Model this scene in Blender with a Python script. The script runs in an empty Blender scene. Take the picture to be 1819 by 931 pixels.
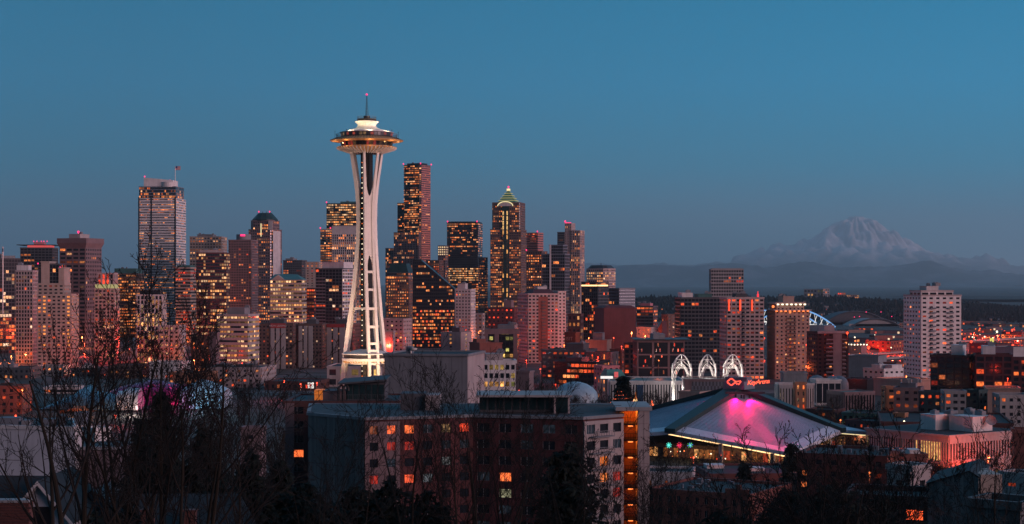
import bpy, math, random
from mathutils import Vector, Matrix, noise
sc = bpy.context.scene
COL = sc.collection
R = math.radians
rng = random.Random(7)

# ------------------------------------------------------------------ camera
F, CX, HY, CZ = 3052.0, 909.5, 503.0, 70.0      # focal length in photo pixels, principal column, horizon row, eye height
cam = bpy.data.objects.new('camera', bpy.data.cameras.new('camera')); COL.objects.link(cam)
cam.location = (0, 0, CZ); cam.rotation_euler = (R(90), 0, 0)
cam.data.sensor_width = 36.0; cam.data.lens = 36.0 * F / 1819.0
cam.data.shift_y = (HY - 465.5) / 1819.0
cam.data.clip_start = 1.0; cam.data.clip_end = 400000.0
sc.camera = cam

# ------------------------------------------------------------------ world: dusk sky, afterglow low in the west (right of and behind the camera)
SUN_AZ, SUN_EL = R(122), R(5.5)
SUND = Vector((math.sin(SUN_AZ) * math.cos(SUN_EL), math.cos(SUN_AZ) * math.cos(SUN_EL), math.sin(SUN_EL)))
w = bpy.data.worlds.new('World'); sc.world = w; w.use_nodes = True
nt = w.node_tree; N = nt.nodes; Lk = nt.links
bg = N['Background']
tc = N.new('ShaderNodeTexCoord'); sep = N.new('ShaderNodeSeparateXYZ'); Lk.new(tc.outputs['Generated'], sep.inputs[0])
def wmath(op, a, b=None, clamp=False):
    n = N.new('ShaderNodeMath'); n.operation = op; n.use_clamp = clamp
    for i, v in enumerate((a, b)):
        if v is None: continue
        if isinstance(v, (int, float)): n.inputs[i].default_value = v
        else: Lk.new(v, n.inputs[i])
    return n.outputs[0]
# elevation ramp (z of the view direction -0.1 .. 1 -> sqrt-like spread so that the first degrees get most stops)
zz = wmath('MULTIPLY_ADD', sep.outputs['Z'], 1.0); zz.node.inputs[2].default_value = 0.02
zz = wmath('MAXIMUM', zz, 0.0)
t = wmath('POWER', zz, 0.5)
ramp = N.new('ShaderNodeValToRGB'); Lk.new(t, ramp.inputs[0])
def stop(z): return math.sqrt(z + 0.02)
SKY = [(-0.02, (0.06, 0.08, 0.11)), (-0.002, (0.100, 0.150, 0.20)), (0.012, (0.092, 0.185, 0.262)), (0.034, (0.048, 0.222, 0.330)),
       (0.067, (0.008, 0.248, 0.415)), (0.115, (0.008, 0.248, 0.460)), (0.165, (0.004, 0.215, 0.410)), (0.45, (0.085, 0.270, 0.470)), (0.95, (0.085, 0.250, 0.46))]
cr = ramp.color_ramp
while len(cr.elements) < len(SKY): cr.elements.new(0.5)
for e, (z, c) in zip(cr.elements, SKY): e.position = stop(z); e.color = (*c, 1)
# brighter and greener towards the right (x of the direction)
az = wmath('MULTIPLY_ADD', sep.outputs['X'], 1.08); az.node.inputs[2].default_value = 0.93
az = wmath('MINIMUM', wmath('MAXIMUM', az, 0.70), 1.45)
hi = wmath('POWER', wmath('SUBTRACT', 1.0, wmath('ABSOLUTE', sep.outputs['Z']), True), 3.0)      # the sideways change fades towards the zenith
az = wmath('ADD', 1.0, wmath('MULTIPLY', wmath('SUBTRACT', az, 1.0), hi))
# the sky behind the viewer (north, away from the afterglow) is the darkest part of the dome
nf = wmath('MULTIPLY_ADD', sep.outputs['Y'], 1.05); nf.node.inputs[2].default_value = 0.74
az = wmath('MULTIPLY', az, wmath('MINIMUM', wmath('MAXIMUM', nf, 0.26), 1.0))
mul = N.new('ShaderNodeVectorMath'); mul.operation = 'SCALE'; Lk.new(ramp.outputs[0], mul.inputs[0]); Lk.new(az, mul.inputs['Scale'])
# afterglow
dot = N.new('ShaderNodeVectorMath'); dot.operation = 'DOT_PRODUCT'; Lk.new(tc.outputs['Generated'], dot.inputs[0])
dot.inputs[1].default_value = SUND
gl = wmath('POWER', wmath('MAXIMUM', dot.outputs['Value'], 0.0), 3.0)
low = wmath('POWER', wmath('SUBTRACT', 1.0, wmath('ABSOLUTE', sep.outputs['Z']), True), 7.0)
gl = wmath('MULTIPLY', wmath('MULTIPLY', gl, low), 0.9)
glow = N.new('ShaderNodeVectorMath'); glow.operation = 'SCALE'; glow.inputs[0].default_value = (1.0, 0.36, 0.38); Lk.new(gl, glow.inputs['Scale'])
addn = N.new('ShaderNodeVectorMath'); addn.operation = 'ADD'; Lk.new(mul.outputs[0], addn.inputs[0]); Lk.new(glow.outputs[0], addn.inputs[1])
Lk.new(addn.outputs[0], bg.inputs[0]); bg.inputs[1].default_value = 0.95

# ------------------------------------------------------------------ sun: last soft pink light from low in the west
sun = bpy.data.lights.new('sun', 'SUN'); sun.energy = 2.5; sun.color = (1.0, 0.62, 0.66); sun.angle = R(38)
suno = bpy.data.objects.new('sun', sun); COL.objects.link(suno)
suno.rotation_euler = (-SUND).to_track_quat('-Z', 'Y').to_euler()

sc.view_settings.view_transform = 'Standard'; sc.view_settings.look = 'None'
sc.view_settings.gamma = 1; sc.view_settings.exposure = 0; sc.view_settings.use_curve_mapping = False
sc.render.engine = 'CYCLES'
cy = sc.cycles
cy.max_bounces = 5; cy.diffuse_bounces = 2; cy.glossy_bounces = 3; cy.transmission_bounces = 2; cy.volume_bounces = 0
cy.caustics_reflective = False; cy.caustics_refractive = False
cy.use_denoising = True; cy.sample_clamp_indirect = 4.0
try: cy.denoising_input_passes = 'RGB_ALBEDO_NORMAL'
except Exception: pass

# ------------------------------------------------------------------ helpers: pixels, ground
def W(px, py, Y): return Vector(((px - CX) / F * Y, Y, CZ + (HY - py) / F * Y))
def ZZ(py, Y): return CZ + (HY - py) / F * Y
GP = [(-1200, 140), (-420, 140), (-150, 106), (-40, 73), (0, 68), (40, 60), (80, 53), (150, 38), (300, 16), (450, 2), (600, -8), (840, -8), (960, -2), (1060, 0), (2400, 0), (3300, -38), (9e5, -38)]  # unseen hill behind the camera is raised to shade the near slope
def smooth(v, lo, hi): k = max(0.0, min(1.0, (v - lo) / (hi - lo))); return k * k * (3 - 2 * k)
def g(Y, px=0):
    """ground height at distance Y; towards the harbour (right of px 1400) the land drops to the waterfront"""
    z = GP[-1][1]
    for (a, za), (b, zb) in zip(GP, GP[1:]):
        if Y <= b:
            k = max(0.0, (Y - a) / (b - a)); z = za + (zb - za) * k; break
    return z + (-38 - z) * smooth(px, 1420, 1500) * smooth(Y, 1180, 1480) if Y > 1180 else z

# ------------------------------------------------------------------ materials
M = {}
def newmat(name):
    m = bpy.data.materials.new(name); m.use_nodes = True; M[name] = m
    return m, m.node_tree, m.node_tree.nodes['Principled BSDF']
def wall(name, col, rough=0.75, var=0.16, scale=0.12, streak=0.12, metal=0.0, spec=0.3):
    """masonry, paint or metal: broad uneven tone, fine grain, rain streaks"""
    m, t, b = newmat(name); n = t.nodes; l = t.links
    co = n.new('ShaderNodeTexCoord')
    a = n.new('ShaderNodeTexNoise'); a.inputs['Scale'].default_value = scale; a.inputs['Detail'].default_value = 6; a.inputs['Roughness'].default_value = 0.65
    l.new(co.outputs['Object'], a.inputs['Vector'])
    mp = n.new('ShaderNodeMapping'); mp.inputs['Scale'].default_value = (0.9, 0.9, 0.035); l.new(co.outputs['Object'], mp.inputs['Vector'])
    s = n.new('ShaderNodeTexNoise'); s.inputs['Scale'].default_value = 1.0; s.inputs['Detail'].default_value = 3; l.new(mp.outputs[0], s.inputs['Vector'])
    def mr(src, lo, hi):
        q = n.new('ShaderNodeMapRange'); q.inputs['From Min'].default_value = 0.3; q.inputs['From Max'].default_value = 0.7
        q.inputs['To Min'].default_value = lo; q.inputs['To Max'].default_value = hi; l.new(src, q.inputs['Value']); return q.outputs[0]
    k = n.new('ShaderNodeMath'); k.operation = 'MULTIPLY'
    l.new(mr(a.outputs['Fac'], 1 - var, 1 + var), k.inputs[0]); l.new(mr(s.outputs['Fac'], 1 - streak, 1 + streak * 0.5), k.inputs[1])
    v = n.new('ShaderNodeVectorMath'); v.operation = 'SCALE'; v.inputs[0].default_value = col; l.new(k.outputs[0], v.inputs['Scale'])
    l.new(v.outputs[0], b.inputs['Base Color'])
    b.inputs['Roughness'].default_value = rough; b.inputs['Metallic'].default_value = metal; b.inputs['Specular IOR Level'].default_value = spec
    return m
def emis(name, col, k):
    m, t, b = newmat(name)
    b.inputs['Base Color'].default_value = (0.02, 0.02, 0.02, 1); b.inputs['Emission Color'].default_value = (*col, 1); b.inputs['Emission Strength'].default_value = k
    m.cycles.emission_sampling = 'NONE'
    return m
def glow_glass(name, per_object, base=(0.018, 0.022, 0.03), rough=0.12, spec=0.6, metal=0.0):
    """window glass with whatever burns behind it: the colour comes per pane, broken up by furniture, blinds and ceilings"""
    m, t, b = newmat(name); n = t.nodes; l = t.links
    b.inputs['Base Color'].default_value = (*base, 1); b.inputs['Roughness'].default_value = rough
    b.inputs['Specular IOR Level'].default_value = spec; b.inputs['Metallic'].default_value = metal
    co = n.new('ShaderNodeTexCoord')
    nz = n.new('ShaderNodeTexNoise'); nz.inputs['Scale'].default_value = 0.9; nz.inputs['Detail'].default_value = 3
    if per_object:
        oi = n.new('ShaderNodeObjectInfo'); src = oi.outputs['Color']
        ad = n.new('ShaderNodeVectorMath'); ad.operation = 'MULTIPLY_ADD'; ad.inputs[1].default_value = (1, 1, 1)
        cmb = n.new('ShaderNodeCombineXYZ'); sc_ = n.new('ShaderNodeMath'); sc_.operation = 'MULTIPLY'; sc_.inputs[1].default_value = 97.0
        l.new(oi.outputs['Random'], sc_.inputs[0])
        for i in range(3): l.new(sc_.outputs[0], cmb.inputs[i])
        l.new(co.outputs['Object'], ad.inputs[0]); l.new(cmb.outputs[0], ad.inputs[2]); l.new(ad.outputs[0], nz.inputs['Vector'])
    else:
        at = n.new('ShaderNodeAttribute'); at.attribute_name = 'glow'; src = at.outputs['Color']
        l.new(co.outputs['Object'], nz.inputs['Vector'])
    q = n.new('ShaderNodeMapRange'); q.inputs['From Min'].default_value = 0.35; q.inputs['From Max'].default_value = 0.65
    q.inputs['To Min'].default_value = 0.35; q.inputs['To Max'].default_value = 1.35; l.new(nz.outputs['Fac'], q.inputs['Value'])
    v = n.new('ShaderNodeVectorMath'); v.operation = 'SCALE'; l.new(src, v.inputs[0]); l.new(q.outputs[0], v.inputs['Scale'])
    l.new(v.outputs[0], b.inputs['Emission Color']); b.inputs['Emission Strength'].default_value = 1.0
    m.cycles.emission_sampling = 'NONE'
    return m
glow_glass('glass_o', True); glow_glass('glass_a', False)
glow_glass('mirror_a', False, base=(0.10, 0.11, 0.13), rough=0.16, metal=0.75)
glow_glass('dull_o', True, rough=.45, spec=.12); glow_glass('dull_a', False, rough=.45, spec=.12); glow_glass('teal_a', False, base=(0.02, 0.05, 0.055), rough=0.12, spec=0.8, metal=0.15)
for nm, c, kw in [
    ('pink_concrete', (0.40, 0.34, 0.33), {}), ('grey_concrete', (0.34, 0.33, 0.33), {}), ('beige', (0.42, 0.34, 0.29), {}),
    ('white_paint', (0.66, 0.63, 0.62), {}), ('white_concrete', (0.54, 0.50, 0.49), {}), ('dark_metal', (0.035, 0.037, 0.042), dict(rough=0.45)),
    ('black_clad', (0.022, 0.022, 0.026), dict(rough=0.35)), ('brown_granite', (0.15, 0.095, 0.085), dict(rough=0.5)), ('mauve', (0.20, 0.14, 0.145), {}),
    ('maroon', (0.11, 0.035, 0.04), {}), ('near_maroon', (0.105, 0.035, 0.036), dict(var=0.3, streak=0.35, scale=0.3)), ('brick', (0.20, 0.075, 0.06), dict(var=0.25)), ('dark_brick', (0.10, 0.045, 0.042), dict(var=0.25)),
    ('brown', (0.13, 0.085, 0.075), {}), ('tan', (0.40, 0.27, 0.22), {}), ('orange_stucco', (0.36, 0.17, 0.10), {}), ('steel_blue', (0.16, 0.18, 0.21), dict(rough=0.5)),
    ('grey_panel', (0.22, 0.225, 0.24), {}), ('slate', (0.085, 0.09, 0.10), {}), ('teal_roof', (0.055, 0.15, 0.14), dict(rough=0.5)), ('dark_teal', (0.02, 0.045, 0.045), dict(rough=0.5)),
    ('green_copper', (0.08, 0.24, 0.20), {}), ('roof_gravel', (0.060, 0.062, 0.066), dict(var=0.3, scale=0.4)), ('roof_dark', (0.032, 0.033, 0.036), dict(var=0.3, scale=0.4)),
    ('needle_white', (0.78, 0.72, 0.66), dict(var=0.06, rough=0.5)), ('needle_gold', (0.62, 0.36, 0.16), dict(var=0.06, rough=0.5)), ('needle_dark', (0.035, 0.028, 0.026), dict(rough=0.5)),
    ('arena_roof', (0.34, 0.41, 0.51), dict(rough=0.5, var=0.12, scale=0.06, metal=0.0)), ('sunset_red_wall', (0.46, 0.17, 0.14), dict(rough=0.4)), ('seam_dark', (0.16, 0.18, 0.22), dict(rough=0.5)), ('arena_band', (0.58, 0.60, 0.66), dict(rough=0.5, var=0.08)),
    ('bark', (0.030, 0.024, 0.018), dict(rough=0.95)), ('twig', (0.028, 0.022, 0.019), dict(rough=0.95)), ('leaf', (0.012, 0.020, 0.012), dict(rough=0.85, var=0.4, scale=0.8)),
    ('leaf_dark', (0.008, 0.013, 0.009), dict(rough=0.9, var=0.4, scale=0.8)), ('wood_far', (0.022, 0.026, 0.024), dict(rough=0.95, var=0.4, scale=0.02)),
    ('pale_dome', (0.24, 0.35, 0.42), dict(rough=0.35)), ('blue_shell', (0.10, 0.20, 0.26), dict(rough=0.3, metal=0.6)), ('magenta_shell', (0.35, 0.03, 0.15), dict(rough=0.3, metal=0.5)),
    ('orange_shell', (0.40, 0.15, 0.06), dict(rough=0.45)), ('silver_shell', (0.62, 0.58, 0.58), dict(rough=0.28, metal=0.6)), ('ice_shell', (0.30, 0.52, 0.62), dict(rough=0.5)),
    ('window_frame', (0.30, 0.30, 0.32), dict(rough=0.5)), ('pole_grey', (0.10, 0.10, 0.10), dict(rough=0.5)), ('sign_red', (0.35, 0.05, 0.05), {}), ('concrete_old', (0.135, 0.135, 0.135), dict(var=0.22, streak=0.45, scale=0.25)),
    ('white_clap', (0.62, 0.62, 0.66), {}), ('flag_red', (0.45, 0.03, 0.04), {}), ('flag_white', (0.75, 0.75, 0.75), {}), ('flag_blue', (0.03, 0.04, 0.18), {}), ('flag_pink', (0.5, 0.2, 0.22), {}),
    ('banner_blue', (0.02, 0.05, 0.11), {}), ('asphalt', (0.05, 0.05, 0.052), {}), ('pavement', (0.22, 0.21, 0.21), {}), ('road_paint', (0.7, 0.7, 0.66), {}),
]: wall(nm, c, **kw)
emis('lamp_red', (1.0, 0.065, 0.022), 1.9); emis('lamp_orange', (1.0, 0.21, 0.05), 1.9); emis('lamp_white', (1.0, 0.82, 0.55), 2.6); emis('beacon_pink', (1.0, 0.03, 0.16), 2.0)
emis('neon_red', (1.0, 0.035, 0.045), 1.5); emis('neon_core', (1.0, 0.26, 0.08), 1.5); emis('strip_warm', (1.0, 0.60, 0.26), 2.2); emis('strip_cream', (1.0, 0.80, 0.42), 1.1); emis('crown_green', (0.78, 0.66, 0.28), 0.5)
emis('arch_blue', (0.22, 0.50, 1.0), 0.85); emis('neon_teal', (0.10, 0.95, 0.75), 1.6); emis('neon_green', (0.12, 0.9, 0.25), 1.4); emis('neon_blue', (0.1, 0.35, 1.0), 1.4)
emis('tree_light', (1.0, 0.14, 0.05), 1.9); emis('pink_glow', (0.75, 0.10, 0.10), 0.8); emis('sign_yellow', (0.85, 0.75, 0.16), 0.9); emis('amber_glow', (1.0, 0.24, 0.03), 0.5)
emis('white_glow', (0.95, 0.9, 0.85), 1.1); emis('green_glow', (0.1, 0.5, 0.08), 0.7); emis('magenta_glow', (0.8, 0.02, 0.2), 0.8)

# ------------------------------------------------------------------ mesh builder and object tagging
class MB:
    def __init__(s): s.v = []; s.f = []; s.m = []; s.c = []; s.mi = 0; s.col = (0, 0, 0)
    def face(s, pts, col=None):
        i = len(s.v); s.v += [tuple(p) for p in pts]; s.f.append(tuple(range(i, i + len(pts)))); s.m.append(s.mi); s.c.append(col or s.col)
    def faces(s, pts, fs, col=None):
        i = len(s.v); s.v += [tuple(p) for p in pts]
        for q in fs: s.f.append(tuple(i + k for k in q)); s.m.append(s.mi); s.c.append(col or s.col)
    def box(s, x0, y0, z0, x1, y1, z1):
        s.faces([(x0, y0, z0), (x1, y0, z0), (x1, y1, z0), (x0, y1, z0), (x0, y0, z1), (x1, y0, z1), (x1, y1, z1), (x0, y1, z1)],
                [(0, 3, 2, 1), (4, 5, 6, 7), (0, 1, 5, 4), (1, 2, 6, 5), (2, 3, 7, 6), (3, 0, 4, 7)])
    def obox(s, p, d, n, u0, u1, n0, n1, z0, z1):
        """box along direction d (2D), outward normal n, from point p"""
        P = lambda u, k, z: (p[0] + d[0] * u + n[0] * k, p[1] + d[1] * u + n[1] * k, z)
        s.faces([P(u0, n1, z0), P(u1, n1, z0), P(u1, n0, z0), P(u0, n0, z0), P(u0, n1, z1), P(u1, n1, z1), P(u1, n0, z1), P(u0, n0, z1)],
                [(0, 3, 2, 1), (4, 5, 6, 7), (0, 1, 5, 4), (1, 2, 6, 5), (2, 3, 7, 6), (3, 0, 4, 7)])
    def prism(s, poly, z0, z1, top=None):
        n = len(poly); T = top or poly
        s.faces([(p[0], p[1], z0) for p in poly] + [(p[0], p[1], z1) for p in T],
                [tuple(range(n - 1, -1, -1)), tuple(range(n, 2 * n))] + [(i, (i + 1) % n, n + (i + 1) % n, n + i) for i in range(n)])
    def lathe(s, prof, n=32, c=(0, 0), a0=0.0, a1=2 * math.pi):
        full = abs(a1 - a0 - 2 * math.pi) < 1e-6; k = n if full else n + 1
        pts = [(c[0] + r * math.cos(a0 + (a1 - a0) * i / n), c[1] + r * math.sin(a0 + (a1 - a0) * i / n), z) for r, z in prof for i in range(k)]
        fs = []
        for j in range(len(prof) - 1):
            for i in range(n):
                a, b = j * k + i, j * k + (i + 1) % k; fs.append((a, b, b + k, a + k))
        s.faces(pts, fs)
    def tube(s, pts, rad, n=6, cap=True):
        pts = [Vector(p) for p in pts]
        if not isinstance(rad, (list, tuple)): rad = [rad] * len(pts)
        V = []; prev = None
        for i, p in enumerate(pts):
            d = (pts[min(i + 1, len(pts) - 1)] - pts[max(i - 1, 0)])
            d = d.normalized() if d.length > 1e-9 else Vector((0, 0, 1))
            if prev is None: a = d.orthogonal().normalized()
            else:
                a = prev - d * prev.dot(d); a = a.normalized() if a.length > 1e-6 else d.orthogonal().normalized()
            prev = a; b = d.cross(a)
            V += [tuple(p + (a * math.cos(2 * math.pi * k / n) + b * math.sin(2 * math.pi * k / n)) * rad[i]) for k in range(n)]
        fs = [(i * n + k, i * n + (k + 1) % n, (i + 1) * n + (k + 1) % n, (i + 1) * n + k) for i in range(len(pts) - 1) for k in range(n)]
        if cap: fs += [tuple(range(n - 1, -1, -1)), tuple((len(pts) - 1) * n + k for k in range(n))]
        s.faces(V, fs)
    def ball(s, c, r, n=8):
        s.lathe_at(c, [(r * math.sin(math.pi * i / (n // 2)) + 1e-4, -r * math.cos(math.pi * i / (n // 2))) for i in range(n // 2 + 1)], n)
    def lathe_at(s, c, prof, n):
        s.lathe([(r, c[2] + z) for r, z in prof], n, (c[0], c[1]))
    def mesh(s, name, mats, smooth=False, glow=False):
        me = bpy.data.meshes.new(name); me.from_pydata(s.v, [], s.f)
        for q in (mats if isinstance(mats, (list, tuple)) else [mats]): me.materials.append(M[q])
        if len(me.materials) > 1: me.polygons.foreach_set('material_index', s.m)
        if smooth: me.polygons.foreach_set('use_smooth', [True] * len(s.f))
        if glow:
            at = me.color_attributes.new('glow', 'FLOAT_COLOR', 'CORNER'); d = []
            for fc, c in zip(s.f, s.c): d += [c[0], c[1], c[2], 1.0] * len(fc)
            at.data.foreach_set('color', d)
        return me
    def build(s, name, mats, parent=None, smooth=False, glow=False, loc=None):
        return obj(name, s.mesh(name, mats, smooth, glow), parent, loc)
def obj(name, data, parent=None, loc=None):
    o = bpy.data.objects.new(name, data); COL.objects.link(o)
    if parent: o.parent = parent
    if loc is not None: o.location = loc
    return o
def tag(o, label=None, cat=None, group=None, kind=None):
    if label: o['label'] = label
    if cat: o['category'] = cat
    if group: o['group'] = group
    if kind: o['kind'] = kind
    return o
def thing(name, label, cat, loc=(0, 0, 0), rz=0.0, group=None):
    o = obj(name, None, None, loc); o.rotation_euler = (0, 0, rz); o.empty_display_size = 0.1
    return tag(o, label, cat, group)
def text(name, body, size, mat, parent, loc, rot, shear=0.0, offset=0.0, extrude=.02, align='LEFT', spacing=1.0):
    t = bpy.data.curves.new(name, 'FONT'); t.body = body; t.size = size; t.extrude = extrude; t.shear = shear; t.offset = offset; t.align_x = align; t.space_character = spacing
    tmp = bpy.data.objects.new(name, t); COL.objects.link(tmp); bpy.context.view_layer.update()
    me = bpy.data.meshes.new_from_object(tmp.evaluated_get(bpy.context.evaluated_depsgraph_get())); bpy.data.objects.remove(tmp); bpy.data.curves.remove(t)
    me.name = name; me.materials.clear(); me.materials.append(M[mat]); o = obj(name, me, parent, loc); o.rotation_euler = rot; return o
def lamp(name, parent, loc, watts, col, kind='POINT', radius=0.5, aim=None, cone=60, blend=0.6):
    d = bpy.data.lights.new(name, kind); d.energy = watts; d.color = col; d.shadow_soft_size = radius
    if kind == 'SPOT': d.spot_size = R(cone); d.spot_blend = blend
    o = bpy.data.objects.new(name, d); COL.objects.link(o); o.location = loc
    if parent: o.parent = parent
    if aim is not None: o.rotation_euler = (Vector(aim) - Vector(loc)).to_track_quat('-Z', 'Y').to_euler()
    return o

# ------------------------------------------------------------------ buildings
PAL = {'am': [(1, .26, .06), (1, .32, .095), (.9, .17, .03), (1, .42, .18), (1, .24, .05)], 'yw': [(1, .42, .14), (1, .52, .24), (1, .34, .09), (.95, .55, .28)],
       'rd': [(1, .06, .02), (1, .11, .03), (1, .22, .06)], 'or': [(1, .18, .04), (1, .10, .025), (1, .30, .09)], 'gn': [(.75, .66, .18), (.9, .55, .14), (1, .45, .12)],
       'mx': [(1, .26, .07), (1, .10, .025), (1, .44, .2), (1, .60, .38)]}
def pick(pal):
    c = rng.choice(PAL[pal]); k = rng.choice((.14, .28, .5, .8, 1.15, 1.6)); return (c[0] * k, c[1] * k, c[2] * k)
DARK = (0.0, 0.0, 0.0)
WMESH = {}
def win_mesh(wd, h, gl):
    k = (round(wd, 1), round(h, 1), gl)
    if k not in WMESH:
        b = MB(); wd, h, _ = k
        b.face([(-wd / 2, 0, 0), (wd / 2, 0, 0), (wd / 2, 0, h), (-wd / 2, 0, h)])
        WMESH[k] = b.mesh('window', [gl])
    return WMESH[k]
FMESH = {}
def frame_mesh(wd, h, split=2):
    k = (round(wd, 1), round(h, 1), split)
    if k not in FMESH:
        b = MB(); t = 0.07; wd, h, _ = k
        for x in [-wd / 2 + wd * i / split for i in range(split + 1)]: b.box(x - t / 2, -0.06, 0, x + t / 2, -0.005, h)
        b.box(-wd / 2, -0.065, -t, wd / 2, -0.004, 0.001); b.box(-wd / 2, -0.065, h - 0.001, wd / 2, -0.004, h + t)
        FMESH[k] = b.mesh('frame', ['window_frame'])
    return FMESH[k]

class Bld:
    def __init__(s, name, label, cat, xl, xc, xr, Y, group=None, dep=None, z0=None):
        tl, tr = (xl - CX) / F, (xr - CX) / F; tcn = (xc - CX) / F
        s.Y = Y; s.cx = tcn * Y
        wl, wr = max(xc - xl, 0.001), max(xr - xc, 0.001)
        if wr < 1.0: th = math.atan(tcn)
        elif wl < 1.0: th = math.atan(tcn) + R(88)
        else: th = math.atan(wr / wl) + math.atan(tcn)
        c, n = math.cos(th), math.sin(th)
        s.a = (s.cx - tl * Y) / (c + tl * n) if wl >= 1 else (dep or 20)
        s.b = (tr * Y - s.cx) / (n - tr * c) if wr >= 1.0 and (n - tr * c) > 1e-3 else (dep or max(14, 0.8 * s.a))
        if dep and wr >= 1.0 and wl >= 1.0 and s.b > 3 * dep: s.b = dep
        s.th = th; s.gz = g(Y, xc) if z0 is None else z0
        s.o = thing(name, label, cat, (s.cx, Y, s.gz), -th, group)
        s.name = name; s.walls = {}; s.rows = {}; s.sing = []; s.nrow = 0
    def z(s, py): return ZZ(py, s.Y) - s.gz
    def rect(s, u0=0, u1=1, v0=0, v1=1, ch=0):
        x0, x1, y0, y1 = -s.a * (1 - u0), -s.a * (1 - u1), s.b * v0, s.b * v1
        if ch:
            return [(x0 + ch, y0), (x1 - ch, y0), (x1, y0 + ch), (x1, y1 - ch), (x1 - ch, y1), (x0 + ch, y1), (x0, y1 - ch), (x0, y0 + ch)]
        return [(x0, y0), (x1, y0), (x1, y1), (x0, y1)]
    def W(s, mat, part='wall'):
        k = (part, mat)
        if k not in s.walls: s.walls[k] = MB()
        return s.walls[k]
    def world_n(s, n):
        c, q = math.cos(-s.th), math.sin(-s.th); return (n[0] * c - n[1] * q, n[0] * q + n[1] * c)
    def facade(s, p0, p1, z0, z1, mat, st='grid', fh=3.6, bay=3.2, wf=.6, hf=.55, lit=.25, pal='am', single=None, glass='glass_a', pd=.35, base=0.0, litfn=None, floors_lit=True, frame=0, trim=None):
        """wall lattice (piers, spandrels) in real relief in front of the core, panes set back between them"""
        L = math.hypot(p1[0] - p0[0], p1[1] - p0[1]); d = ((p1[0] - p0[0]) / L, (p1[1] - p0[1]) / L); n = (d[1], -d[0])
        wb = s.W(trim or mat); z0 = z0 + base
        nc = max(1, round(L / bay)); nr = max(1, round((z1 - z0) / fh)); cw = L / nc; ch = (z1 - z0) / nr
        if st == 'ribbon':
            wf = 1.0; s.W('black_clad', 'glazing_bar').obox(p0, d, n, .01, L - .01, -.01, .03, z0 + .02, z1 - .02)
        if st == 'stripe': hf = max(hf, .8)
        pw = (1 - wf) * cw; sh = (1 - hf) * ch
        if pw > 0.02:
            for i in range(nc + 1):
                u0 = max(0, i * cw - pw / 2); u1 = min(L, i * cw + pw / 2); wb.obox(p0, d, n, u0, u1, -.02, pd + (.06 if st != 'grid' else 0), z0, z1)
        if sh > 0.02:
            k = pd - .08 if st == 'stripe' else pd + .05
            for j in range(nr + 1):
                a = max(z0, z0 + j * ch - sh / 2); b = min(z1, z0 + j * ch + sh / 2); wb.obox(p0, d, n, 0.004, L - .004, -.01, k, a + .003, b - .003)
        far = s.Y > 1500
        if single is None: single = (wf * cw / s.Y * F) * (hf * ch / s.Y * F) > 11 and st != 'ribbon'
        P = lambda u, k, z: (p0[0] + d[0] * u + n[0] * k, p0[1] + d[1] * u + n[1] * k, z)
        ang = math.atan2(d[1], d[0])
        for j in range(nr):
            pf = lit * 1.2 * (rng.choice((.25, .7, 1, 1, 1.4, 2.4)) if floors_lit else 1)
            run = 0; col = DARK; a = z0 + j * ch + sh / 2; b = z0 + (j + 1) * ch - sh / 2
            if not single:
                key = (s.nrow, j)
                rb = s.rows.setdefault((glass, round(a / 1.0)), MB())
            for i in range(nc):
                if run <= 0:
                    on = rng.random() < pf; col = pick(pal) if on else DARK
                    run = rng.choice((1, 1, 1, 2, 3)) if (st == 'ribbon' or bay < 3.0 or far) else 1
                run -= 1
                cc = col
                if litfn: cc = litfn(i / nc, (j + .5) / nr, col)
                elif on: kk = rng.uniform(.4, 1.3); cc = tuple(q * kk for q in col)
                u0 = i * cw + pw / 2; u1 = (i + 1) * cw - pw / 2
                if st == 'ribbon': u0 += cw * .10; u1 -= cw * .10
                if single: s.sing.append((P((u0 + u1) / 2, .05, a), u1 - u0, b - a, ang, cc, frame, 'dull_o' if glass == 'dull_a' else 'glass_o'))
                else: rb.face([P(u0, .05, a), P(u1, .05, a), P(u1, .05, b), P(u0, .05, b)], cc)
    def tier(s, poly, z0, z1, mat, roof='roof_dark', parapet=0.9, faces=None, right=None, core=None, **kw):
        """one storey block: core, facades on the sides that can be seen, parapet and roof"""
        s.W(core or mat).prism(poly, z0, z1)
        m = len(poly)
        for i in range(m):
            p0, p1 = poly[i], poly[(i + 1) % m]; L = math.hypot(p1[0] - p0[0], p1[1] - p0[1])
            if L < 1.2: continue
            d = ((p1[0] - p0[0]) / L, (p1[1] - p0[1]) / L); wn = s.world_n((d[1], -d[0]))
            mid = Vector((s.cx, s.Y, 0)); to = -mid.normalized()
            if wn[0] * to.x + wn[1] * to.y < -0.02: continue
            k = dict(kw)
            if right and wn[0] > 0.45: k.update(right)
            if k.get('st') == 'blank': continue
            s.facade(p0, p1, z0, z1, k.pop('mat2', mat), **k)
        if parapet:
            pb = s.W(mat)
            for i in range(m):
                p0, p1 = poly[i], poly[(i + 1) % m]; L = math.hypot(p1[0] - p0[0], p1[1] - p0[1])
                if L < .5: continue
                d = ((p1[0] - p0[0]) / L, (p1[1] - p0[1]) / L); pb.obox(p0, d, (d[1], -d[0]), -.36, L + .36, -.3, .42, z1 - .15, z1 + parapet)
        c = (sum(p[0] for p in poly) / m, sum(p[1] for p in poly) / m)
        s.W(roof, 'roof').prism([(c[0] + (p[0] - c[0]) * .985, c[1] + (p[1] - c[1]) * .985) for p in poly], z1 + .02, z1 + .12)
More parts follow.
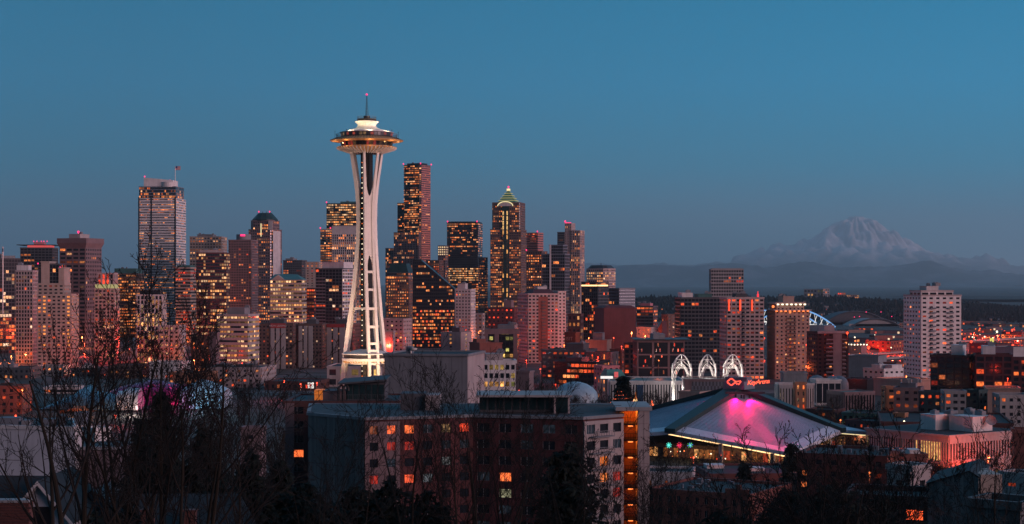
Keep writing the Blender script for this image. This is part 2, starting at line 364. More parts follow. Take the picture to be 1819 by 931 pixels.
    def plant(s, u0, u1, v0, v1, z, h, mat='grey_panel', clutter=3):
        x0, x1, y0, y1 = -s.a * (1 - u0), -s.a * (1 - u1), s.b * v0, s.b * v1
        b = MB(); b.box(x0, y0, z, x1, y1, z + h); b.box(x0 - .2, y0 - .2, z + h, x1 + .2, y1 + .2, z + h + .25); b.build('roof_plant', mat, s.o)
        for _ in range(clutter):
            q = MB(); wx, wy, hh = rng.uniform(1.5, 4), rng.uniform(1.5, 4), rng.uniform(.8, 2.2)
            cx = rng.uniform(x0, x1); cyy = rng.uniform(y0, y1); zb = z + h + .25
            q.box(cx - wx / 2, cyy - wy / 2, zb, cx + wx / 2, cyy + wy / 2, zb + hh); q.lathe([(wx * .3, zb + hh), (wx * .3, zb + hh + .4), (.01, zb + hh + .4)], 8, (cx, cyy)); q.build('vent_unit', 'grey_panel', s.o)
    def beacon(s, u, v, z, mat='beacon_pink', r=None):
        r = r or max(.35, s.Y * .00042); b = MB(); x, y = -s.a * (1 - u), s.b * v
        b.ball((x, y, z + r * 1.6), r); b.tube([(x, y, z), (x, y, z + r)], r * .3, 5); b.build('beacon', mat, s.o, smooth=True)
    def done(s, singles=90):
        for (part, mat), b in s.walls.items():
            if b.f: b.build(part, mat, s.o)
        for (gl, _), b in sorted(s.rows.items(), key=lambda q: q[0][1]): b.build('window_band', gl, s.o, glow=True)
        if s.sing:
            ss = sorted(s.sing, key=lambda q: -(q[1] * q[2] + (100 if sum(q[4]) > .02 else 0)))
            for p, wd, h, ang, c, fr, gl in ss[:singles]:
                o = obj('window', win_mesh(wd, h, gl), s.o, p); o.rotation_euler = (0, 0, ang); o.color = (*c, 1); o.scale = (wd / round(wd, 1), 1, h / round(h, 1))
                if fr:
                    q = obj('frame', frame_mesh(wd, h, fr), o)
            rest = ss[singles:]
            if rest:
                b = MB()
                for p, wd, h, ang, c, fr, gl in rest:
                    cx, sx = math.cos(ang) * wd / 2, math.sin(ang) * wd / 2
                    b.face([(p[0] - cx, p[1] - sx, p[2]), (p[0] + cx, p[1] + sx, p[2]), (p[0] + cx, p[1] + sx, p[2] + h), (p[0] - cx, p[1] - sx, p[2] + h)], c)
                o = b.build('windows', 'glass_a', s.o, glow=True); o['kind'] = 'stuff'
        return s
def tower(name, label, cat, xl, xc, xr, top, Y, mat, group=None, dep=None, ch=0, plants=(), beacons=(), fin=True, z0=None, **kw):
    s = Bld(name, label, cat, xl, xc, xr, Y, group, dep, z0); h = s.z(top)
    s.h = h
    s.tier(s.rect(ch=ch), 0, h, mat, **kw)
    for p in plants: s.plant(*p[:4], h + .12, *p[4:])
    for u, v in beacons: s.beacon(u, v, h + .9)
    if fin: s.done()
    return s
HAZE = 1.85e-5
# ================================================================== downtown towers, left to right
DT = 'downtown office towers'; AP = 'downtown apartment and hotel towers'; LOW = 'low city buildings'

s = tower('glass_tower', 'dark glass tower at the left edge with a white corner mast', 'tower', -6, 0, 36, 460, 1700, 'slate', DT, st='grid', fh=3.6, bay=3, wf=.85, hf=.75, lit=.12, pal='mx', plants=[(0, .7, .1, .8, 3)], fin=False,
          litfn=lambda u, v, c: (pick('or') if rng.random() < .55 else c) if v < .38 else c)
b = MB(); b.tube([(s.b * 0 + .5, .6 + 2, 40), (.5, 2.6, s.h + 12)], .7, 6); b.build('mast', 'needle_white', s.o)
b = MB(); b.box(.6, 2.2, s.h + 7, 5.2, 2.4, s.h + 10.5); b.build('flag', 'flag_pink', s.o); s.done()

s = tower('apartment_tower', 'greenish glass apartment tower under a thin overhanging roof with red lit crown', 'tower', 36, 93, 103, 441, 2000, 'slate', AP, st='grid', fh=3.2, bay=4.2, wf=.8, hf=.6, lit=.05, glass='teal_a', fin=False)
b = MB(); b.prism([(-s.a - 3.5, -3.5), (3.5, -3.5), (3.5, s.b + 3.5), (-s.a - 3.5, s.b + 3.5)], s.h + 3.4, s.h + 4.2); b.build('roof_slab', 'dark_metal', s.o)
b = MB(); b.box(-s.a * .8, s.b * .1, s.h, -s.a * .08, s.b * .8, s.h + 3.4); b.build('crown_light', 'pink_glow', s.o)
b = MB(); b.box(-s.a * .62, s.b * .2, s.h + 4.2, -s.a * .3, s.b * .6, s.h + 7.5); b.build('roof_plant', 'flag_pink', s.o)
for u in (.38, .48, .62, .7, .8): s.beacon(u, .2, s.h + 7.3, r=.6)
s.done()

s = tower('apartment_tower', 'pale grid apartment tower with a white box on its roof', 'tower', 28, 58, 67, 482, 1500, 'pink_concrete', AP, st='grid', fh=3.3, bay=2.5, wf=.62, hf=.66, lit=.06, pal='mx', plants=[(.02, .72, .1, .7, 5, 'white_paint', 1)])

s = Bld('apartment_tower', 'stepped beige apartment block with brightly lit stacked bay windows', 'tower', 66, 126, 139, 1400, AP)
kw = dict(st='grid', fh=3.0, bay=4.0, wf=.55, hf=.45, lit=.22, pal='or')
stk = lambda u, v, c: (1.2, .36, .08) if ((.10 < u < .26 or .74 < u < .86) and v > .30 and rng.random() < .75) else (c if rng.random() < .6 else DARK)
s.tier(s.rect(0, 1, 0, 1), 0, s.z(524), 'beige', litfn=stk, **kw); s.tier(s.rect(0, .78, .05, .95), s.z(524), s.z(505), 'beige', **kw)
s.tier(s.rect(.10, .34, .06, .9), s.z(505), s.z(466), 'beige', st='blank'); s.tier(s.rect(.34, .62, .12, .9), s.z(505), s.z(470), 'slate', st='grid', fh=3, bay=3, wf=.85, hf=.8, lit=.1, pal='or')
s.tier(s.rect(.62, .78, .06, .9), s.z(505), s.z(477), 'beige', st='blank'); s.tier(s.rect(.02, .10, .1, .9), s.z(505), s.z(480), 'slate', st='blank')
s.beacon(.0, .1, s.z(470)); s.beacon(.66, .1, s.z(477)); s.done()

s = Bld('office_tower', 'grey concrete tower with flared crown and a pink rooftop light', 'tower', 106, 152, 180, 1900, DT)
zt, zc = s.z(423), s.z(440)
s.tier(s.rect(), 0, zc, 'mauve', st='grid', fh=4.6, bay=8.0, wf=.78, hf=.52, lit=.10, pal='am', parapet=0, right=dict(bay=3.6, wf=.55, hf=.5))
b = MB(); e = 2.2; P0 = s.rect(); P1 = [(-s.a - e, -e), (e, -e), (e, s.b + e), (-s.a - e, s.b + e)]; b.prism(P0, zc, zc + 5, P1); b.prism(P1, zc + 5.004, zt); b.build('crown', 'mauve', s.o)
s.plant(.3, .72, .1, .7, zt, 4.5, 'pink_concrete', 2); s.beacon(.66, .1, zt + 5, r=1.3); s.done()

s = tower('apartment_tower', 'slim pale tower with a ring of yellow green lights at its crown', 'tower', 168, 203, 212, 514, 1550, 'beige', AP, st='grid', fh=3.2, bay=3.6, wf=.62, hf=.55, lit=.2, pal='mx', glass='teal_a', fin=False)
b = MB(); b.box(-s.a * .98, .6, s.h, -.6, s.b * .9, s.h + 4.4); b.build('crown_light', 'crown_green', s.o)
s.tier(s.rect(.12, .95, .12, .85), s.h + 4.4, s.h + 14, 'pink_concrete', st='stripe', bay=4, wf=.5, lit=.3, pal='rd', fh=5); s.done()

tower('office_tower', 'dark office block with nearly every floor lit amber beneath a teal roof box', 'tower', 180, 240, 256, 487, 2200, 'brown', DT, st='ribbon', fh=3.9, bay=3, hf=.5, lit=.75, pal='am', plants=[(.36, 1, .1, .8, 7, 'teal_roof', 2)])
tower('office_tower', 'black tower striped with thin white vertical fins and gold windows', 'tower', 243, 288, 295, 525, 1450, 'white_concrete', DT, st='stripe', fh=3.7, bay=3.2, wf=.62, lit=.42, pal='yw', core='black_clad', plants=[(.1, .9, .1, .9, 4, 'black_clad', 2)])

# tall banded tower with sloped white crown
s = Bld('office_tower', 'tallest left skyscraper in pale horizontal bands with wedge crown and flag', 'tower', 247, 312, 330, 2700, DT)
kw = dict(st='ribbon', fh=4.1, bay=2.6, hf=.33, lit=.30, pal='am')
zt = s.z(332)
s.tier(s.rect(0, 1, 0, 1), 0, s.z(352), 'white_paint', parapet=0, core='black_clad', **kw)
s.tier(s.rect(.0, 1, 0, .8), s.z(352), zt, 'steel_blue', glass='mirror_a', core='black_clad', st='ribbon', fh=4.1, bay=2.6, hf=.7, lit=.3, pal='am')
b = MB()
for u in (-s.a - .1, -s.a * .66, -.4): b.box(u - 1.1, -.9, s.z(545), u + 1.1, -.42, s.z(350))
b.build('dark_seam', 'dark_metal', s.o)
b = MB(); x0, x1, y1 = -s.a * .88, -s.a * .08, s.b * .5
b.faces([(x0, 2, zt), (x1, 2, zt), (x1, y1, zt), (x0, y1, zt), (x0, 2, s.z(315)), (x1, 2, s.z(320)), (x1, y1, s.z(320)), (x0, y1, s.z(315))], [(4, 5, 6, 7), (0, 1, 5, 4), (1, 2, 6, 5), (2, 3, 7, 6), (3, 0, 4, 7)]); b.build('wedge_crown', 'white_paint', s.o)
b = MB(); b.lathe([(13, zt), (13, s.z(323)), (0.01, s.z(322.5))], 28, (-13, 10)); b.build('roof_drum', 'white_paint', s.o)
b = MB(); b.tube([(-4, 12, zt), (-4, 12, s.z(294))], [.8, .45], 6); fp = b.build('flagpole', 'needle_white', s.o)
fz = s.z(294.5)
for nm, mt, bx in [('flag_field', 'flag_red', [(-3.6, 0, 8)]), ('flag_stripe', 'flag_white', [(-3.4, .15, 8)]), ('flag_canton', 'flag_blue', [(-3.6, -.1, 3.6)])]:
    b = MB()
    if nm == 'flag_field': b.box(-3.6, 11.9, fz - 6, 4.6, 12.1, fz)
    elif nm == 'flag_stripe':
        for i in range(3): b.box(-3.6, 11.84, fz - 1.7 - i * 1.7, 4.6, 12.16, fz - .9 - i * 1.7)
    else: b.box(-3.62, 11.8, fz - 3.2, -.4, 12.2, fz + .02)
    b.build(nm, mt, fp)
s.beacon(.14, .05, s.z(315)); s.beacon(.82, .1, s.z(322)); s.beacon(.6, .1, s.z(321)); s.done()

tower('office_tower', 'narrow beige tower with a teal roof beside the tallest left skyscraper', 'tower', 312, 338, 348, 476, 2100, 'beige', DT, st='ribbon', fh=4, bay=3, hf=.5, lit=.3, pal='rd', roof='teal_roof', plants=[(.05, .95, .1, .9, 3, 'teal_roof', 0)])
tower('office_tower', 'flat topped beige tower rising behind the maroon glass tower', 'tower', 337, 393, 403, 421, 2600, 'beige', DT, st='grid', fh=4.4, bay=4.2, wf=.6, hf=.45, lit=.45, pal='am', plants=[(.2, .7, .2, .8, 4)])
tower('office_tower', 'maroon glass office tower with rows of yellow windows', 'tower', 349, 402, 408, 450, 1950, 'maroon', DT, st='ribbon', fh=3.7, bay=2.6, hf=.62, lit=.34, pal='yw', glass='mirror_a', plants=[(.1, .9, .1, .7, 3.5, 'pink_concrete', 5)])
s = tower('apartment_tower', 'grey apartment tower topped by a drum with pink lights', 'tower', 406, 446, 458, 427, 2100, 'mauve', AP, st='grid', fh=3.1, bay=3.0, wf=.6, hf=.5, lit=.13, pal='or', single=True, fin=False)
b = MB(); b.lathe([(9, s.h), (9, s.h + 7.5), (.01, s.h + 7.6)], 24, (-s.a * .45, s.b * .4)); b.build('roof_drum', 'grey_panel', s.o)
b = MB(); b.box(-s.a * .5, s.b * .4 - 9.4, s.h + 5.2, -s.a * .3, s.b * .4 - 8.2, s.h + 7.4); b.build('crown_light', 'beacon_pink', s.o)
for j in range(6, 36):      # the corner balconies
    for x in (-s.a - .6, -1.6):
        b = MB(); z = j * 3.12
        if z > s.h - 4: break
        b.box(x, -1.3, z, x + 2.6, .1, z + .9); b.build('balcony', 'slate', s.o)
s.done()

# domed tower
s = Bld('office_tower', 'granite tower with stepped shoulders beneath a dark domed roof', 'tower', 440, 484, 502, 2500, DT)
kw = dict(st='grid', fh=4.0, bay=3.4, wf=.62, hf=.55, lit=.34, pal='am', glass='mirror_a')
s.tier(s.rect(ch=4), 0, s.z(408), 'mauve', **kw); s.tier(s.rect(.06, .94, .06, .94, ch=5), s.z(408), s.z(392), 'mauve', **kw)
b = MB(); cxx, cyy = -s.a * .5, s.b * .5; r0 = s.a * .47
b.lathe([(r0 + 1, s.z(392)), (r0 + .6, s.z(389)), (r0 * .82, s.z(384)), (r0 * .62, s.z(379)), (r0 * .55, s.z(377.5)), (.01, s.z(377.4))], 12, (cxx, cyy)); b.build('dome_roof', 'dark_teal', s.o)
b = MB()
for k in range(4): b.tube([(cxx - 9 + 6 * k, cyy - 2, s.z(378)), (cxx - 9 + 6 * k, cyy - 2, s.z(375))], .5, 5)
b.build('spire', 'dark_metal', s.o)
for u in (.28, .72): s.beacon(u, .4, s.z(377))
b = MB(); b.box(-s.a * .47, -.8, s.z(420), -s.a * .44, -.3, s.z(397)); b.build('pink_light_patch', 'strip_cream', s.o); b = MB(); b.box(-s.a * .16, -.82, s.z(408), .3, -.3, s.z(393)); b.box(.4, .5, s.z(500), .7, s.b * .75, s.z(410)); b.build('pale_pier', 'white_concrete', s.o); s.done()  # pale boxes put the pink light on the right side into colour

s = Bld('office_tower', 'yellow windowed office block under a green pitched roof', 'tower', 480, 536, 544, 1800, DT)
h = s.z(497); s.tier(s.rect(), 0, h, 'beige', st='ribbon', fh=4.1, bay=2.8, hf=.5, lit=.62, pal='yw', parapet=0)
b = MB(); x0, x1, y0, y1 = -s.a - .8, .8, -.8, s.b + .8; zr = s.z(487)
b.faces([(x0, y0, h), (x1, y0, h), (x1, y1, h), (x0, y1, h), (x0 + 3, s.b * .5, zr), (x1 - s.a * .25, s.b * .5, zr)], [(0, 1, 5, 4), (1, 2, 5), (2, 3, 4, 5), (3, 0, 4)]); b.build('roof', 'teal_roof', s.o)
b = MB(); b.faces([(x0 + 2, y0 - .5, h), (x0 + 16, y0 - .5, h), (x0 + 9, y0 - .5, h + 5), (x0 + 2, 8, h), (x0 + 16, 8, h), (x0 + 9, 8, h + 5)], [(0, 1, 2), (1, 4, 5, 2), (0, 2, 5, 3), (3, 5, 4)]); b.build('gable', 'beige', s.o); s.done()

s = tower('office_block', 'banded white office block with gold ribbon windows and a pale roof box', 'building', 385, 440, 460, 560, 1350, 'pink_concrete', LOW, st='ribbon', fh=3.7, bay=3.0, hf=.42, lit=.6, pal='yw', plants=[(.3, .86, .1, .6, 5.5, 'grey_panel', 1)])

for nm, lb, xl, xc, xr, tp, Y, wn in [
    ('apartment_tower', 'brown apartment slab with a pale panel under a red leasing banner', 459, 520, 531, 577, 1400, (.36, .80)),
    ('apartment_tower', 'brown apartment slab with two pale panels next to the leasing banner block', 530, 572, 582, 577, 1410, (.02, .62)),
    ('apartment_tower', 'brown apartment slab half hidden by the observation tower legs', 580, 626, 640, 577, 1420, (.02, .72))]:
    s = tower(nm, lb, 'tower', xl, xc, xr, tp, Y, 'brown', 'brown apartment slabs with pale panels', st='grid', fh=2.9, bay=3.0, wf=.5, hf=.45, lit=.16, pal='mx', fin=False, plants=[(.3, .7, .2, .7, 4, 'slate', 2)])
    b = MB(); a0, a1 = -s.a * (1 - wn[0]), -s.a * (1 - wn[1]); k = (a1 - a0)
    for q0, q1 in ((0, .26), (.36, .60), (.70, 1.0)): b.box(a0 + k * q0, -1.0, .2, a0 + k * q1, -.43, s.h - 1)
    b.build('pale_panel', 'grey_concrete', s.o)
    if xl == 459:
        bn = MB(); bn.box(a0, -1.3, s.h - 2.6, a1, -1.02, s.h + 1.2); bo = bn.build('banner', 'sign_red', s.o)
        text('lettering', 'NOW LEASING', 2.1, 'white_paint', bo, ((a0 + a1) / 2, -1.36, s.h - 1.5), (R(90), 0, 0), align='CENTER')
    if xl == 580:
        bn = MB(); bn.box(a0, -1.3, s.h - 2.2, a1, -1.02, s.h + .6); bn.build('banner', 'sign_red', s.o)
    s.done()

s = tower('condo_tower', 'green glass condo tower with white balconies and a white roof box', 'tower', 561, 608, 632, 478, 1650, 'slate', AP, st='grid', fh=3.1, bay=3.4, wf=.86, hf=.72, lit=.12, pal='mx', glass='teal_a', right=dict(mat2='white_paint', wf=.8, hf=.6, lit=.25), plants=[(.18, 1, .1, .8, 6.5, 'white_paint', 2)], fin=False)
for j in range(3, int(s.h / 3.1) - 1):
    b = MB(); z = j * 3.1; b.box(-s.a * .98, -1.5, z, -s.a * .62, .1, z + .35); b.box(-s.a * .98, -1.5, z + .35, -s.a * .62, -1.42, z + 1.1); b.build('balcony', 'grey_panel', s.o)
s.done()
tower('office_tower', 'dark tower with a teal top and dense golden windows behind the observation tower', 'tower', 580, 636, 646, 362, 2950, 'black_clad', DT, st='ribbon', fh=4.2, bay=3, hf=.55, lit=.62, pal='yw', plants=[(.4, .9, .2, .8, 4, 'teal_roof', 2)], beacons=[(0, 0)])
tower('office_tower', 'white banded tower with gold windows at the left of the ribbed white one', 'tower', 569, 589, 592, 408, 2750, 'white_concrete', DT, st='ribbon', fh=4, bay=3, hf=.5, lit=.62, pal='am', beacons=[(0, 0), (.9, 0)])
s = tower('office_tower', 'ribbed white tower with a blank top band behind the observation tower', 'tower', 590, 645, 657, 416, 2700, 'white_concrete', DT, st='stripe', fh=4, bay=3.4, wf=.6, lit=.42, pal='am', core='black_clad', parapet=0, fin=False)
s.tier(s.rect(), s.h + .01, s.z(402), 'white_concrete', st='blank'); s.done()
tower('apartment_tower', 'dark distant tower between the domed tower and the green condo', 'tower', 503, 536, 545, 463, 2600, 'slate', AP, st='grid', fh=3.4, bay=3, wf=.6, hf=.5, lit=.08, pal='or', plants=[(.1, .5, .1, .9, 3)])
tower('apartment_tower', 'plain beige distant tower just left of the green condo tower', 'tower', 543, 566, 571, 466, 2500, 'beige', AP, st='grid', fh=3.6, bay=6, wf=.35, hf=.4, lit=.3, pal='rd')
tower('office_block', 'short red lit office block between the green roof and green condo', 'building', 541, 558, 563, 513, 2000, 'maroon', LOW, st='ribbon', fh=3.8, bay=3, hf=.5, lit=.75, pal='or')
tower('office_block', 'pink low building with dark glass and green lit ground windows beneath the observation tower', 'building', 581, 700, 712, 653, 1160, 'pink_concrete', LOW, st='grid', fh=6, bay=8, wf=.6, hf=.6, lit=.42, pal='gn', floors_lit=False)

# tallest dark tower with stepped left side
s = Bld('skyscraper', 'tallest dark stepped skyscraper with a glowing red west face', 'tower', 716, 747, 766, 3250, DT)
kw = dict(st='ribbon', fh=4.1, bay=3.2, hf=.58, lit=.42, pal='am', core='black_clad', right=dict(mat2='sunset_red_wall', hf=.36, lit=.10))  # red sunset light on the dark west face is put into its wall colour
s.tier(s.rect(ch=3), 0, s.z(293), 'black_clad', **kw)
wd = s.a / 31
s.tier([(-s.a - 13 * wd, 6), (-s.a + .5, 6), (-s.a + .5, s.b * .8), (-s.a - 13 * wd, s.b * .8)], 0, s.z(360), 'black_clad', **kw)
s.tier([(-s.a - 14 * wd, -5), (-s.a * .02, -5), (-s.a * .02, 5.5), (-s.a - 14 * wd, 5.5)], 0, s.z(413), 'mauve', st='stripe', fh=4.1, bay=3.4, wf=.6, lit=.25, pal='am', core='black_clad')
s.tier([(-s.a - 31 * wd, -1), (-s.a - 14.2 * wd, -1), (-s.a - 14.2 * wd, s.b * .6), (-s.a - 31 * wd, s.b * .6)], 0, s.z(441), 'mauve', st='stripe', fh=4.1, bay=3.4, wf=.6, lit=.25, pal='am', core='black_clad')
s.plant(.1, .9, .2, .8, s.z(293), 4, 'black_clad', 4); s.beacon(.02, 0, s.z(292)); s.beacon(.97, .05, s.z(292)); s.beacon(1, 1, s.z(292)); s.done()

s = Bld('office_tower', 'brown tower with a dark tapered crown and a grid of amber windows', 'tower', 686, 726, 736, 2200, DT)
s.tier(s.rect(), 0, s.z(496), 'brown_granite', st='grid', fh=3.7, bay=3.0, wf=.5, hf=.5, lit=.72, pal='am', floors_lit=False)
s.tier(s.rect(.03, .97, .03, .97), s.z(496), s.z(484), 'slate', st='ribbon', fh=4, bay=3, hf=.5, lit=.4, pal='am', parapet=0)
b = MB(); b.prism(s.rect(.03, .97, .03, .97), s.z(484), s.z(468), s.rect(.16, .84, .16, .84)); b.build('crown', 'dark_teal', s.o); s.done()

# black wedge tower
s = Bld('office_tower', 'black glass tower whose roof slopes like a wedge above mirrored city lights', 'tower', 733, 807, 810, 1850, DT)
h0, h1 = s.z(513), s.z(462)
b = s.W('black_clad'); x0, xp = -s.a, -s.a * .80
b.faces([(x0, 0, 0), (0, 0, 0), (0, s.b, 0), (x0, s.b, 0), (x0, 0, h1), (xp, 0, h1), (0, 0, h0), (0, s.b, h0), (xp, s.b, h1), (x0, s.b, h1)],
        [(0, 1, 6, 5, 4), (1, 2, 7, 6), (2, 3, 9, 8, 7), (3, 0, 4, 9), (4, 5, 8, 9), (5, 6, 7, 8)])
nr = int(h1 / 3.7); nc = 22
for j in range(nr):
    a = 1 + j * 3.7; rb = s.rows.setdefault(('glass_a', a), MB()); pf = rng.choice((.1, .2, .4, .6)); on = False
    for i in range(nc):
        u0, u1 = -s.a + s.a * i / nc, -s.a + s.a * (i + 1) / nc
        lim = h1 if u1 < xp else h1 + (h0 - h1) * (u1 - xp) / (0 - xp)
        if a + 3.2 > lim: break
        if rng.random() < .5: on = rng.random() < pf
        c = pick('am') if on else DARK
        if a < 40 and rng.random() < .5: c = pick('or')
        rb.face([(u0 + .2, -.06, a + .9), (u1 - .2, -.06, a + .9), (u1 - .2, -.06, a + 2.9), (u0 + .2, -.06, a + 2.9)], c)
b = MB(); b.obox((xp, 0), (1, 0), (0, -1), 0, .8, 0, .4, h1 - 2, h1 + .3); b.box(x0, -.3, h1, xp, s.b, h1 + .6); b.build('roof', 'dark_teal', s.o); s.done()

tower('office_tower', 'flat topped black tower with two brightly lit floors halfway down', 'tower', 794, 849, 857, 396, 3300, 'black_clad', DT, st='ribbon', fh=4.3, bay=3, hf=.5, lit=.34, pal='am', plants=[(.02, .98, .02, .98, 2.5, 'black_clad', 0)], beacons=[(.02, 0), (.97, 0)],
      litfn=lambda u, v, c: pick('yw') if .50 < v < .62 and rng.random() < .9 else (DARK if .62 < v < .72 else c))
tower('office_tower', 'small tower with a white lit crown left of the black flat tower', 'tower', 778, 791, 796, 437, 2900, 'mauve', DT, st='grid', fh=4, bay=3, wf=.6, hf=.5, lit=.3, pal='am', litfn=lambda u, v, c: (1.2, .8, .45) if v > .9 else c)
tower('office_tower', 'thin lit tower edge peeping out right of the black flat tower', 'tower', 850, 861, 866, 458, 2900, 'mauve', DT, st='grid', fh=4, bay=3, wf=.5, hf=.5, lit=.5, pal='am')
tower('office_tower', 'brown mid height block behind the wedge tower', 'tower', 757, 780, 788, 463, 2700, 'brown', DT, st='grid', fh=3.8, bay=3, wf=.55, hf=.5, lit=.2, pal='or')
tower('apartment_tower', 'white apartment tower at the foot of the black flat tower', 'tower', 809, 836, 844, 515, 1700, 'white_concrete', AP, st='grid', fh=3.1, bay=3.2, wf=.5, hf=.45, lit=.12, pal='mx', plants=[(.1, .6, .1, .7, 6, 'white_concrete', 1)])

# granite tower with pyramid
s = Bld('skyscraper', 'granite and green glass skyscraper with a lit stepped pyramid on top', 'tower', 871, 925, 935, 2850, DT)
kw = dict(st='grid', fh=4.0, bay=3.2, wf=.58, hf=.55, lit=.58, pal='am', core='slate')
s.tier(s.rect(), 0, s.z(408), 'brown_granite', **kw)
s.tier(s.rect(.05, .97, .04, .96, ch=2), s.z(408), s.z(360), 'brown_granite', **{**kw, 'glass': 'teal_a', 'lit': .34})
b = MB(); b.box(-s.a * .60, -1.6, 0, -s.a * .38, -.3, s.z(366)); b.build('bay_glass', 'dark_teal', s.o)
for j in range(int(s.z(372) / 8)):
    q = MB(); z = 2 + j * 8
    for u in (.43, .56):
        zk = z / s.z(372); c = (1.0, .58, .2) if zk > .84 else ((.9, .40, .11) if rng.random() < .32 else (.03, .014, .006))
        q.face([(-s.a * (1 - u) - 1.1, -1.66, z), (-s.a * (1 - u) + 1.1, -1.66, z), (-s.a * (1 - u) + 1.1, -1.66, z + 6.6), (-s.a * (1 - u) - 1.1, -1.66, z + 6.6)], c)
    q.build('window_band', 'glass_a', s.o, glow=True)
def R4(u0, u1): return s.rect(u0, u1, u0, u1)
zp0, zp1 = s.z(359), s.z(337); n = 5
for k in range(n):
    q = MB(); f0 = .20 + .055 * k; z0 = zp0 + (zp1 - zp0) * k / n; z1 = zp0 + (zp1 - zp0) * (k + 1) / n
    q.prism(R4(f0, 1 - f0), z0, z1 - .9, R4(f0 + .05, 1 - f0 - .05)); q.build('pyramid_step', 'green_copper', s.o)
    q = MB(); q.prism(R4(f0 + .012, 1 - f0 - .012), z1 - .9, z1 - .1); q.build('crown_light', 'crown_green', s.o)
b = MB(); f0 = .45; b.prism(R4(f0, 1 - f0), zp1, s.z(333.5)); b.build('lantern', 'strip_cream', s.o); s.beacon(.5, .5, s.z(333), r=1.6)
b = MB(); ar = [(-s.a * .5 + s.a * .25 * math.cos(math.pi * k / 12), -1.9, s.z(366) + 7.5 * math.sin(math.pi * k / 12)) for k in range(13)]; b.tube(ar, .7, 5); b.build('arch_light', 'strip_cream', s.o)
b = MB(); b.face([(-s.a * .5 + s.a * .23 * math.cos(math.pi * k / 12), -1.7, s.z(366) + 6.6 * math.sin(math.pi * k / 12)) for k in range(12, -1, -1)][::-1]); b.build('arch_window', 'white_concrete', s.o)
s.done()

tower('office_tower', 'pink lit slab tower right of the pyramid skyscraper', 'tower', 934, 955, 965, 414, 3000, 'sunset_red_wall', DT, st='ribbon', fh=4.2, bay=3, hf=.35, lit=.3, pal='rd', beacons=[(.98, 0)])  # pink evening light is part of this slab's wall colour
tower('office_tower', 'brown tower with scattered gold windows below the pink slab', 'tower', 935, 962, 972, 447, 2500, 'brown_granite', DT, st='grid', fh=3.9, bay=3.4, wf=.58, hf=.5, lit=.5, pal='am', beacons=[(0, 0)])
s = tower('glass_tower', 'blue glass tower with a white vertical fin rising above its roof', 'tower', 963, 1003, 1012, 452, 1900, 'steel_blue', DT, st='grid', fh=3.6, bay=2.2, wf=.88, hf=.8, lit=.04, glass='mirror_a', fin=False)
s.tier(s.rect(.3, .9, .1, .9), s.h + .1, s.z(436), 'steel_blue', st='grid', fh=3.6, bay=2.2, wf=.88, hf=.8, lit=.04, glass='mirror_a')
b = MB(); b.box(-s.a * .66, -1.5, 6, -s.a * .60, -.4, s.z(434)); b.build('fin', 'white_paint', s.o); s.done()
s = Bld('skyscraper', 'slim ribbed tower with a pink glowing corner on its roof', 'tower', 1003, 1030, 1038, 2900, DT)
kw = dict(st='stripe', fh=4, bay=3.2, wf=.55, lit=.22, pal='am', litfn=lambda u, v, c: pick('yw') if v < .34 and rng.random() < .6 or .70 < v < .73 else c)
s.tier(s.rect(.42, 1, 0, 1), 0, s.z(410), 'pink_concrete', **kw); s.tier(s.rect(0, .42, .05, .9), 0, s.z(397), 'pink_concrete', st='stripe', fh=4, bay=3.2, wf=.3, lit=.1, pal='am')
b = MB(); b.box(-s.a * 1.0, s.b * .04, s.z(397), -s.a * .66, s.b * .3, s.z(395)); b.build('crown_light', 'beacon_pink', s.o); s.beacon(.02, .05, s.z(395.5), r=1.6); s.done()
tower('office_tower', 'teal grey tower shoulder left of the slim ribbed tower', 'tower', 990, 1003, 1007, 413, 3100, 'slate', DT, st='ribbon', fh=4, bay=3, hf=.5, lit=.08)

s = Bld('apartment_tower', 'broad pinkish apartment tower with a red hipped cap and corner balconies', 'tower', 920, 938, 1005, 1500, AP)
h = s.z(523)
kw = dict(st='grid', fh=2.95, bay=3.4, wf=.62, hf=.5, lit=.16, pal='rd', single=True)
s.tier(s.rect(0, 1, 0, .80), 0, h, 'pink_concrete', **kw); s.tier(s.rect(.1, 1.0, .80, 1), 0, s.z(519), 'white_concrete', st='grid', fh=2.95, bay=3, wf=.45, hf=.5, lit=.1, pal='rd', single=True)
b = MB(); q0 = s.rect(.05, .95, .12, .78); q1 = s.rect(.3, .7, .25, .65); b.prism(q0, h, h + 4.6, q1); b.build('roof_cap', 'maroon', s.o); s.plant(.35, .65, .35, .6, h + 4.6, 2, 'white_concrete', 1)
b = MB(); b.box(-.1, s.b * .27, 2, .45, s.b * .52, h - 2); b.build('brick_panel', 'brick', s.o)
for j in range(2, int(h / 2.95) - 1):
    q = MB(); q.box(.4, s.b * .36, j * 2.95, 1.5, s.b * .46, j * 2.95 + 1.0); q.build('balcony', 'slate', s.o)
s.done()

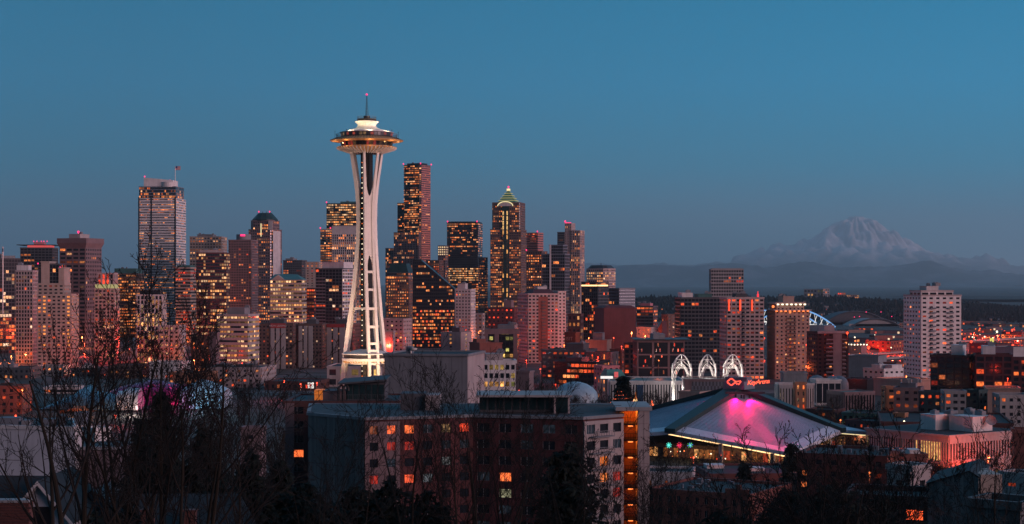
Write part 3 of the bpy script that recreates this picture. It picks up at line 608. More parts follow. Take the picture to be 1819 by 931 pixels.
tower('brick_block', 'dark red block with small red windows behind the square arched offices', 'building', 866, 912, 921, 548, 1750, 'maroon', LOW, st='grid', fh=3.6, bay=4.2, wf=.4, hf=.4, lit=.3, pal='rd', plants=[(.6, .9, .1, .6, 8, 'mauve', 1)])
tower('office_block', 'black glass offices with greenish yellow lights in a concrete portal frame', 'building', 862, 912, 921, 586, 1300, 'black_clad', LOW, st='ribbon', fh=4.2, bay=3, hf=.6, lit=.3, pal='gn', plants=[(.4, 1, .2, .8, 3.4, 'grey_panel', 4)])
s = Bld('concrete_portal', 'grey concrete portal frame standing before the black glass offices', 'portal', 862, 918, 921, 1280, LOW); b = MB(); h = s.z(584)
for u in (.02, .36, .96): b.box(-s.a * (1 - u) - 1.5, -1, 0, -s.a * (1 - u) + 1.5, 1.5, h - 4)
b.box(-s.a - .5, -1.2, h - 4, 1.6, 1.6, h); b.build('wall', 'mauve', s.o)
tower('office_block', 'small pale slab with one column of lit stair windows', 'building', 784, 818, 837, 592, 1350, 'pink_concrete', LOW, st='grid', fh=3.1, bay=12, wf=.12, hf=.5, lit=.9, pal='yw', plants=[(.5, .9, .1, .6, 4, 'mauve', 1)])
tower('brick_block', 'plain reddish brick box in front of the portal framed offices', 'building', 834, 852, 892, 611, 1250, 'brick', LOW, st='blank', plants=[(.1, .5, .1, .5, 3, 'brick', 1)])
tower('office_block', 'pink lit block squeezed between the white tower and dark red block', 'building', 841, 857, 863, 558, 1750, 'pink_concrete', LOW, st='grid', fh=4, bay=4, wf=.5, hf=.5, lit=.3, pal='or')
tower('office_block', 'pinkish pale block with a square annexe right of the observation tower', 'building', 677, 716, 731, 568, 1500, 'pink_concrete', LOW, st='grid', fh=3.5, bay=4, wf=.45, hf=.4, lit=.12, pal='yw')
tower('annexe', 'blank pink annexe below the pale block right of the observation tower', 'building', 676, 698, 702, 590, 1420, 'pink_concrete', LOW, st='blank')

# between the ribbed tower and the maroon block
s = Bld('office_tower', 'tower with an octagonal dark cap and two bright rows of windows', 'tower', 1039, 1078, 1096, 2500, DT)
s.tier(s.rect(ch=6), 0, s.z(478), 'pink_concrete', single=True, st='grid', fh=4, bay=3.2, wf=.6, hf=.55, lit=.3, pal='yw', litfn=lambda u, v, c: (pick('yw') if rng.random() < .85 else c) if v > .82 and v < .97 else c)
b = MB(); P = s.rect(ch=6); cxx, cyy = -s.a / 2, s.b / 2; b.prism(P, s.z(478), s.z(471), [(cxx + (x - cxx) * .7, cyy + (y - cyy) * .7) for x, y in P]); b.build('roof_cap', 'dark_metal', s.o)
b = MB(); b.tube([(cxx, cyy, s.z(471)), (cxx, cyy, s.z(467))], .4, 5); b.build('spire', 'dark_metal', s.o); s.done()
s = tower('glass_tower', 'dark glass tower with one glowing yellow line beneath its roof', 'tower', 1033, 1062, 1081, 502, 1900, 'slate', DT, st='grid', fh=3.5, bay=2.6, wf=.85, hf=.75, lit=.12, pal='or', glass='teal_a', fin=False)
b = MB(); b.box(-s.a + .2, -.62, s.z(508.5), 0, -.40, s.z(506)); b.box(.42, 0, s.z(508.5), .62, s.b * .9, s.z(506)); b.build('strip_light', 'strip_warm', s.o); s.done()
tower('glass_tower', 'blue grey glass block stepping down right of the yellow line tower', 'tower', 1078, 1100, 1128, 513, 1950, 'steel_blue', DT, st='grid', fh=3.5, bay=2.4, wf=.86, hf=.76, lit=.10, pal='am', glass='mirror_a', right=dict(st='ribbon', hf=.15, lit=0))
s = tower('windowless_block', 'huge windowless maroon block with a sloped shoulder', 'building', 1056, 1073, 1130, 549, 1550, 'maroon', LOW, st='blank', fin=False)
b = MB(); b.prism(s.rect(), s.h + .9, s.z(543), s.rect(.1, .9, .12, .88)); b.build('crown', 'maroon', s.o); s.done()
tower('apartment_tower', 'dark terraced apartment block with a small reddish penthouse', 'tower', 1131, 1160, 1168, 545, 1700, 'slate', AP, st='ribbon', fh=3.2, bay=4, hf=.55, lit=.2, pal='or', plants=[(.2, .8, .1, .7, 3, 'flag_pink', 2)])
tower('office_block', 'low pink lit block below the dark terraced apartments', 'building', 1131, 1156, 1166, 583, 1500, 'pink_concrete', LOW, st='grid', fh=3.6, bay=5, wf=.3, hf=.3, lit=.3, pal='or')
s = Bld('chapel_gable', 'dark red steep gable roof behind the framed glass offices', 'building', 1160, 1176, 1186, 1450, LOW)
b = MB(); h = s.z(600); hh = s.z(570); b.prism(s.rect(), 0, h); b.build('wall', 'dark_brick', s.o)
b = MB(); b.faces([(-s.a, 0, h), (0, 0, h), (0, s.b, h), (-s.a, s.b, h), (-.5, 1, hh), (-.5, s.b - 1, hh)], [(0, 1, 4), (1, 2, 5, 4), (2, 3, 5), (3, 0, 4, 5)]); b.build('roof', 'maroon', s.o)
tower('apartment_tower', 'plain brown slab rising between terraced apartments and dark green condo', 'tower', 1176, 1186, 1206, 560, 1500, 'brown', AP, st='grid', fh=3.1, bay=3.4, wf=.4, hf=.4, lit=.18, pal='mx')
tower('office_tower', 'lone boxy grey tower with red lit rooms standing against the hills', 'tower', 1260, 1263, 1321, 479, 2000, 'grey_concrete', DT, st='grid', fh=3.9, bay=3.0, wf=.72, hf=.6, lit=.06, pal='rd', dep=40, glass='mirror_a', plants=[(.1, .9, .05, .95, 1.2, 'grey_concrete', 0)])
s = tower('condo_tower', 'dark green glass condo slab with white rooftop boxes', 'tower', 1200, 1209, 1280, 530, 1350, 'slate', AP, st='grid', fh=3.0, bay=3.0, wf=.84, hf=.62, lit=.06, pal='or', glass='teal_a', dep=34, plants=[(.1, .9, .05, .32, 4, 'white_paint', 2), (.2, .9, .45, .8, 3.2, 'teal_roof', 3)])
s = tower('condo_tower', 'pale gridded condo tower with red uplights at its parapet', 'tower', 1279, 1291, 1357, 530, 1250, 'pink_concrete', AP, st='grid', fh=2.95, bay=3.4, wf=.7, hf=.5, lit=.17, pal='rd', dep=30, plants=[(.2, .7, .3, .6, 3, 'slate', 3)], fin=False)
for v in (.04, .34, .66):
    b = MB(); b.box(.45, s.b * v, s.h - 9, .9, s.b * v + 1.0, s.h - 1); b.build('uplight', 'lamp_red', s.o)
for j in range(2, int(s.h / 2.95) - 1):
    q = MB(); q.box(.4, s.b * .42, j * 2.95, 1.9, s.b * .54, j * 2.95 + .95); q.build('balcony', 'grey_panel', s.o)
b = MB(); b.tube([(-s.a * .3, s.b * .9, s.h), (-s.a * .3, s.b * .9, s.h + 5)], .25, 5); b.box(-s.a * .3 - .6, s.b * .9 - .6, s.h + .9, -s.a * .3 + .6, s.b * .9 + .6, s.h + 3); b.build('roof_light', 'neon_red', s.o); s.done()
s = Bld('apartment_tower', 'tan apartment tower with two tiers of bright cornice lights', 'tower', 1363, 1377, 1438, 1250, AP)
kw = dict(st='grid', fh=2.75, bay=3.0, wf=.42, hf=.42, lit=.17, pal='am')
h = s.z(552); s.tier(s.rect(), 0, h, 'tan', right=dict(bay=3.2), **kw); s.tier(s.rect(.08, .92, .06, .86), h, s.z(539), 'tan', **kw); s.plant(.2, .8, .28, .60, s.z(539), 5, 'tan', 2)
for z, q in ((h + .2, (0, 1, 0, 1)), (s.z(539.6), (.08, .92, .06, .86))):
    b = MB(); P = s.rect(*q); b.prism([(P[0][0] - 1.4, P[0][1] - 1.4), (P[1][0] + 1.4, P[1][1] - 1.4), (P[2][0] + 1.4, P[2][1] + 1.4), (P[3][0] - 1.4, P[3][1] + 1.4)], z, z + .5); b.build('cornice', 'white_concrete', s.o)
    y = P[1][1]
    while y < P[2][1]:
        b = MB(); b.box(P[1][0] + 1.2, y, z - 1.0, P[1][0] + 1.7, y + 1.5, z - .1); b.build('cornice_light', 'lamp_orange' if z < h + 1 else 'lamp_white', s.o); y += 3.3
for j in range(2, int(h / 2.75) - 1):
    q = MB(); q.box(.4, s.b * .36, j * 2.75, 1.7, s.b * .60, j * 2.75 + .3); q.box(1.62, s.b * .36, j * 2.75 + .3, 1.7, s.b * .60, j * 2.75 + 1.0); q.build('balcony', 'brown', s.o)
b = MB(); b.ball((0, -1.5, h + 3), 1.0, 10); b.build('roof_lamp', 'lamp_orange', s.o, smooth=True); s.done()
s = Bld('apartment_tower', 'maroon and white striped apartment tower with stacked balconies', 'tower', 1434, 1452, 1507, 1180, AP)
h = s.z(592); s.tier(s.rect(), 0, h, 'dark_brick', st='grid', fh=2.8, bay=3.6, wf=.5, hf=.5, lit=.14, pal='or')
b = MB(); b.box(.30, s.b * .50, .5, .75, s.b * .78, h - .5); b.build('pale_panel', 'pink_concrete', s.o)
b = MB(); b.box(-.3, s.b * .0, h - .2, 1.0, s.b * .9, h + 1.6); b.build('cornice', 'white_concrete', s.o)
for j in range(1, int(h / 2.8)):
    for v0, v1 in ((.27, .49), (.79, .90)):
        q = MB(); q.box(.4, s.b * v0, j * 2.8, 1.5, s.b * v1, j * 2.8 + .9); q.build('balcony', 'pink_concrete', s.o)
s.plant(.2, .8, .3, .62, h, 5, 'white_concrete', 1); s.done()
s = Bld('condo_tower', 'stand alone pale pink condo tower with balconies, right of the stadium arch', 'tower', 1606, 1636, 1707, 1120, AP)
h = s.z(526); s.tier(s.rect(), 0, h, 'pink_concrete', st='grid', fh=2.95, bay=4.4, wf=.52, hf=.42, lit=.15, pal='rd', right=dict(bay=4.2), trim='white_paint')
s.tier(s.rect(.36, 1, .0, .80), h, s.z(518), 'pink_concrete', st='grid', fh=3, bay=5.2, wf=.8, hf=.55, lit=.05, trim='white_paint'); s.plant(.5, .9, .18, .48, s.z(518), 3.4, 'white_concrete', 4)
for j in range(1, int(h / 2.95) - 1):
    for v0, v1 in ((.22, .36), (.66, .80)):
        q = MB(); q.box(.3, s.b * v0, j * 2.95, 1.7, s.b * v1, j * 2.95 + .9); q.build('balcony', 'steel_blue', s.o)
s.done(100)
# ================================================================== low and mid height blocks
def low(label, xl, xc, xr, top, Y, mat, cat='building', name='low_building', **kw):
    d = dict(st='grid', fh=3.4, bay=4.0, wf=.45, hf=.45, lit=.15, pal='or'); d.update(kw)
    return tower(name, label, cat, xl, xc, xr, top, Y, mat, LOW, **d)
low('red lit flat block at the far left edge beside the curved museum', -12, 40, 56, 688, 950, 'brick', lit=.5, plants=[(.2, .6, .2, .6, 2, 'roof_gravel', 1)])
low('long dark block at the left edge above the red lit flat block', -12, 52, 72, 655, 1250, 'slate', plants=[(.1, .5, .2, .6, 2.5, 'grey_panel', 2)])
low('white parking deck with dark ribbon openings behind the bare trees', 78, 140, 152, 690, 1090, 'white_concrete', name='parking_deck', cat='parking deck', st='ribbon', fh=3.2, hf=.5, lit=.15)
low('grey walk up flats behind the white parking deck', 64, 112, 126, 652, 1300, 'grey_concrete', lit=.2)
low('dark slate flats with pale roof boxes left of the amber striped tower', 126, 178, 196, 656, 1280, 'slate', lit=.2, plants=[(.3, .7, .2, .6, 2.5, 'white_paint', 2)])
low('brownish flats below the black striped tower', 194, 250, 268, 650, 1260, 'brown', lit=.25, pal='am')
low('white square windowed block below the narrow beige tower', 283, 318, 330, 580, 1420, 'white_concrete', wf=.5, hf=.5, lit=.35, pal='yw')
low('white flats with a pink wall under the maroon tower', 266, 318, 338, 645, 1250, 'white_paint', lit=.15)
low('ochre brick row in front of the white flats with pink wall', 300, 362, 386, 664, 1120, 'orange_stucco', lit=.15)
low('pale apartment row with staggered bays left of the banner slabs', 366, 462, 490, 655, 1150, 'pink_concrete', wf=.4, lit=.15, plants=[(.1, .3, .2, .6, 2, 'roof_gravel', 1), (.5, .8, .2, .6, 2, 'roof_gravel', 1)])
low('narrow grey concrete shaft left of the banded white office', 372, 384, 390, 592, 1300, 'mauve', st='blank')
low('dim brown flats squeezed below the maroon tower and banded office', 340, 372, 384, 600, 1450, 'brown', lit=.25)
low('dark red low terrace left of the observation tower base', 470, 560, 584, 680, 1120, 'dark_brick', lit=.1, pal='rd')
low('black offices with one long orange lit storey near the red hipped cap tower', 985, 1058, 1082, 645, 1180, 'black_clad', st='ribbon', fh=4, bay=3, hf=.55, lit=.6, pal='or', plants=[(.2, .6, .2, .7, 3, 'slate', 3)])
low('dark cluttered roof block behind the orange lit black offices', 962, 1040, 1060, 624, 1260, 'slate', lit=.3, pal='rd', wf=.6, plants=[(.5, .9, .2, .7, 5, 'slate', 2)])
s = low('dark brown block carrying painted wall letters beside the broad pinkish tower', 1003, 1022, 1030, 592, 1420, 'dark_brick', st='blank', fin=False)
text('lettering', 'ISIT', 4.2, 'pink_concrete', s.o, (-s.a + .8, -.12, s.h - 6), (R(90), 0, 0)); s.done()
low('small dark tower with rows of white lit windows above the painted letter block', 1009, 1031, 1036, 559, 1700, 'dark_brick', wf=.5, hf=.5, bay=4.5, fh=6, lit=.4, pal='yw')
low('plain tan box with a grey roof room in front of the maroon windowless block', 1040, 1078, 1086, 606, 1330, 'tan', st='blank', plants=[(.3, .75, .2, .7, 6, 'grey_panel', 0)])
low('dark green grey hall with two lit stair slots before the tan box', 1042, 1084, 1098, 628, 1230, 'slate', st='grid', bay=9, wf=.12, hf=.7, fh=5, lit=.4, pal='am')
low('dark brown glass offices left of the framed glass offices', 1109, 1128, 1134, 611, 1190, 'dark_brick', wf=.7, hf=.6, lit=.18)
low('red lit narrow block between the hall and brown glass offices', 1084, 1104, 1112, 622, 1260, 'brick', lit=.5, pal='rd')
s = tower('office_block', 'framed glass offices with pink grey grid piers under an overhanging flat roof', 'building', 1125, 1132, 1216, 607, 1120, 'mauve', LOW, st='grid', fh=9.5, bay=10.5, wf=.86, hf=.88, lit=.0, dep=30, glass='dull_a', fin=False, z0=-2,
          litfn=lambda u, v, c: c)
b = MB(); b.prism([(-s.a - 2, -2), (2.5, -2), (2.5, s.b + 4), (-s.a - 2, s.b + 4)], s.h + .9, s.h + 1.6); b.build('roof_slab', 'dark_metal', s.o)
for j in range(9):
    for i in range(26):
        if rng.random() < (.30 if j == 7 else .10):
            q = MB(); q.face([(.10, s.b * i / 26 + .2, 2 + j * 3.6), (.10, s.b * (i + .8) / 26, 2 + j * 3.6), (.10, s.b * (i + .8) / 26, 4.2 + j * 3.6), (.10, s.b * i / 26 + .2, 4.2 + j * 3.6)]); o = q.build('window', 'glass_o', s.o); o.color = (*pick('rd'), 1)
s.plant(.1, .9, .35, .6, s.h + 1.6, 3, 'grey_panel', 2); s.done()

# teal roofed hall, dome, small kiosks at the fairground
s = Bld('hall', 'pale hall with a green hipped roof and a red lit dormer', 'hall', 1062, 1076, 1128, 1030, LOW); h = s.z(672)
s.tier(s.rect(), 0, h, 'beige', st='grid', fh=4, bay=6, wf=.4, hf=.5, lit=.3, pal='or', parapet=0)
b = MB(); b.prism(s.rect(.0, 1, .05, .72), h, s.z(658), s.rect(.3, .7, .12, .62)); b.build('roof', 'green_copper', s.o)
b = MB(); b.box(-.8, s.b * .30, h + .5, .4, s.b * .42, s.z(661)); b.build('dormer', 'pink_glow', s.o); s.done()
low('pink walled hall with a dark red roof behind the green hipped roof', 1056, 1070, 1100, 652, 1120, 'flag_pink', lit=.2)
t_ = thing('dome', 'pale blue shallow dome left of the decorated fir tree', 'dome', W(1022, 700, 960) - Vector((0, 0, 3)))
b = MB(); b.lathe([(12.6, -4), (12.6, 2), (11.9, 4.2), (9.8, 6.6), (6.6, 8.6), (3, 9.7), (.01, 10)], 40); b.build('shell', 'pale_dome', t_, smooth=True)
s = tower('fairground_hall', 'long ribbed white hall with hanging blue banners behind the decorated fir', 'hall', 1078, 1084, 1216, 679, 1000, 'white_concrete', LOW, st='stripe', fh=14, bay=1.6, wf=.45, lit=0, dep=30, pd=.6, roof='teal_roof', fin=False)
for v in (.17, .36):
    q = MB(); q.box(1.0, s.b * v, 1, 1.3, s.b * (v + .085), s.h - 1.5); q.build('banner', 'banner_blue', s.o)
s.done()
tower('fairground_hall', 'white ribbed hall with an amber brick pier behind the arena ridge', 'hall', 1378, 1384, 1420, 684, 930, 'white_concrete', LOW, st='stripe', fh=20, bay=1.5, wf=.4, lit=0, pd=.7, roof='teal_roof')
low('amber lit brick pier rising between two white ribbed halls', 1410, 1413, 1432, 682, 915, 'orange_stucco', name='brick_pier', cat='pier', st='grid', bay=2.4, wf=.3, hf=.6, lit=.3)
tower('fairground_hall', 'white ribbed hall washed by red light right of the amber pier', 'hall', 1431, 1433, 1446, 684, 925, 'white_concrete', LOW, st='stripe', fh=20, bay=1.4, wf=.4, lit=0, pd=.7)
tower('fairground_hall', 'plain white panelled hall beneath two grey domes', 'hall', 1440, 1450, 1494, 677, 1000, 'white_paint', LOW, st='stripe', fh=20, bay=4, wf=.9, lit=0, pd=.15, core='white_paint', roof='teal_roof')
tower('fairground_hall', 'dark brown hall with a grid of white ribs right of the two domes', 'hall', 1470, 1500, 1553, 699, 950, 'mauve', LOW, st='stripe', fh=20, bay=1.8, wf=.6, lit=0, pd=.6, roof='teal_roof')
low('low grey roof hall behind the tan tower base', 1386, 1392, 1434, 664, 1060, 'grey_panel', st='blank')
for px, py, r, lb in ((1451, 672, 6.0, 'grey dome on the hall roof, left of three'), (1480, 674, 6.2, 'ribbed grey dome on the hall roof, middle of three'), (1491, 672, 5.6, 'grey dome on the hall roof, right of three')):
    p = W(px, py, 1040); t_ = thing('roof_dome', lb, 'dome', (p.x, p.y, p.z - 4), 0, 'grey domes on the hall roof')
    b = MB(); b.lathe([(r, -8), (r, 0), (r * .95, r * .3), (r * .75, r * .66), (r * .42, r * .9), (.01, r)], 24); b.build('shell', 'steel_blue', t_, smooth=True)
s = Bld('checkered_hall', 'checkered blue grey hall behind the left arena ridge', 'hall', 1212, 1216, 1296, 940, LOW, dep=24); h = s.z(676); s.tier(s.rect(), 0, h, 'mauve', st='blank')
b = MB(); bb = MB(); nn = 22; L = s.b
for i in range(nn):
    for j in range(5):
        q = b if (i + j) % 2 else bb; q.box(.02, L * (.16 + .84 * i / nn), h - 12.5 + j * 2.4, .14, L * (.16 + .84 * (i + 1) / nn) - .05, h - 10.2 + j * 2.4)
b.build('light_check', 'steel_blue', s.o); bb.build('dark_check', 'slate', s.o); s.done()
tower('low_annexe', 'plain tan annexe with a teal edged roof behind the left arena slope', 'building', 1206, 1242, 1262, 699, 880, 'tan', LOW, st='blank')

# right hand middle ground
low('dark glass and brick block with white framed top floor right of the pink condo', 1730, 1733, 1798, 632, 960, 'maroon', name='apartment_block', fh=3.4, bay=4.6, wf=.8, hf=.72, lit=.14, pal='or', glass='teal_a', plants=[(.1, .9, .2, .55, 5, 'white_paint', 2)], dep=30)
low('dark metal clad wing with a grey glass corner beside the white framed block', 1653, 1722, 1732, 634, 970, 'dark_brick', name='apartment_block', fh=3.4, bay=4.6, wf=.8, hf=.72, lit=.10, pal='rd', plants=[(.5, .8, .2, .8, 6, 'white_paint', 2)])
low('brown flats with dark red piers at the right edge', 1795, 1798, 1840, 638, 1000, 'maroon', name='apartment_block', fh=3.2, bay=4, wf=.6, hf=.6, lit=.25, dep=30)
low('tan stucco flats with small windows left of the slate flats', 1566, 1574, 1592, 689, 860, 'orange_stucco', name='apartment_block', lit=.22, fh=3.2, bay=3.8)
low('grey mauve flats with two bright ground floor windows', 1588, 1634, 1640, 692, 840, 'mauve', name='apartment_block', lit=.28, fh=3.3, bay=3.6, plants=[(.2, .8, .3, .8, 2.5, 'steel_blue', 4)])
low('slate flats with white trimmed windows between mauve and green flats', 1632, 1672, 1680, 699, 815, 'slate', name='apartment_block', lit=.15, fh=3.2, bay=3.6)
low('olive green flats with white balconies', 1672, 1678, 1716, 697, 800, 'grey_panel', name='apartment_block', lit=.15, fh=3.1, bay=3.2, wf=.6)
low('teal grey flats with few windows right of the olive flats', 1715, 1738, 1753, 696, 830, 'dark_teal', name='apartment_block', lit=.2, fh=3.2, bay=4)
low('wide plain tan storehouse wall behind the teal grey flats', 1748, 1752, 1812, 691, 900, 'tan', st='blank', dep=30)
low('pale grey gabled flats with small dark windows at the right edge', 1764, 1776, 1830, 704, 820, 'grey_concrete', name='apartment_block', lit=.12, dep=25)
low('long dark brown roofed hall in front of the slate flats', 1560, 1566, 1800, 752, 760, 'dark_brick', name='hall', cat='hall', st='blank', dep=26)
low('low tan wall building with a flat roof left of the pink condo tower base', 1552, 1600, 1660, 677, 1050, 'tan', st='blank')
low('white two storey block amid dark trees left of the pink condo tower', 1534, 1570, 1606, 657, 1250, 'white_paint', lit=.05, fh=3.5, bay=5, wf=.5, hf=.35, plants=[(.2, .6, .2, .6, 3, 'white_paint', 1), (.7, 1, .4, .9, 3, 'white_paint', 0)])
low('black low hall left of the white two storey block', 1495, 1540, 1556, 676, 1100, 'black_clad', st='blank')
low('brown brick warehouse beyond the white two storey block', 1570, 1592, 1612, 646, 1500, 'brick', lit=.1)
low('low grey sheds under the elevated roadway', 1502, 1560, 1575, 634, 1750, 'grey_panel', st='blank')
low('brick warehouse with a red lit front beyond the elevated roadway', 1538, 1582, 1606, 607, 2500, 'brick', lit=.25, pal='rd', fh=5, bay=8)
low('pale shed carrying a row of white lights at the harbour', 1500, 1530, 1540, 613, 2300, 'mauve', st='blank')
low('long red lit warehouse right of the pink condo tower', 1722, 1770, 1800, 612, 2100, 'maroon', st='grid', bay=10, fh=8, wf=.5, hf=.3, lit=.3, pal='rd')
low('grey white shed by the right edge of the harbour flats', 1760, 1800, 1830, 618, 1900, 'grey_concrete', st='blank')
low('parking deck with red lit storeys at the right edge', 1780, 1815, 1840, 590, 2800, 'mauve', name='parking_deck', cat='parking deck', st='ribbon', fh=4, hf=.6, lit=.9, pal='rd')
low('dark low sheds at the right edge behind the brown flats', 1800, 1812, 1835, 640, 1500, 'slate', st='blank')

# ================================================================== observation tower
NX, NY = W(651.5, 500, 1050).x, 1050
nd = thing('observation_tower', 'tall white three legged observation tower with a floodlit saucer on top', 'tower', (NX, NY, 0))
NZ = lambda py: ZZ(py, NY); PXM = 1050 / F
def interp(t, z):
    for (a, va), (b_, vb) in zip(t, t[1:]):
        if z <= b_: k = (z - a) / (b_ - a); k = max(0, min(1, k)); return va + (vb - va) * k
    return t[-1][1]
RR = [(0, 15.6), (20, 13.7), (40, 11.2), (54, 9.2), (70, 7.2), (86, 5.6), (98, 4.85), (108, 4.65), (118, 4.8), (126, 5.3), (134, 6.3), (142, 7.5), (151, 8.9)]
SS = [(0, 2.75), (86, 2.55), (108, 2.35), (118, 2.45), (126, 2.8), (134, 3.3), (142, 3.9), (151, 4.4)]
ZS = [-1.5 + 2.55 * i for i in range(61)]
for az in (22, -98, 142):
    A = R(az); rad = Vector((math.sin(A), -math.cos(A), 0)); tan = Vector((math.cos(A), math.sin(A), 0))
    leg = MB()
    for sd in (-1, 1):
        V = []; wt = .85; wd_ = 1.15
        for z in ZS:
            c = rad * interp(RR, z) + tan * sd * interp(SS, z) + Vector((0, 0, z)); k = 1.0 if z < 126 else 1 - .28 * (z - 126) / 25
            V += [c + tan * (-wt * k) + rad * wd_ * k, c + tan * (wt * k) + rad * wd_ * k, c + tan * (wt * k) - rad * wd_ * k, c - tan * (wt * k) - rad * wd_ * k]
        fs = [(4 * i + k, 4 * i + (k + 1) % 4, 4 * i + 4 + (k + 1) % 4, 4 * i + 4 + k) for i in range(len(ZS) - 1) for k in range(4)]
        leg.faces(V, fs)
    z = 76.0
    while z < 133:                                   # web plate between the two beams, with a pointed slot below and a U above
        z1 = z + 1.0; hg = lambda q: interp(SS, q) - .5
        op = lambda q: 0 if 87 < q < 123 else (hg(q) * min(1, math.sqrt((q - 123) / 9)) if q >= 123 else hg(q) * min(1, ((87 - q) / 10) ** .6))
        for sd in (-1, 1):
            if op(z) >= hg(z) and op(z1) >= hg(z1): continue
            P = lambda q, t_, k: rad * (interp(RR, q) + k) + tan * sd * t_ + Vector((0, 0, q))
            leg.faces([P(z, op(z), .55), P(z, hg(z), .55), P(z1, hg(z1), .55), P(z1, op(z1), .55), P(z, op(z), -.55), P(z, hg(z), -.55), P(z1, hg(z1), -.55), P(z1, op(z1), -.55)],
                      [(0, 1, 2, 3), (4, 7, 6, 5), (0, 3, 7, 4)])
        z = z1
    lo_ = leg.build('leg', 'needle_white', nd)
    for z in (76.8, 66, 54.5, 43.5, 33.4, 29, 21.2, 11):
        q = MB(); p = rad * interp(RR, z) + Vector((0, 0, z)); h_ = interp(SS, z); hh = .75
        V = [p + tan * sx * (h_ - .8) + rad * sr * .8 + Vector((0, 0, sz * hh)) for sz in (-1, 1) for sr in (1, -1) for sx in (-1, 1)]
        q.faces(V, [(0, 1, 5, 4), (2, 6, 7, 3), (4, 5, 7, 6), (0, 2, 3, 1)]); q.build('rung', 'needle_white', lo_)
b = MB(); b.lathe([(3.3, 0), (3.3, 151)], 6); b.build('elevator_core', 'needle_dark', nd)
b = MB()
for k in range(6):
    a = math.pi / 3 * k; b.tube([(3.5 * math.cos(a), 3.5 * math.sin(a), 0), (3.5 * math.cos(a), 3.5 * math.sin(a), 151)], .28, 4)
z = 4
while z < 150:
    b.lathe([(3.55, z), (3.75, z + .2), (3.55, z + .4)], 6); z += 3.2
b.build('core_frame', 'dark_metal', nd)
for i in range(46):
    q = MB(); q.ball((-2.6, -2.9, 4 + i * 3.1), .30, 6); q.build('core_light', 'lamp_white' if i % 3 else 'lamp_orange', nd)
# braces between the legs at 54 m
b = MB(); PT = [Vector((math.sin(R(a)) * 8.9, -math.cos(R(a)) * 8.9, 54.5)) for a in (22, 142, 262)]
for i in range(3): b.tube([PT[i], PT[(i + 1) % 3]], .9, 4); b.tube([PT[i], (0, 0, 54.5)], .7, 4)
b.build('brace', 'needle_white', nd)
# the lower deck
b = MB(); b.lathe([(3.4, NZ(620)), (8, NZ(622.5)), (15.2, NZ(627.6)), (15.2, NZ(629))], 40); dk = b.build('deck_roof', 'needle_white', nd)
b = MB(); b.lathe([(14.2, NZ(629)), (14.2, NZ(635.5))], 40); b.build('window_band', 'needle_dark', dk)
b = MB(); b.lathe([(14.6, NZ(635.4)), (15.1, NZ(636)), (15.1, NZ(639)), (13.2, NZ(643)), (11, NZ(646.5)), (3.5, NZ(647))], 40); b.build('deck_floor', 'needle_white', nd)
q = MB()
for k in range(48):
    a = 2 * math.pi * k / 48; q.obox((math.cos(a) * 11.2, math.sin(a) * 11.2), (math.cos(a), math.sin(a)), (-math.sin(a), math.cos(a)), 0, 3.2, -.12, .12, NZ(643.5), NZ(640.5))
q.build('deck_rib', 'needle_gold', nd)
# saucer
nr = 72
b = MB(); b.lathe([(9.4, NZ(271.5)), (9.8, NZ(270.5)), (14.2, NZ(267)), (17.6, NZ(263.6)), (18.0, NZ(262.2)), (17.6, NZ(261.2)), (15.4, NZ(260.8))], nr); b.build('saucer_base', 'needle_gold', nd, smooth=True)
q = MB()
for k in range(48):
    a = 2 * math.pi * k / 48; d = Vector((math.cos(a), math.sin(a), 0)); t2 = Vector((-d.y, d.x, 0))
    pr = [(9.6, NZ(271.6)), (14.2, NZ(267.6)), (17.7, NZ(264.2)), (18.35, NZ(262))]
    V = []
    for r_, z_ in pr: V += [d * r_ + t2 * .26 + Vector((0, 0, z_ + .1)), d * r_ - t2 * .26 + Vector((0, 0, z_ + .1)), d * r_ - t2 * .26 + Vector((0, 0, z_ - .75)), d * r_ + t2 * .26 + Vector((0, 0, z_ - .75))]
    q.faces(V, [(4 * i + m, 4 * i + (m + 1) % 4, 4 * i + 4 + (m + 1) % 4, 4 * i + 4 + m) for i in range(3) for m in range(4)])
q.build('saucer_rib', 'needle_white', nd)
b = MB(); b.lathe([(9.3, NZ(271.6)), (.01, NZ(271.4))], nr); b.build('saucer_soffit', 'needle_dark', nd)
b = MB(); b.lathe([(15.4, NZ(261.4)), (16.2, NZ(250.8))], nr); rest = b.build('restaurant_band', 'black_clad', nd)
for k in range(48):
    a = -2 * math.pi * k / 48; q = MB(); c = (.75, .06, .05) if rng.random() < .16 else ((.25, .12, .05) if rng.random() < .14 else DARK)
    a0, a1 = a - .052, a + .052; q.face([(15.55 * math.cos(a0), 15.55 * math.sin(a0), NZ(260.4)), (15.55 * math.cos(a1), 15.55 * math.sin(a1), NZ(260.4)), (16.22 * math.cos(a1), 16.22 * math.sin(a1), NZ(251.8)), (16.22 * math.cos(a0), 16.22 * math.sin(a0), NZ(251.8))])
    o = q.build('window', 'glass_o', rest); o.color = (*(x * .3 for x in c), 1)
b = MB(); b.lathe([(15.8, NZ(253.2)), (18.5, NZ(252.6)), (22.1, NZ(251.1)), (22.45, NZ(250.4)), (22.1, NZ(249.9)), (20.5, NZ(248.2)), (18.6, NZ(245.6)), (16.2, NZ(244.6))], nr); b.build('halo', 'needle_gold', nd, smooth=True)
q = MB()
for k in range(72):
    a = 2 * math.pi * k / 72; d = Vector((math.cos(a), math.sin(a), 0)); q.tube([d * 18.7 + Vector((0, 0, NZ(245.6) + .1)), d * 20.6 + Vector((0, 0, NZ(248.2) + .1)), d * 22.3 + Vector((0, 0, NZ(250) + .1))], .11, 4)
q.build('halo_rib', 'needle_dark', nd)
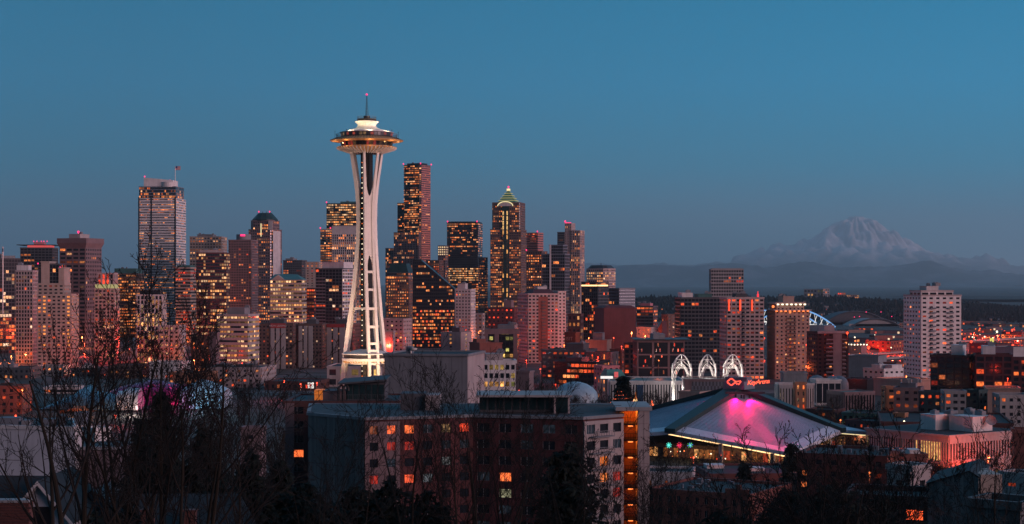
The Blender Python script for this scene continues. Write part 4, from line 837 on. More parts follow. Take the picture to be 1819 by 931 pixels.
b = MB(); b.lathe([(15.6, NZ(244.7)), (15.9, NZ(236.4))], nr); ob_ = b.build('deck_glass', 'black_clad', nd)
for k in range(44):
    a = -2 * math.pi * k / 44; q = MB(); rr = rng.random(); c = (.9, .12, .06) if rr < .25 else ((.55, .30, .10) if rr < .45 else DARK)
    a0, a1 = a - .055, a + .055; q.face([(15.9 * math.cos(a0), 15.9 * math.sin(a0), NZ(242.6)), (15.9 * math.cos(a1), 15.9 * math.sin(a1), NZ(242.6)), (15.98 * math.cos(a1), 15.98 * math.sin(a1), NZ(237.6)), (15.98 * math.cos(a0), 15.98 * math.sin(a0), NZ(237.6))])
    o = q.build('window', 'glass_o', ob_); o.color = (*(x * .38 for x in c), 1)
q = MB()
for k in range(96):
    a = 2 * math.pi * k / 96; q.tube([(18.3 * math.cos(a), 18.3 * math.sin(a), NZ(245)), (18.7 * math.cos(a), 18.7 * math.sin(a), NZ(238.6))], .05, 3)
for py in (238.6, 240.6, 242.6): q.tube([(18.6 * math.cos(2 * math.pi * k / 48), 18.6 * math.sin(2 * math.pi * k / 48), NZ(py)) for k in range(49)], .06, 3)
q.build('railing', 'grey_panel', nd)
prof = [(16.5, NZ(236.6)), (16.6, NZ(235.6)), (13.5, NZ(233.4)), (10.5, NZ(231.2)), (8, NZ(229)), (6.5, NZ(227)), (5.7, NZ(225)), (5.5, NZ(223)), (5.8, NZ(220.6)), (6.5, NZ(218.2)), (7.4, NZ(216.6)), (7.4, NZ(216)), (5.5, NZ(215.6))]
b = MB(); b.lathe(prof, nr); b.build('crown', 'needle_white', nd, smooth=True)
b = MB(); b.lathe([(5.7, NZ(215.9)), (5.9, NZ(211.5)), (.01, NZ(211.2))], 40); b.lathe([(2.0, NZ(211.4)), (2.0, NZ(206)), (.01, NZ(205.8))], 20); b.build('top_room', 'needle_dark', nd)
q = MB()
for k in range(28):
    a = 2 * math.pi * k / 28; q.tube([(5.7 * math.cos(a), 5.7 * math.sin(a), NZ(211.4)), (5.7 * math.cos(a), 5.7 * math.sin(a), NZ(207.6))], .07, 3)
q.tube([(5.7 * math.cos(2 * math.pi * k / 28), 5.7 * math.sin(2 * math.pi * k / 28), NZ(207.6)) for k in range(29)], .08, 3); q.build('top_railing', 'grey_panel', nd)
b = MB(); zb, zt = NZ(206), NZ(168.5)
for k in range(3):
    a = 2 * math.pi * k / 3 + .4; b.tube([(.95 * math.cos(a), .95 * math.sin(a), zb), (.16 * math.cos(a), .16 * math.sin(a), zt)], [.16, .09], 4)
for i in range(14):
    z = zb + (zt - zb) * i / 14; r_ = .95 - .79 * i / 14; b.tube([(r_ * math.cos(2 * math.pi * k / 3 + .4 + .5 * (i % 2)), r_ * math.sin(2 * math.pi * k / 3 + .4 + .5 * (i % 2)), z) for k in range(4)], .09, 3)
b.build('mast', 'dark_metal', nd)
b = MB(); b.ball((0, 0, zt + .2), .62, 10); b.build('beacon', 'beacon_pink', nd, smooth=True)
WARM = (1.0, .66, .50)
for i, (dx, dy, p, az_) in enumerate([(-52, -66, 175000, 74), (40, -74, 215000, 74), (6, -44, 80000, 34), (95, 10, 80000, 90), (-90, -6, 90000, 90)]):
    gzz = g(NY + dy); f = thing('floodlight', ['ground floodlight left of the observation tower legs', 'ground floodlight right of the observation tower legs', 'floodlight by the lower deck of the observation tower', 'floodlight far right of the observation tower foot', 'floodlight far left of the observation tower foot'][i], 'floodlight', (NX + dx, NY + dy, gzz), 0, 'floodlights round the observation tower')
    b = MB(); b.box(-.5, -.5, 0, .5, .5, .7); b.box(-.8, -.35, .7, .8, .35, 1.5); b.build('housing', 'dark_metal', f)
    lamp('floodlight_lamp', f, (0, 0, 2.0), p, WARM if i != 2 else (1, .66, .34), 'SPOT', .5, (-dx, -dy, az_), 62 if i != 2 else 50)
for k in range(8):
    a = 2 * math.pi * (k + .25) / 8; x, y = 19.4 * math.cos(a), 19.4 * math.sin(a)
    b = MB(); b.tube([(x, y, NZ(246.5)), (x, y, NZ(237) + .8)], .10, 5); b.box(x - .2, y - .2, NZ(237) + .8, x + .2, y + .2, NZ(237) + 1.2); fx = b.build('roof_floodlight', 'dark_metal', nd)
    lamp('floodlight_lamp', fx, (x * .985, y * .985, NZ(237) + 1.5), 5200, (1, .80, .50), 'SPOT', .25, (0, 0, NZ(221)), 80)
    x, y = 19.8 * math.cos(a), 19.8 * math.sin(a)
    lamp('soffit_lamp', nd, (x, y, NZ(253) - 1.6), 420, (1, .46, .16), 'POINT', .2)

# ================================================================== arena
CXA = (1404 - CX) / F * 722; TH = R(32)
ar = thing('arena', 'hip roofed arena with purple lit metal slopes and a red key sign', 'arena', (CXA, 722, -8), -TH)
a_, b_ = 112.0, 119.0; zc, zm1, zm2, zk, ze = 21.5, 5.2, 3.8, -1.6, -2.2
O8 = 8.0
cen = Vector((-50, 57, zc + O8)); mA = Vector((-a_ / 2, 0, zm1 + O8)); mB = Vector((0, b_ / 2, zm2 + O8)); mC = Vector((-a_ / 2, b_, zm1 + O8)); mD = Vector((-a_, b_ / 2, zm1 + O8))
k0 = Vector((0, 0, zk + O8)); k1 = Vector((0, b_, ze + O8)); k2 = Vector((-a_, b_, ze + O8)); k3 = Vector((-a_, 0, ze + O8))
def quad_pt(A, B, C, D, s_, t_): return A * (1 - s_) * (1 - t_) + B * s_ * (1 - t_) + C * s_ * t_ + D * (1 - s_) * t_
def hypar(A, B, C, D, ribs_along):
    """A = apex, B and D = ends of the ridges, C = low corner"""
    E = .885
    b = MB(); n = 24
    for i in range(n):
        for j in range(n):
            s0, s1, t0, t1 = E * i / n, E * (i + 1) / n, E * j / n, E * (j + 1) / n
            b.face([quad_pt(A, B, C, D, s0, t0), quad_pt(A, B, C, D, s1, t0), quad_pt(A, B, C, D, s1, t1), quad_pt(A, B, C, D, s0, t1)])
    b.build('roof_panel', 'arena_roof', ar)
    rb = MB(); m = 38
    for k in range(1, m):
        q = E * k / m
        pts = [(quad_pt(A, B, C, D, q, E * u / 10) if ribs_along else quad_pt(A, B, C, D, E * u / 10, q)) + Vector((0, 0, .02)) for u in range(11)]
        rb.tube(pts, .105, 4)
    rb.build('standing_seam', 'seam_dark', ar)
    bd = MB()
    for i in range(n):
        for (s0, s1, t0, t1) in ((i / n, (i + 1) / n, E, 1), (E, 1, i * E / n, (i + 1) * E / n)):
            bd.face([quad_pt(A, B, C, D, s0, t0) + Vector((0, 0, .3)), quad_pt(A, B, C, D, s1, t0) + Vector((0, 0, .3)), quad_pt(A, B, C, D, s1, t1) + Vector((0, 0, .3)), quad_pt(A, B, C, D, s0, t1) + Vector((0, 0, .3))])
    for ed in ((B, C), (D, C)):
        p, q = ed; bd.faces([p + Vector((0, 0, .3)), q + Vector((0, 0, .3)), q - Vector((0, 0, 1.3)), p - Vector((0, 0, 1.3))], [(0, 1, 2, 3)])
    bd.build('eave_band', 'arena_band', ar)
hypar(cen, mA, k0, mB, True); hypar(cen, mB, k1, mC, False); hypar(cen, mD, k3, mA, False); hypar(cen, mC, k2, mD, True)
for e in (mA, mB, mC, mD):
    b = MB(); d = (e - cen); h_ = Vector((-d.y, d.x, 0)).normalized(); up = Vector((0, 0, 1)); p0, p1 = cen, e + d.normalized() * 1.0
    V = [p + h_ * sx * (3.9 if p is p0 else 2.7) + up * sz for p in (p0, p1) for sz in (-.5, 1.5) for sx in (-1, 1)]
    b.faces(V, [(0, 1, 3, 2), (4, 6, 7, 5), (2, 3, 7, 6), (0, 4, 5, 1), (0, 2, 6, 4), (1, 5, 7, 3)]); b.build('ridge_beam', 'dark_teal', ar)
b = MB(); b.prism([(cen.x - 5, cen.y - 6), (cen.x + 6, cen.y - 6), (cen.x + 6, cen.y + 6), (cen.x - 5, cen.y + 6)], zc + O8 - .5, zc + O8 + 3.2, [(cen.x - 4.5, cen.y - 5.5), (cen.x + 5.5, cen.y - 5.5), (cen.x + 5.5, cen.y + 5.5), (cen.x - 4.5, cen.y + 5.5)])
for q in range(3): b.box(cen.x - 5 + q * 4, cen.y - 3, zc + O8 + 3.2, cen.x - 2.2 + q * 4, cen.y + 3, zc + O8 + 5.0)
b.build('roof_cap', 'steel_blue', ar)
# walls, glass and the lit soffit under the eaves
b = MB(); ins = 13
b.prism([(-a_ + ins, ins), (-ins, ins), (-ins, b_ - ins), (-a_ + ins, b_ - ins)], 0, O8 - 1.8); b.build('wall', 'brown', ar)
for k in range(34):
    q = MB(); y0 = ins + (b_ - 2 * ins) * k / 34; c = rng.choice([(.5, .18, .05), (.25, .08, .02), (.8, .36, .12), (.06, .02, .01), (.35, .04, .015), (.1, .03, .01), DARK])
    q.face([(-ins + .1, y0, .6), (-ins + .1, y0 + 2.4, .6), (-ins + .1, y0 + 2.4, 4.6), (-ins + .1, y0, 4.6)]); o = q.build('window', 'glass_o', ar); o.color = (*c, 1)
    q = MB(); x0 = -a_ + ins + (a_ - 2 * ins) * k / 34
    q.face([(x0, ins - .1, .6), (x0 + 2.2, ins - .1, .6), (x0 + 2.2, ins - .1, 4.6), (x0, ins - .1, 4.6)]); o = q.build('window', 'glass_o', ar); o.color = (*c, 1)
for (p, q_) in ((mA, k0), (k0, mB), (mB, k1)):
    b = MB(); inn = Vector((-2.5, 2.5, 0)); b.tube([p + inn - Vector((0, 0, 1.5)), q_ + inn - Vector((0, 0, 1.6))], .32, 5); b.build('soffit_strip', 'strip_warm' if p is not mB else 'strip_cream', ar)
    for k in range(3): lamp('soffit_lamp', ar, p.lerp(q_, (k + .5) / 3) + Vector((-5, 5, -2.6)), 650, (1, .62, .3), radius=.4)
b = MB()
for p in (k0.lerp(mA, .12), k0.lerp(mA, .55), k0.lerp(mB, .35), k0.lerp(mB, .8)):
    b = MB(); b.obox((p.x - 3, p.y + 3), (1, 0), (0, -1), 0, 1.6, 0, 1.6, 0, p.z - 1.4); b.build('eave_pillar', 'pink_concrete', ar)
for k in range(26):
    u = (k + .5) / 26; p = (k0.lerp(mA, 1 - u * 1.0) if k < 18 else k0.lerp(mB, (k - 18) / 9)); q = MB(); q.ball((p.x + rng.uniform(-4, -1), p.y + rng.uniform(-1.5, 4), rng.uniform(2.2, 5.2)), rng.choice((.16, .22, .34)), 6); q.build('eave_light', rng.choice(('lamp_red', 'lamp_red', 'lamp_orange', 'lamp_white')), ar, smooth=True)
# sign
AI = Matrix.Rotation(-TH, 4, 'Z').inverted()
sgn = thing('arena_sign', 'red neon key emblem with the arena name on the roof peak', 'sign', tuple(W(1322, 690, 781)))
b = MB(); b.box(-8.5, .5, -2.6, 9.5, 1.0, -1.6); b.build('sign_frame', 'dark_metal', sgn)
S = 781 / F
def ptx(px, py): return ((px - 1322) * S, 0, (690 - py) * S)
kp = MB(); kc = MB()
cl = [ptx(1299 + (5.3 + 1.5 * abs(math.cos(2 * t_))) * math.cos(t_), 678.5 + (4.4 + 1.2 * abs(math.cos(2 * t_))) * math.sin(t_)) for t_ in [2 * math.pi * i / 40 for i in range(41)]]
sh = [ptx(*q) for q in ((1305, 677.6), (1312, 677.6), (1312.5, 676.3), (1313, 677.6), (1315, 676.2), (1316.2, 677.8), (1313.5, 681.5), (1312, 683.6), (1310.8, 681), (1308.6, 683.2), (1308, 680.4), (1305, 680.2))]
kp.tube(cl, .34, 6); kp.tube(sh, .3, 6); kc.tube([(x, y - .30, z) for x, y, z in cl], .10, 5); kc.tube([(x, y - .27, z) for x, y, z in sh], .09, 5)
ky = kp.build('key_emblem', 'neon_red', sgn); kc.build('neon_core', 'neon_core', ky)
text('name_lettering', 'KeyArena', 2.95, 'neon_red', sgn, (ptx(1327, 684)[0], 0, ptx(1327, 684)[2]), (R(90), R(-5), 0), .32, .05, .08, spacing=.84)
text('name_core', 'KeyArena', 2.95, 'neon_core', sgn, (ptx(1327, 684)[0], -.3, ptx(1327, 684)[2]), (R(90), R(-5), 0), .32, -.055, .04, spacing=.84)
lamp('sign_lamp', sgn, (-5, -2.5, 0), 500, (1, .03, .12), radius=1); lamp('sign_lamp', sgn, (5, -2.5, 0), 500, (1, .03, .12), radius=1)
MAG = (1.0, .0, .10)
Q1 = lambda s_, t_: quad_pt(cen, mA, k0, mB, s_, t_)
for src, dst, p, cone in [(Q1(.155, .075), Q1(.45, .28), 42000, 88), (Q1(.085, .165), Q1(.34, .50), 60000, 88), (Q1(.14, .12), Q1(.80, .78), 520000, 14), (Q1(.13, .14), Q1(.55, .55), 70000, 28), (quad_pt(cen, mD, k3, mA, .10, .17), quad_pt(cen, mD, k3, mA, .25, .5), 12000, 80)]:
    b = MB(); b.box(src.x - .3, src.y - .3, src.z - .5, src.x + .3, src.y + .3, src.z + 1.6); fx = b.build('roof_spotlight', 'dark_metal', ar)
    lamp('spotlight_lamp', fx, tuple(src + Vector((.3, -.4, 2.1 if cone > 40 else 3.6))), p, MAG, 'SPOT', .3, tuple(dst), cone, .9)
# star lights hanging under the left eave
for px, mt1, mt2, lb in ((1188, 'neon_teal', 'neon_teal', 'teal star shaped light under the arena eave'), (1207, 'neon_red', 'beacon_pink', 'red star shaped light under the arena eave'), (1226, 'neon_green', 'neon_blue', 'green and blue star shaped light under the arena eave')):
    p = W(px, 791, 726); t_ = thing('star_light', lb, 'light', tuple(p), 0, 'star lights under the arena eave')
    r_ = 1.25
    for k in range(4):
        q = MB(); a = math.pi * k / 4 + .2; q.tube([(-r_ * math.cos(a), 0, -r_ * math.sin(a)), (r_ * math.cos(a), 0, r_ * math.sin(a))], .10, 5); q.build('light_bar', mt1 if k % 2 else mt2, t_)
    q = MB(); q.tube([(0, .15, .2), (0, .15, 4.5)], .05, 4); q.build('cable', 'dark_metal', t_)

# ================================================================== three white pavilion arches
for px, pl, lb in ((1211, 37, 'leftmost white lattice pavilion arch, standing tallest in view'), (1257, 32, 'middle white lattice pavilion arch of the three'), (1302, 36, 'right white lattice pavilion arch behind the key sign')):
    Y = 965; p = W(px, 630, Y); hw = pl / 2 * Y / F; base = g(Y); H = p.z - base
    t_ = thing('pavilion_arch', lb, 'arch', (p.x, Y, base), R(4) - math.atan((px - CX) / F), 'white pavilion arches')
    hw *= .90
    def gothic(A_, B_, z0, z1, ap, m=12):
        """two ribs from A_ and B_ meeting in a point at ap"""
        out = []
        for Q in (A_, B_):
            pts = [Vector((Q[0], Q[1], 0)), Vector((Q[0], Q[1], z0))]
            for i in range(1, m + 1):
                k = i / m; e = math.sin(k * math.pi / 2); f = 1 - math.cos(k * math.pi / 2)
                pts.append(Vector((Q[0] + (ap[0] - Q[0]) * (f * .55 + k * .45), Q[1] + (ap[1] - Q[1]) * (f * .55 + k * .45), z0 + (z1 - z0) * (e * .8 + k * .2))))
            out.append(pts)
        return out
    cs = [(-hw, -hw), (hw, -hw), (hw, hw), (-hw, hw)]
    for i in range(4):
        q = MB(); A_, B_ = cs[i], cs[(i + 1) % 4]; mid = ((A_[0] + B_[0]) / 2, (A_[1] + B_[1]) / 2)
        out = gothic(A_, B_, H * .46, H * .84, mid)
        inn = [[Vector((v.x + (mid[0] - v.x) * .13, v.y + (mid[1] - v.y) * .13, v.z - H * .03 * (n_ > 1))) for n_, v in enumerate(o_)] for o_ in out]
        for o_ in out + inn: q.tube(o_, .17, 5)
        for o_, i_ in zip(out, inn):
            for k in range(3, len(o_), 3): q.tube([o_[k], i_[k]], .12, 4)
        q.build('arch_face', 'needle_white', t_)
    q = MB()
    RP = lambda c_, k: (c_[0] * (1 - k), c_[1] * (1 - k), H * (.76 + .24 * math.sin(k * math.pi / 2) ** .85))      # convex roof ribs from the corners to the peak
    for c in cs: q.tube([(c[0], c[1], 0), (c[0], c[1], H * .6)] + [RP(c, k / 6) for k in range(7)], .27, 5)
    for i in range(4):
        A_, B_ = cs[i], cs[(i + 1) % 4]; m_ = ((A_[0] + B_[0]) / 2, (A_[1] + B_[1]) / 2)
        q.tube([RP(m_, k / 6) for k in range(7)], .18, 4)
        for k in (0, .4): q.tube([RP(A_, k), RP(m_, k), RP(B_, k)], .13, 4)
        q.tube([RP(A_, 0), RP(m_, .4)], .11, 4); q.tube([RP(B_, 0), RP(m_, .4)], .11, 4)
    q.build('arch_roof', 'needle_white', t_)
    lamp('arch_lamp', t_, (0, 0, H * .42), 4000, (1, .93, .88), radius=.6); lamp('arch_lamp', t_, (0, 0, H * .70), 3000, (1, .93, .88), radius=.6)
    for sx in (-1, 1):
        f = MB(); f.box(sx * 6 - .3, -9.8, 0, sx * 6 + .3, -9.2, .6); fo = f.build('floodlight', 'dark_metal', t_)
        lamp('floodlight_lamp', fo, (sx * 6, -9.5, 1.0), 40000, (1, .93, .88), 'SPOT', .3, (0, -2, H * .95), 50, .5)

# ================================================================== curved metal museum
ms = thing('museum', 'museum of swelling metal shells in blue, orange, silver, magenta and pale blue', 'museum', tuple(Vector((W(230, 700, 990).x, 990, -1))))
mx = ms.location.x
def shell(name, mat, x0, x1, top, bot, Y, deep, prof, lump=.15, seed=0):
    """swelling roof shell over a px range: profile heights given along x"""
    b = MB(); n, m = 26, 14
    P = []
    for i in range(n + 1):
        u = i / n; px = x0 + (x1 - x0) * u; hh = interp(prof, u)
        for j in range(m + 1):
            v = j / m; ang = math.pi * v
            p = W(px, bot + (top - bot) * hh, Y)
            hgt = (p.z + 1) ; zb = 0
            yy = Y - math.cos(ang) * deep * (.6 + .4 * hh); zz_ = zb + (hgt - zb) * (math.sin(ang) ** .55)
            w_ = 1 + lump * noise.noise(Vector((u * 3 + seed, v * 2.2, seed)))
            P.append((p.x - mx, yy - 990, zz_ * w_))
    b.faces(P, [(i * (m + 1) + j, (i + 1) * (m + 1) + j, (i + 1) * (m + 1) + j + 1, i * (m + 1) + j + 1) for i in range(n) for j in range(m)])
    b.faces([P[j] for j in range(m + 1)], [tuple(range(m, -1, -1))]); b.faces([P[n * (m + 1) + j] for j in range(m + 1)], [tuple(range(m + 1))])
    return b.build(name, mat, ms, smooth=True)
shell('metal_shell', 'blue_shell', 58, 212, 684, 742, 985, 22, [(0, .1), (.25, .45), (.45, .7), (.62, 1), (.75, .78), (1, .62)], .2, 1)
shell('metal_shell', 'orange_shell', 112, 165, 720, 745, 962, 10, [(0, .3), (.4, 1), (.7, .95), (1, .5)], .1, 2)
shell('metal_shell', 'blue_shell', 165, 216, 697, 742, 972, 12, [(0, .8), (.4, 1), (1, .85)], .15, 5)
shell('metal_shell', 'silver_shell', 211, 250, 690, 726, 968, 8, [(0, .88), (.5, 1), (1, 1)], .1, 3)
shell('metal_shell', 'magenta_shell', 170, 330, 676, 740, 1012, 16, [(0, .5), (.3, .85), (.6, 1), (1, .9)], .1, 4)
shell('metal_shell', 'ice_shell', 328, 404, 673, 735, 990, 20, [(0, .75), (.35, 1), (.7, .9), (1, .72)], .08, 6)
for i in range(40):
    px = rng.uniform(255, 320); py = rng.uniform(682, 720); p = W(px, py, 988 + (py - 682) * -.3); q = MB(); q.box(p.x - mx - .5, p.y - 990 - .2, p.z + 1 - .2, p.x - mx + .4, p.y - 990, p.z + 1 + .2); q.build('facade_light', 'magenta_glow', ms)
for px, py, Y, wts, c in ((372, 735, 955, 9000, (.5, .8, 1)), (232, 730, 945, 7000, (1, .78, .7)), (140, 745, 935, 5000, (1, .3, .08)), (290, 735, 965, 9000, (1, .04, .25))):
    p = W(px, py, Y); lamp('museum_lamp', ms, (p.x - mx, Y - 990, max(1.5, p.z + 1)), wts, c, radius=.6)

# ================================================================== stadium arches, viaduct
st = thing('stadium', 'football stadium with two blue lit roof arches behind the tan tower', 'stadium', tuple(Vector((W(1408, 560, 3900).x, 3900, -38))))
SX = 3900 / F
for dy, x0, x1, top, zb in ((0, 1334, 1484, 549, 581), (210, 1330, 1482, 551, 580)):
    q = MB(); n = 28; cx0 = st.location.x
    pts = []; pb = []
    for i in range(n + 1):
        u = i / n; px = x0 + (x1 - x0) * u; k = 1 - (2 * u - 1) ** 2; p = W(px, zb + (top - zb) * k, 3900); pts.append(Vector((p.x - cx0, dy, p.z + 38))); p2 = W(px, zb + 2 - 7 * k, 3900); pb.append(Vector((p2.x - cx0, dy + 12, p2.z + 38)))
    q.tube(pts, 1.7, 6); ao = q.build('roof_arch', 'arch_blue', st)
    q = MB(); q.tube(pb, 1.6, 5)
    for i in range(1, n): q.tube([pts[i], pb[min(n, i + 1)] if i % 2 else pb[i - 1]], .55, 4)
    q.build('arch_truss', 'white_glow', ao)
q = MB(); q.prism([(-92, -5), (96, -5), (104, 200), (-100, 200)], 0, 13, [(-92, 6), (96, 6), (100, 190), (-96, 190)]); q.build('grandstand', 'slate', st)
bs = thing('ballpark', 'large grey ballpark roof arch with floodlit ends beyond the harbour', 'stadium', tuple(Vector((W(1556, 590, 4300).x, 4300, -42))))
SB = 4300 / F; cx0 = bs.location.x
for k, (x0, x1, top, zb, dy) in enumerate(((1508, 1604, 567, 588, 0), (1478, 1610, 556, 590, 160))):
    q = MB(); n = 24; V = []; 
    for i in range(n + 1):
        u = i / n; px = x0 + (x1 - x0) * u; kk = math.sqrt(max(0, 1 - (2 * u - 1) ** 2)) * .5 + .5 * (1 - (2 * u - 1) ** 2); p = W(px, zb + (top - zb) * kk, 4300); V.append((p.x - cx0, p.z + 42))
    q.faces([(x, dy, z) for x, z in V] + [(x, dy + 140, z) for x, z in V] + [(V[-1][0], dy, 10), (V[0][0], dy, 10)], [tuple(range(n, -1, -1)) + (n * 2 + 3, n * 2 + 2)] + [(i, i + 1, n + 2 + i, n + 1 + i) for i in range(n)])
    q.build('roof_shell', 'grey_concrete' if k == 0 else 'slate', bs)
    q = MB(); q.tube([(x, dy - 2, z + 1) for x, z in V], 2.2, 5); q.build('roof_arch', 'slate', bs)
for px, py in ((1538, 586), (1543.5, 586), (1551, 585.5), (1594.5, 585.5)):
    p = W(px, py, 4250); q = MB(); q.ball((p.x - cx0, -50, p.z + 42), 2.4 if py > 585.6 or px > 1590 else 1.5, 8); q.build('floodlight', 'lamp_white', bs); 
for px, py in ((1536, 554), (1562, 554), (1515, 563), (1524, 562), (1581, 562), (1590, 581)):
    p = W(px, py, 4450); q = MB(); q.ball((p.x - cx0, 130, p.z + 42), 1.3, 6); q.build('beacon', 'beacon_pink', bs)
def viaduct(label, pts, Y0, wd=16, deck=1.6):
    p = [W(px, py, Y) for px, py, Y in pts]; t_ = thing('elevated_roadway', label, 'bridge', (p[0].x, p[0].y, 0))
    o = p[0].copy(); o.z = 0
    d = MB(); q = MB(); r_ = MB()
    for a, b2 in zip(p, p[1:]):
        dr = (b2 - a); L = Vector((dr.x, dr.y)).length; u = Vector((dr.x / L, dr.y / L)); nn_ = Vector((u.y, -u.x))
        for (k0_, k1_, z0_, z1_, mb) in ((-wd / 2, wd / 2, -deck, 0, d), (wd / 2 - .4, wd / 2, .004, 1.1, r_), (-wd / 2, -wd / 2 + .4, .004, 1.1, r_)):
            V = []
            for P_ in (a - o, b2 - o):
                for kk, zz_ in ((k0_, z0_), (k1_, z0_), (k1_, z1_), (k0_, z1_)): V.append((P_.x + nn_.x * kk, P_.y + nn_.y * kk, P_.z + zz_))
            mb.faces(V, [(0, 1, 5, 4), (1, 2, 6, 5), (2, 3, 7, 6), (3, 0, 4, 7), (0, 3, 2, 1), (4, 5, 6, 7)])
        nseg = max(1, int(L / 28))
        for i in range(nseg):
            P_ = (a + dr * (i + .5) / nseg) - o; gz = g(P_.y + o.y, CX + (P_.x + o.x) / (P_.y + o.y) * F)
            pq = MB()
            for kk in (-wd * .35, wd * .35): pq.box(P_.x + nn_.x * kk - .8, P_.y + nn_.y * kk - .8, gz - 1, P_.x + nn_.x * kk + .8, P_.y + nn_.y * kk + .8, P_.z - deck - .02)
            pq.build('pier', 'grey_concrete', t_)
    d.build('deck', 'asphalt', t_); r_.build('parapet', 'pink_concrete', t_); return t_
viaduct('double deck elevated roadway left of the pink condo tower', [(1470, 634, 2050), (1540, 630, 2080), (1625, 625, 2110)], 0)
viaduct('lower ramp of the elevated roadway glowing red', [(1480, 641, 1900), (1545, 640, 1880), (1620, 634, 1930)], 0, 12)
viaduct('elevated roadway right of the pink condo tower', [(1690, 607, 2350), (1760, 605, 2400), (1850, 598, 2500)], 0)
viaduct('distant high bridge at the right on the harbour flats', [(1695, 577, 4600), (1750, 577, 4650), (1800, 583, 4600), (1850, 588, 4400)], 0, 22, 3)
# ================================================================== ground, roads, hills, mountain
def ground_mesh():
    YS = [-1200, -900, -650, -420, -300, -220, -150, -90, -40, 0, 40, 80, 150, 225, 300, 375, 450, 525, 600, 720, 840, 900, 960, 1060, 1180, 1240, 1300, 1360, 1420, 1480, 1700, 2400, 2850, 3300, 4000, 4800, 5600, 8000, 12000, 20000, 35000, 60000, 100000]
    b = MB(); nc = 72; P = []
    for Y in YS:
        hw = 1500 + max(0, Y) * .31
        for i in range(nc + 1):
            u = 2 * i / nc - 1; x = hw * u * (.35 + .65 * abs(u)); P.append((x, Y, g(Y, CX + x / max(Y, 1) * F if Y > 0 else 0)))
    k = nc + 1
    b.faces(P, [(i * k + j, i * k + j + 1, (i + 1) * k + j + 1, (i + 1) * k + j) for i in range(len(YS) - 1) for j in range(nc)])
    return b
m, t, bs_ = newmat('ground_mat'); n_ = t.nodes
co = n_.new('ShaderNodeTexCoord'); a1 = n_.new('ShaderNodeTexNoise'); a1.inputs['Scale'].default_value = .02; a1.inputs['Detail'].default_value = 8; t.links.new(co.outputs['Object'], a1.inputs['Vector'])
rp = n_.new('ShaderNodeValToRGB'); rp.color_ramp.elements[0].position = .40; rp.color_ramp.elements[0].color = (.022, .028, .02, 1); rp.color_ramp.elements[1].position = .62; rp.color_ramp.elements[1].color = (.075, .072, .07, 1)
t.links.new(a1.outputs['Fac'], rp.inputs[0]); t.links.new(rp.outputs[0], bs_.inputs['Base Color']); bs_.inputs['Roughness'].default_value = .9
gr = ground_mesh().build('ground', 'ground_mat'); tag(gr, kind='structure')
def strip(name, mat, x0, x1, y0, y1, z):
    b = MB(); b.box(x0, y0, z - .3, x1, y1, z); o = b.build(name, mat); return tag(o, kind='structure')
def road_x(y, x0, x1, wd=12):                       # a street running across the view
    z = g(y); strip('road', 'asphalt', x0, x1, y - wd / 2, y + wd / 2, z + .006)
    for s_ in (-1, 1):
        yy = y + s_ * (wd / 2 + 1.6); strip('pavement', 'pavement', x0, x1, yy - 1.6, yy + 1.6, z + .13)
    b = MB(); x = x0
    while x < x1: b.box(x, y - .08, z - .1, x + 3, y + .08, z + .011); x += 9
    tag(b.build('road_marking', 'road_paint'), kind='structure')
def road_y(x0, y0, x1, y1, wd=12):                  # an avenue running away from the viewer over flat ground
    z = g((y0 + y1) / 2); d = Vector((x1 - x0, y1 - y0)); L = d.length; d /= L; nn_ = Vector((d.y, -d.x))
    for nm, mt, k0, k1, zz_ in (('road', 'asphalt', -wd / 2, wd / 2, .010), ('pavement', 'pavement', wd / 2, wd / 2 + 3, .13), ('pavement', 'pavement', -wd / 2 - 3, -wd / 2, .13)):
        b = MB(); V = [(x0 + nn_.x * k0, y0 + nn_.y * k0, z + zz_), (x0 + nn_.x * k1, y0 + nn_.y * k1, z + zz_), (x1 + nn_.x * k1, y1 + nn_.y * k1, z + zz_), (x1 + nn_.x * k0, y1 + nn_.y * k0, z + zz_)]
        b.faces(V + [(x, y, q - .3) for x, y, q in V], [(0, 1, 2, 3), (0, 4, 5, 1), (1, 5, 6, 2), (2, 6, 7, 3), (3, 7, 4, 0)]); tag(b.build(nm, mt), kind='structure')
    b = MB(); q = 0
    while q < L:
        p = Vector((x0, y0)) + d * q; e = p + d * 3; b.face([(p.x - nn_.x * .1, p.y - nn_.y * .1, z + .016), (p.x + nn_.x * .1, p.y + nn_.y * .1, z + .016), (e.x + nn_.x * .1, e.y + nn_.y * .1, z + .016), (e.x - nn_.x * .1, e.y - nn_.y * .1, z + .016)]); q += 9
    tag(b.build('road_marking', 'road_paint'), kind='structure')
road_x(662, 20, 330); road_x(1105, -420, 420); road_x(1620, -560, 240); road_x(1830, -600, 270, 16)
road_y(60, 1120, 150, 2390); road_y(-230, 1120, -520, 2390)

def hill(name, mat, xs, prof, Y, depth, base, amp, seed, nx=120, ny=14, z_extra=0, front=1.0):
    """terrain ridge with a crest that follows the skyline, noise on slopes and crest"""
    b = MB(); P = []
    for j in range(ny + 1):
        v = j / ny; y = Y + (v - front * .5) * depth; sl = 1 - abs(v - .5) * 2; sl = sl * sl * (3 - 2 * sl)
        for i in range(nx + 1):
            px = xs[0] + (xs[1] - xs[0]) * i / nx; x = (px - CX) / F * Y; top = ZZ(interp(prof, px), Y) - base
            nz = noise.fractal(Vector((x / depth * 5 + seed, y / depth * 5, seed)), 1.0, 2.1, 5) * amp
            P.append((x, y, base + top * sl + nz * (.3 + sl * .7)))
    k = nx + 1
    b.faces(P, [(j * k + i, j * k + i + 1, (j + 1) * k + i + 1, (j + 1) * k + i) for j in range(ny) for i in range(nx)])
    return tag(b.build(name, mat, smooth=True), kind='structure')
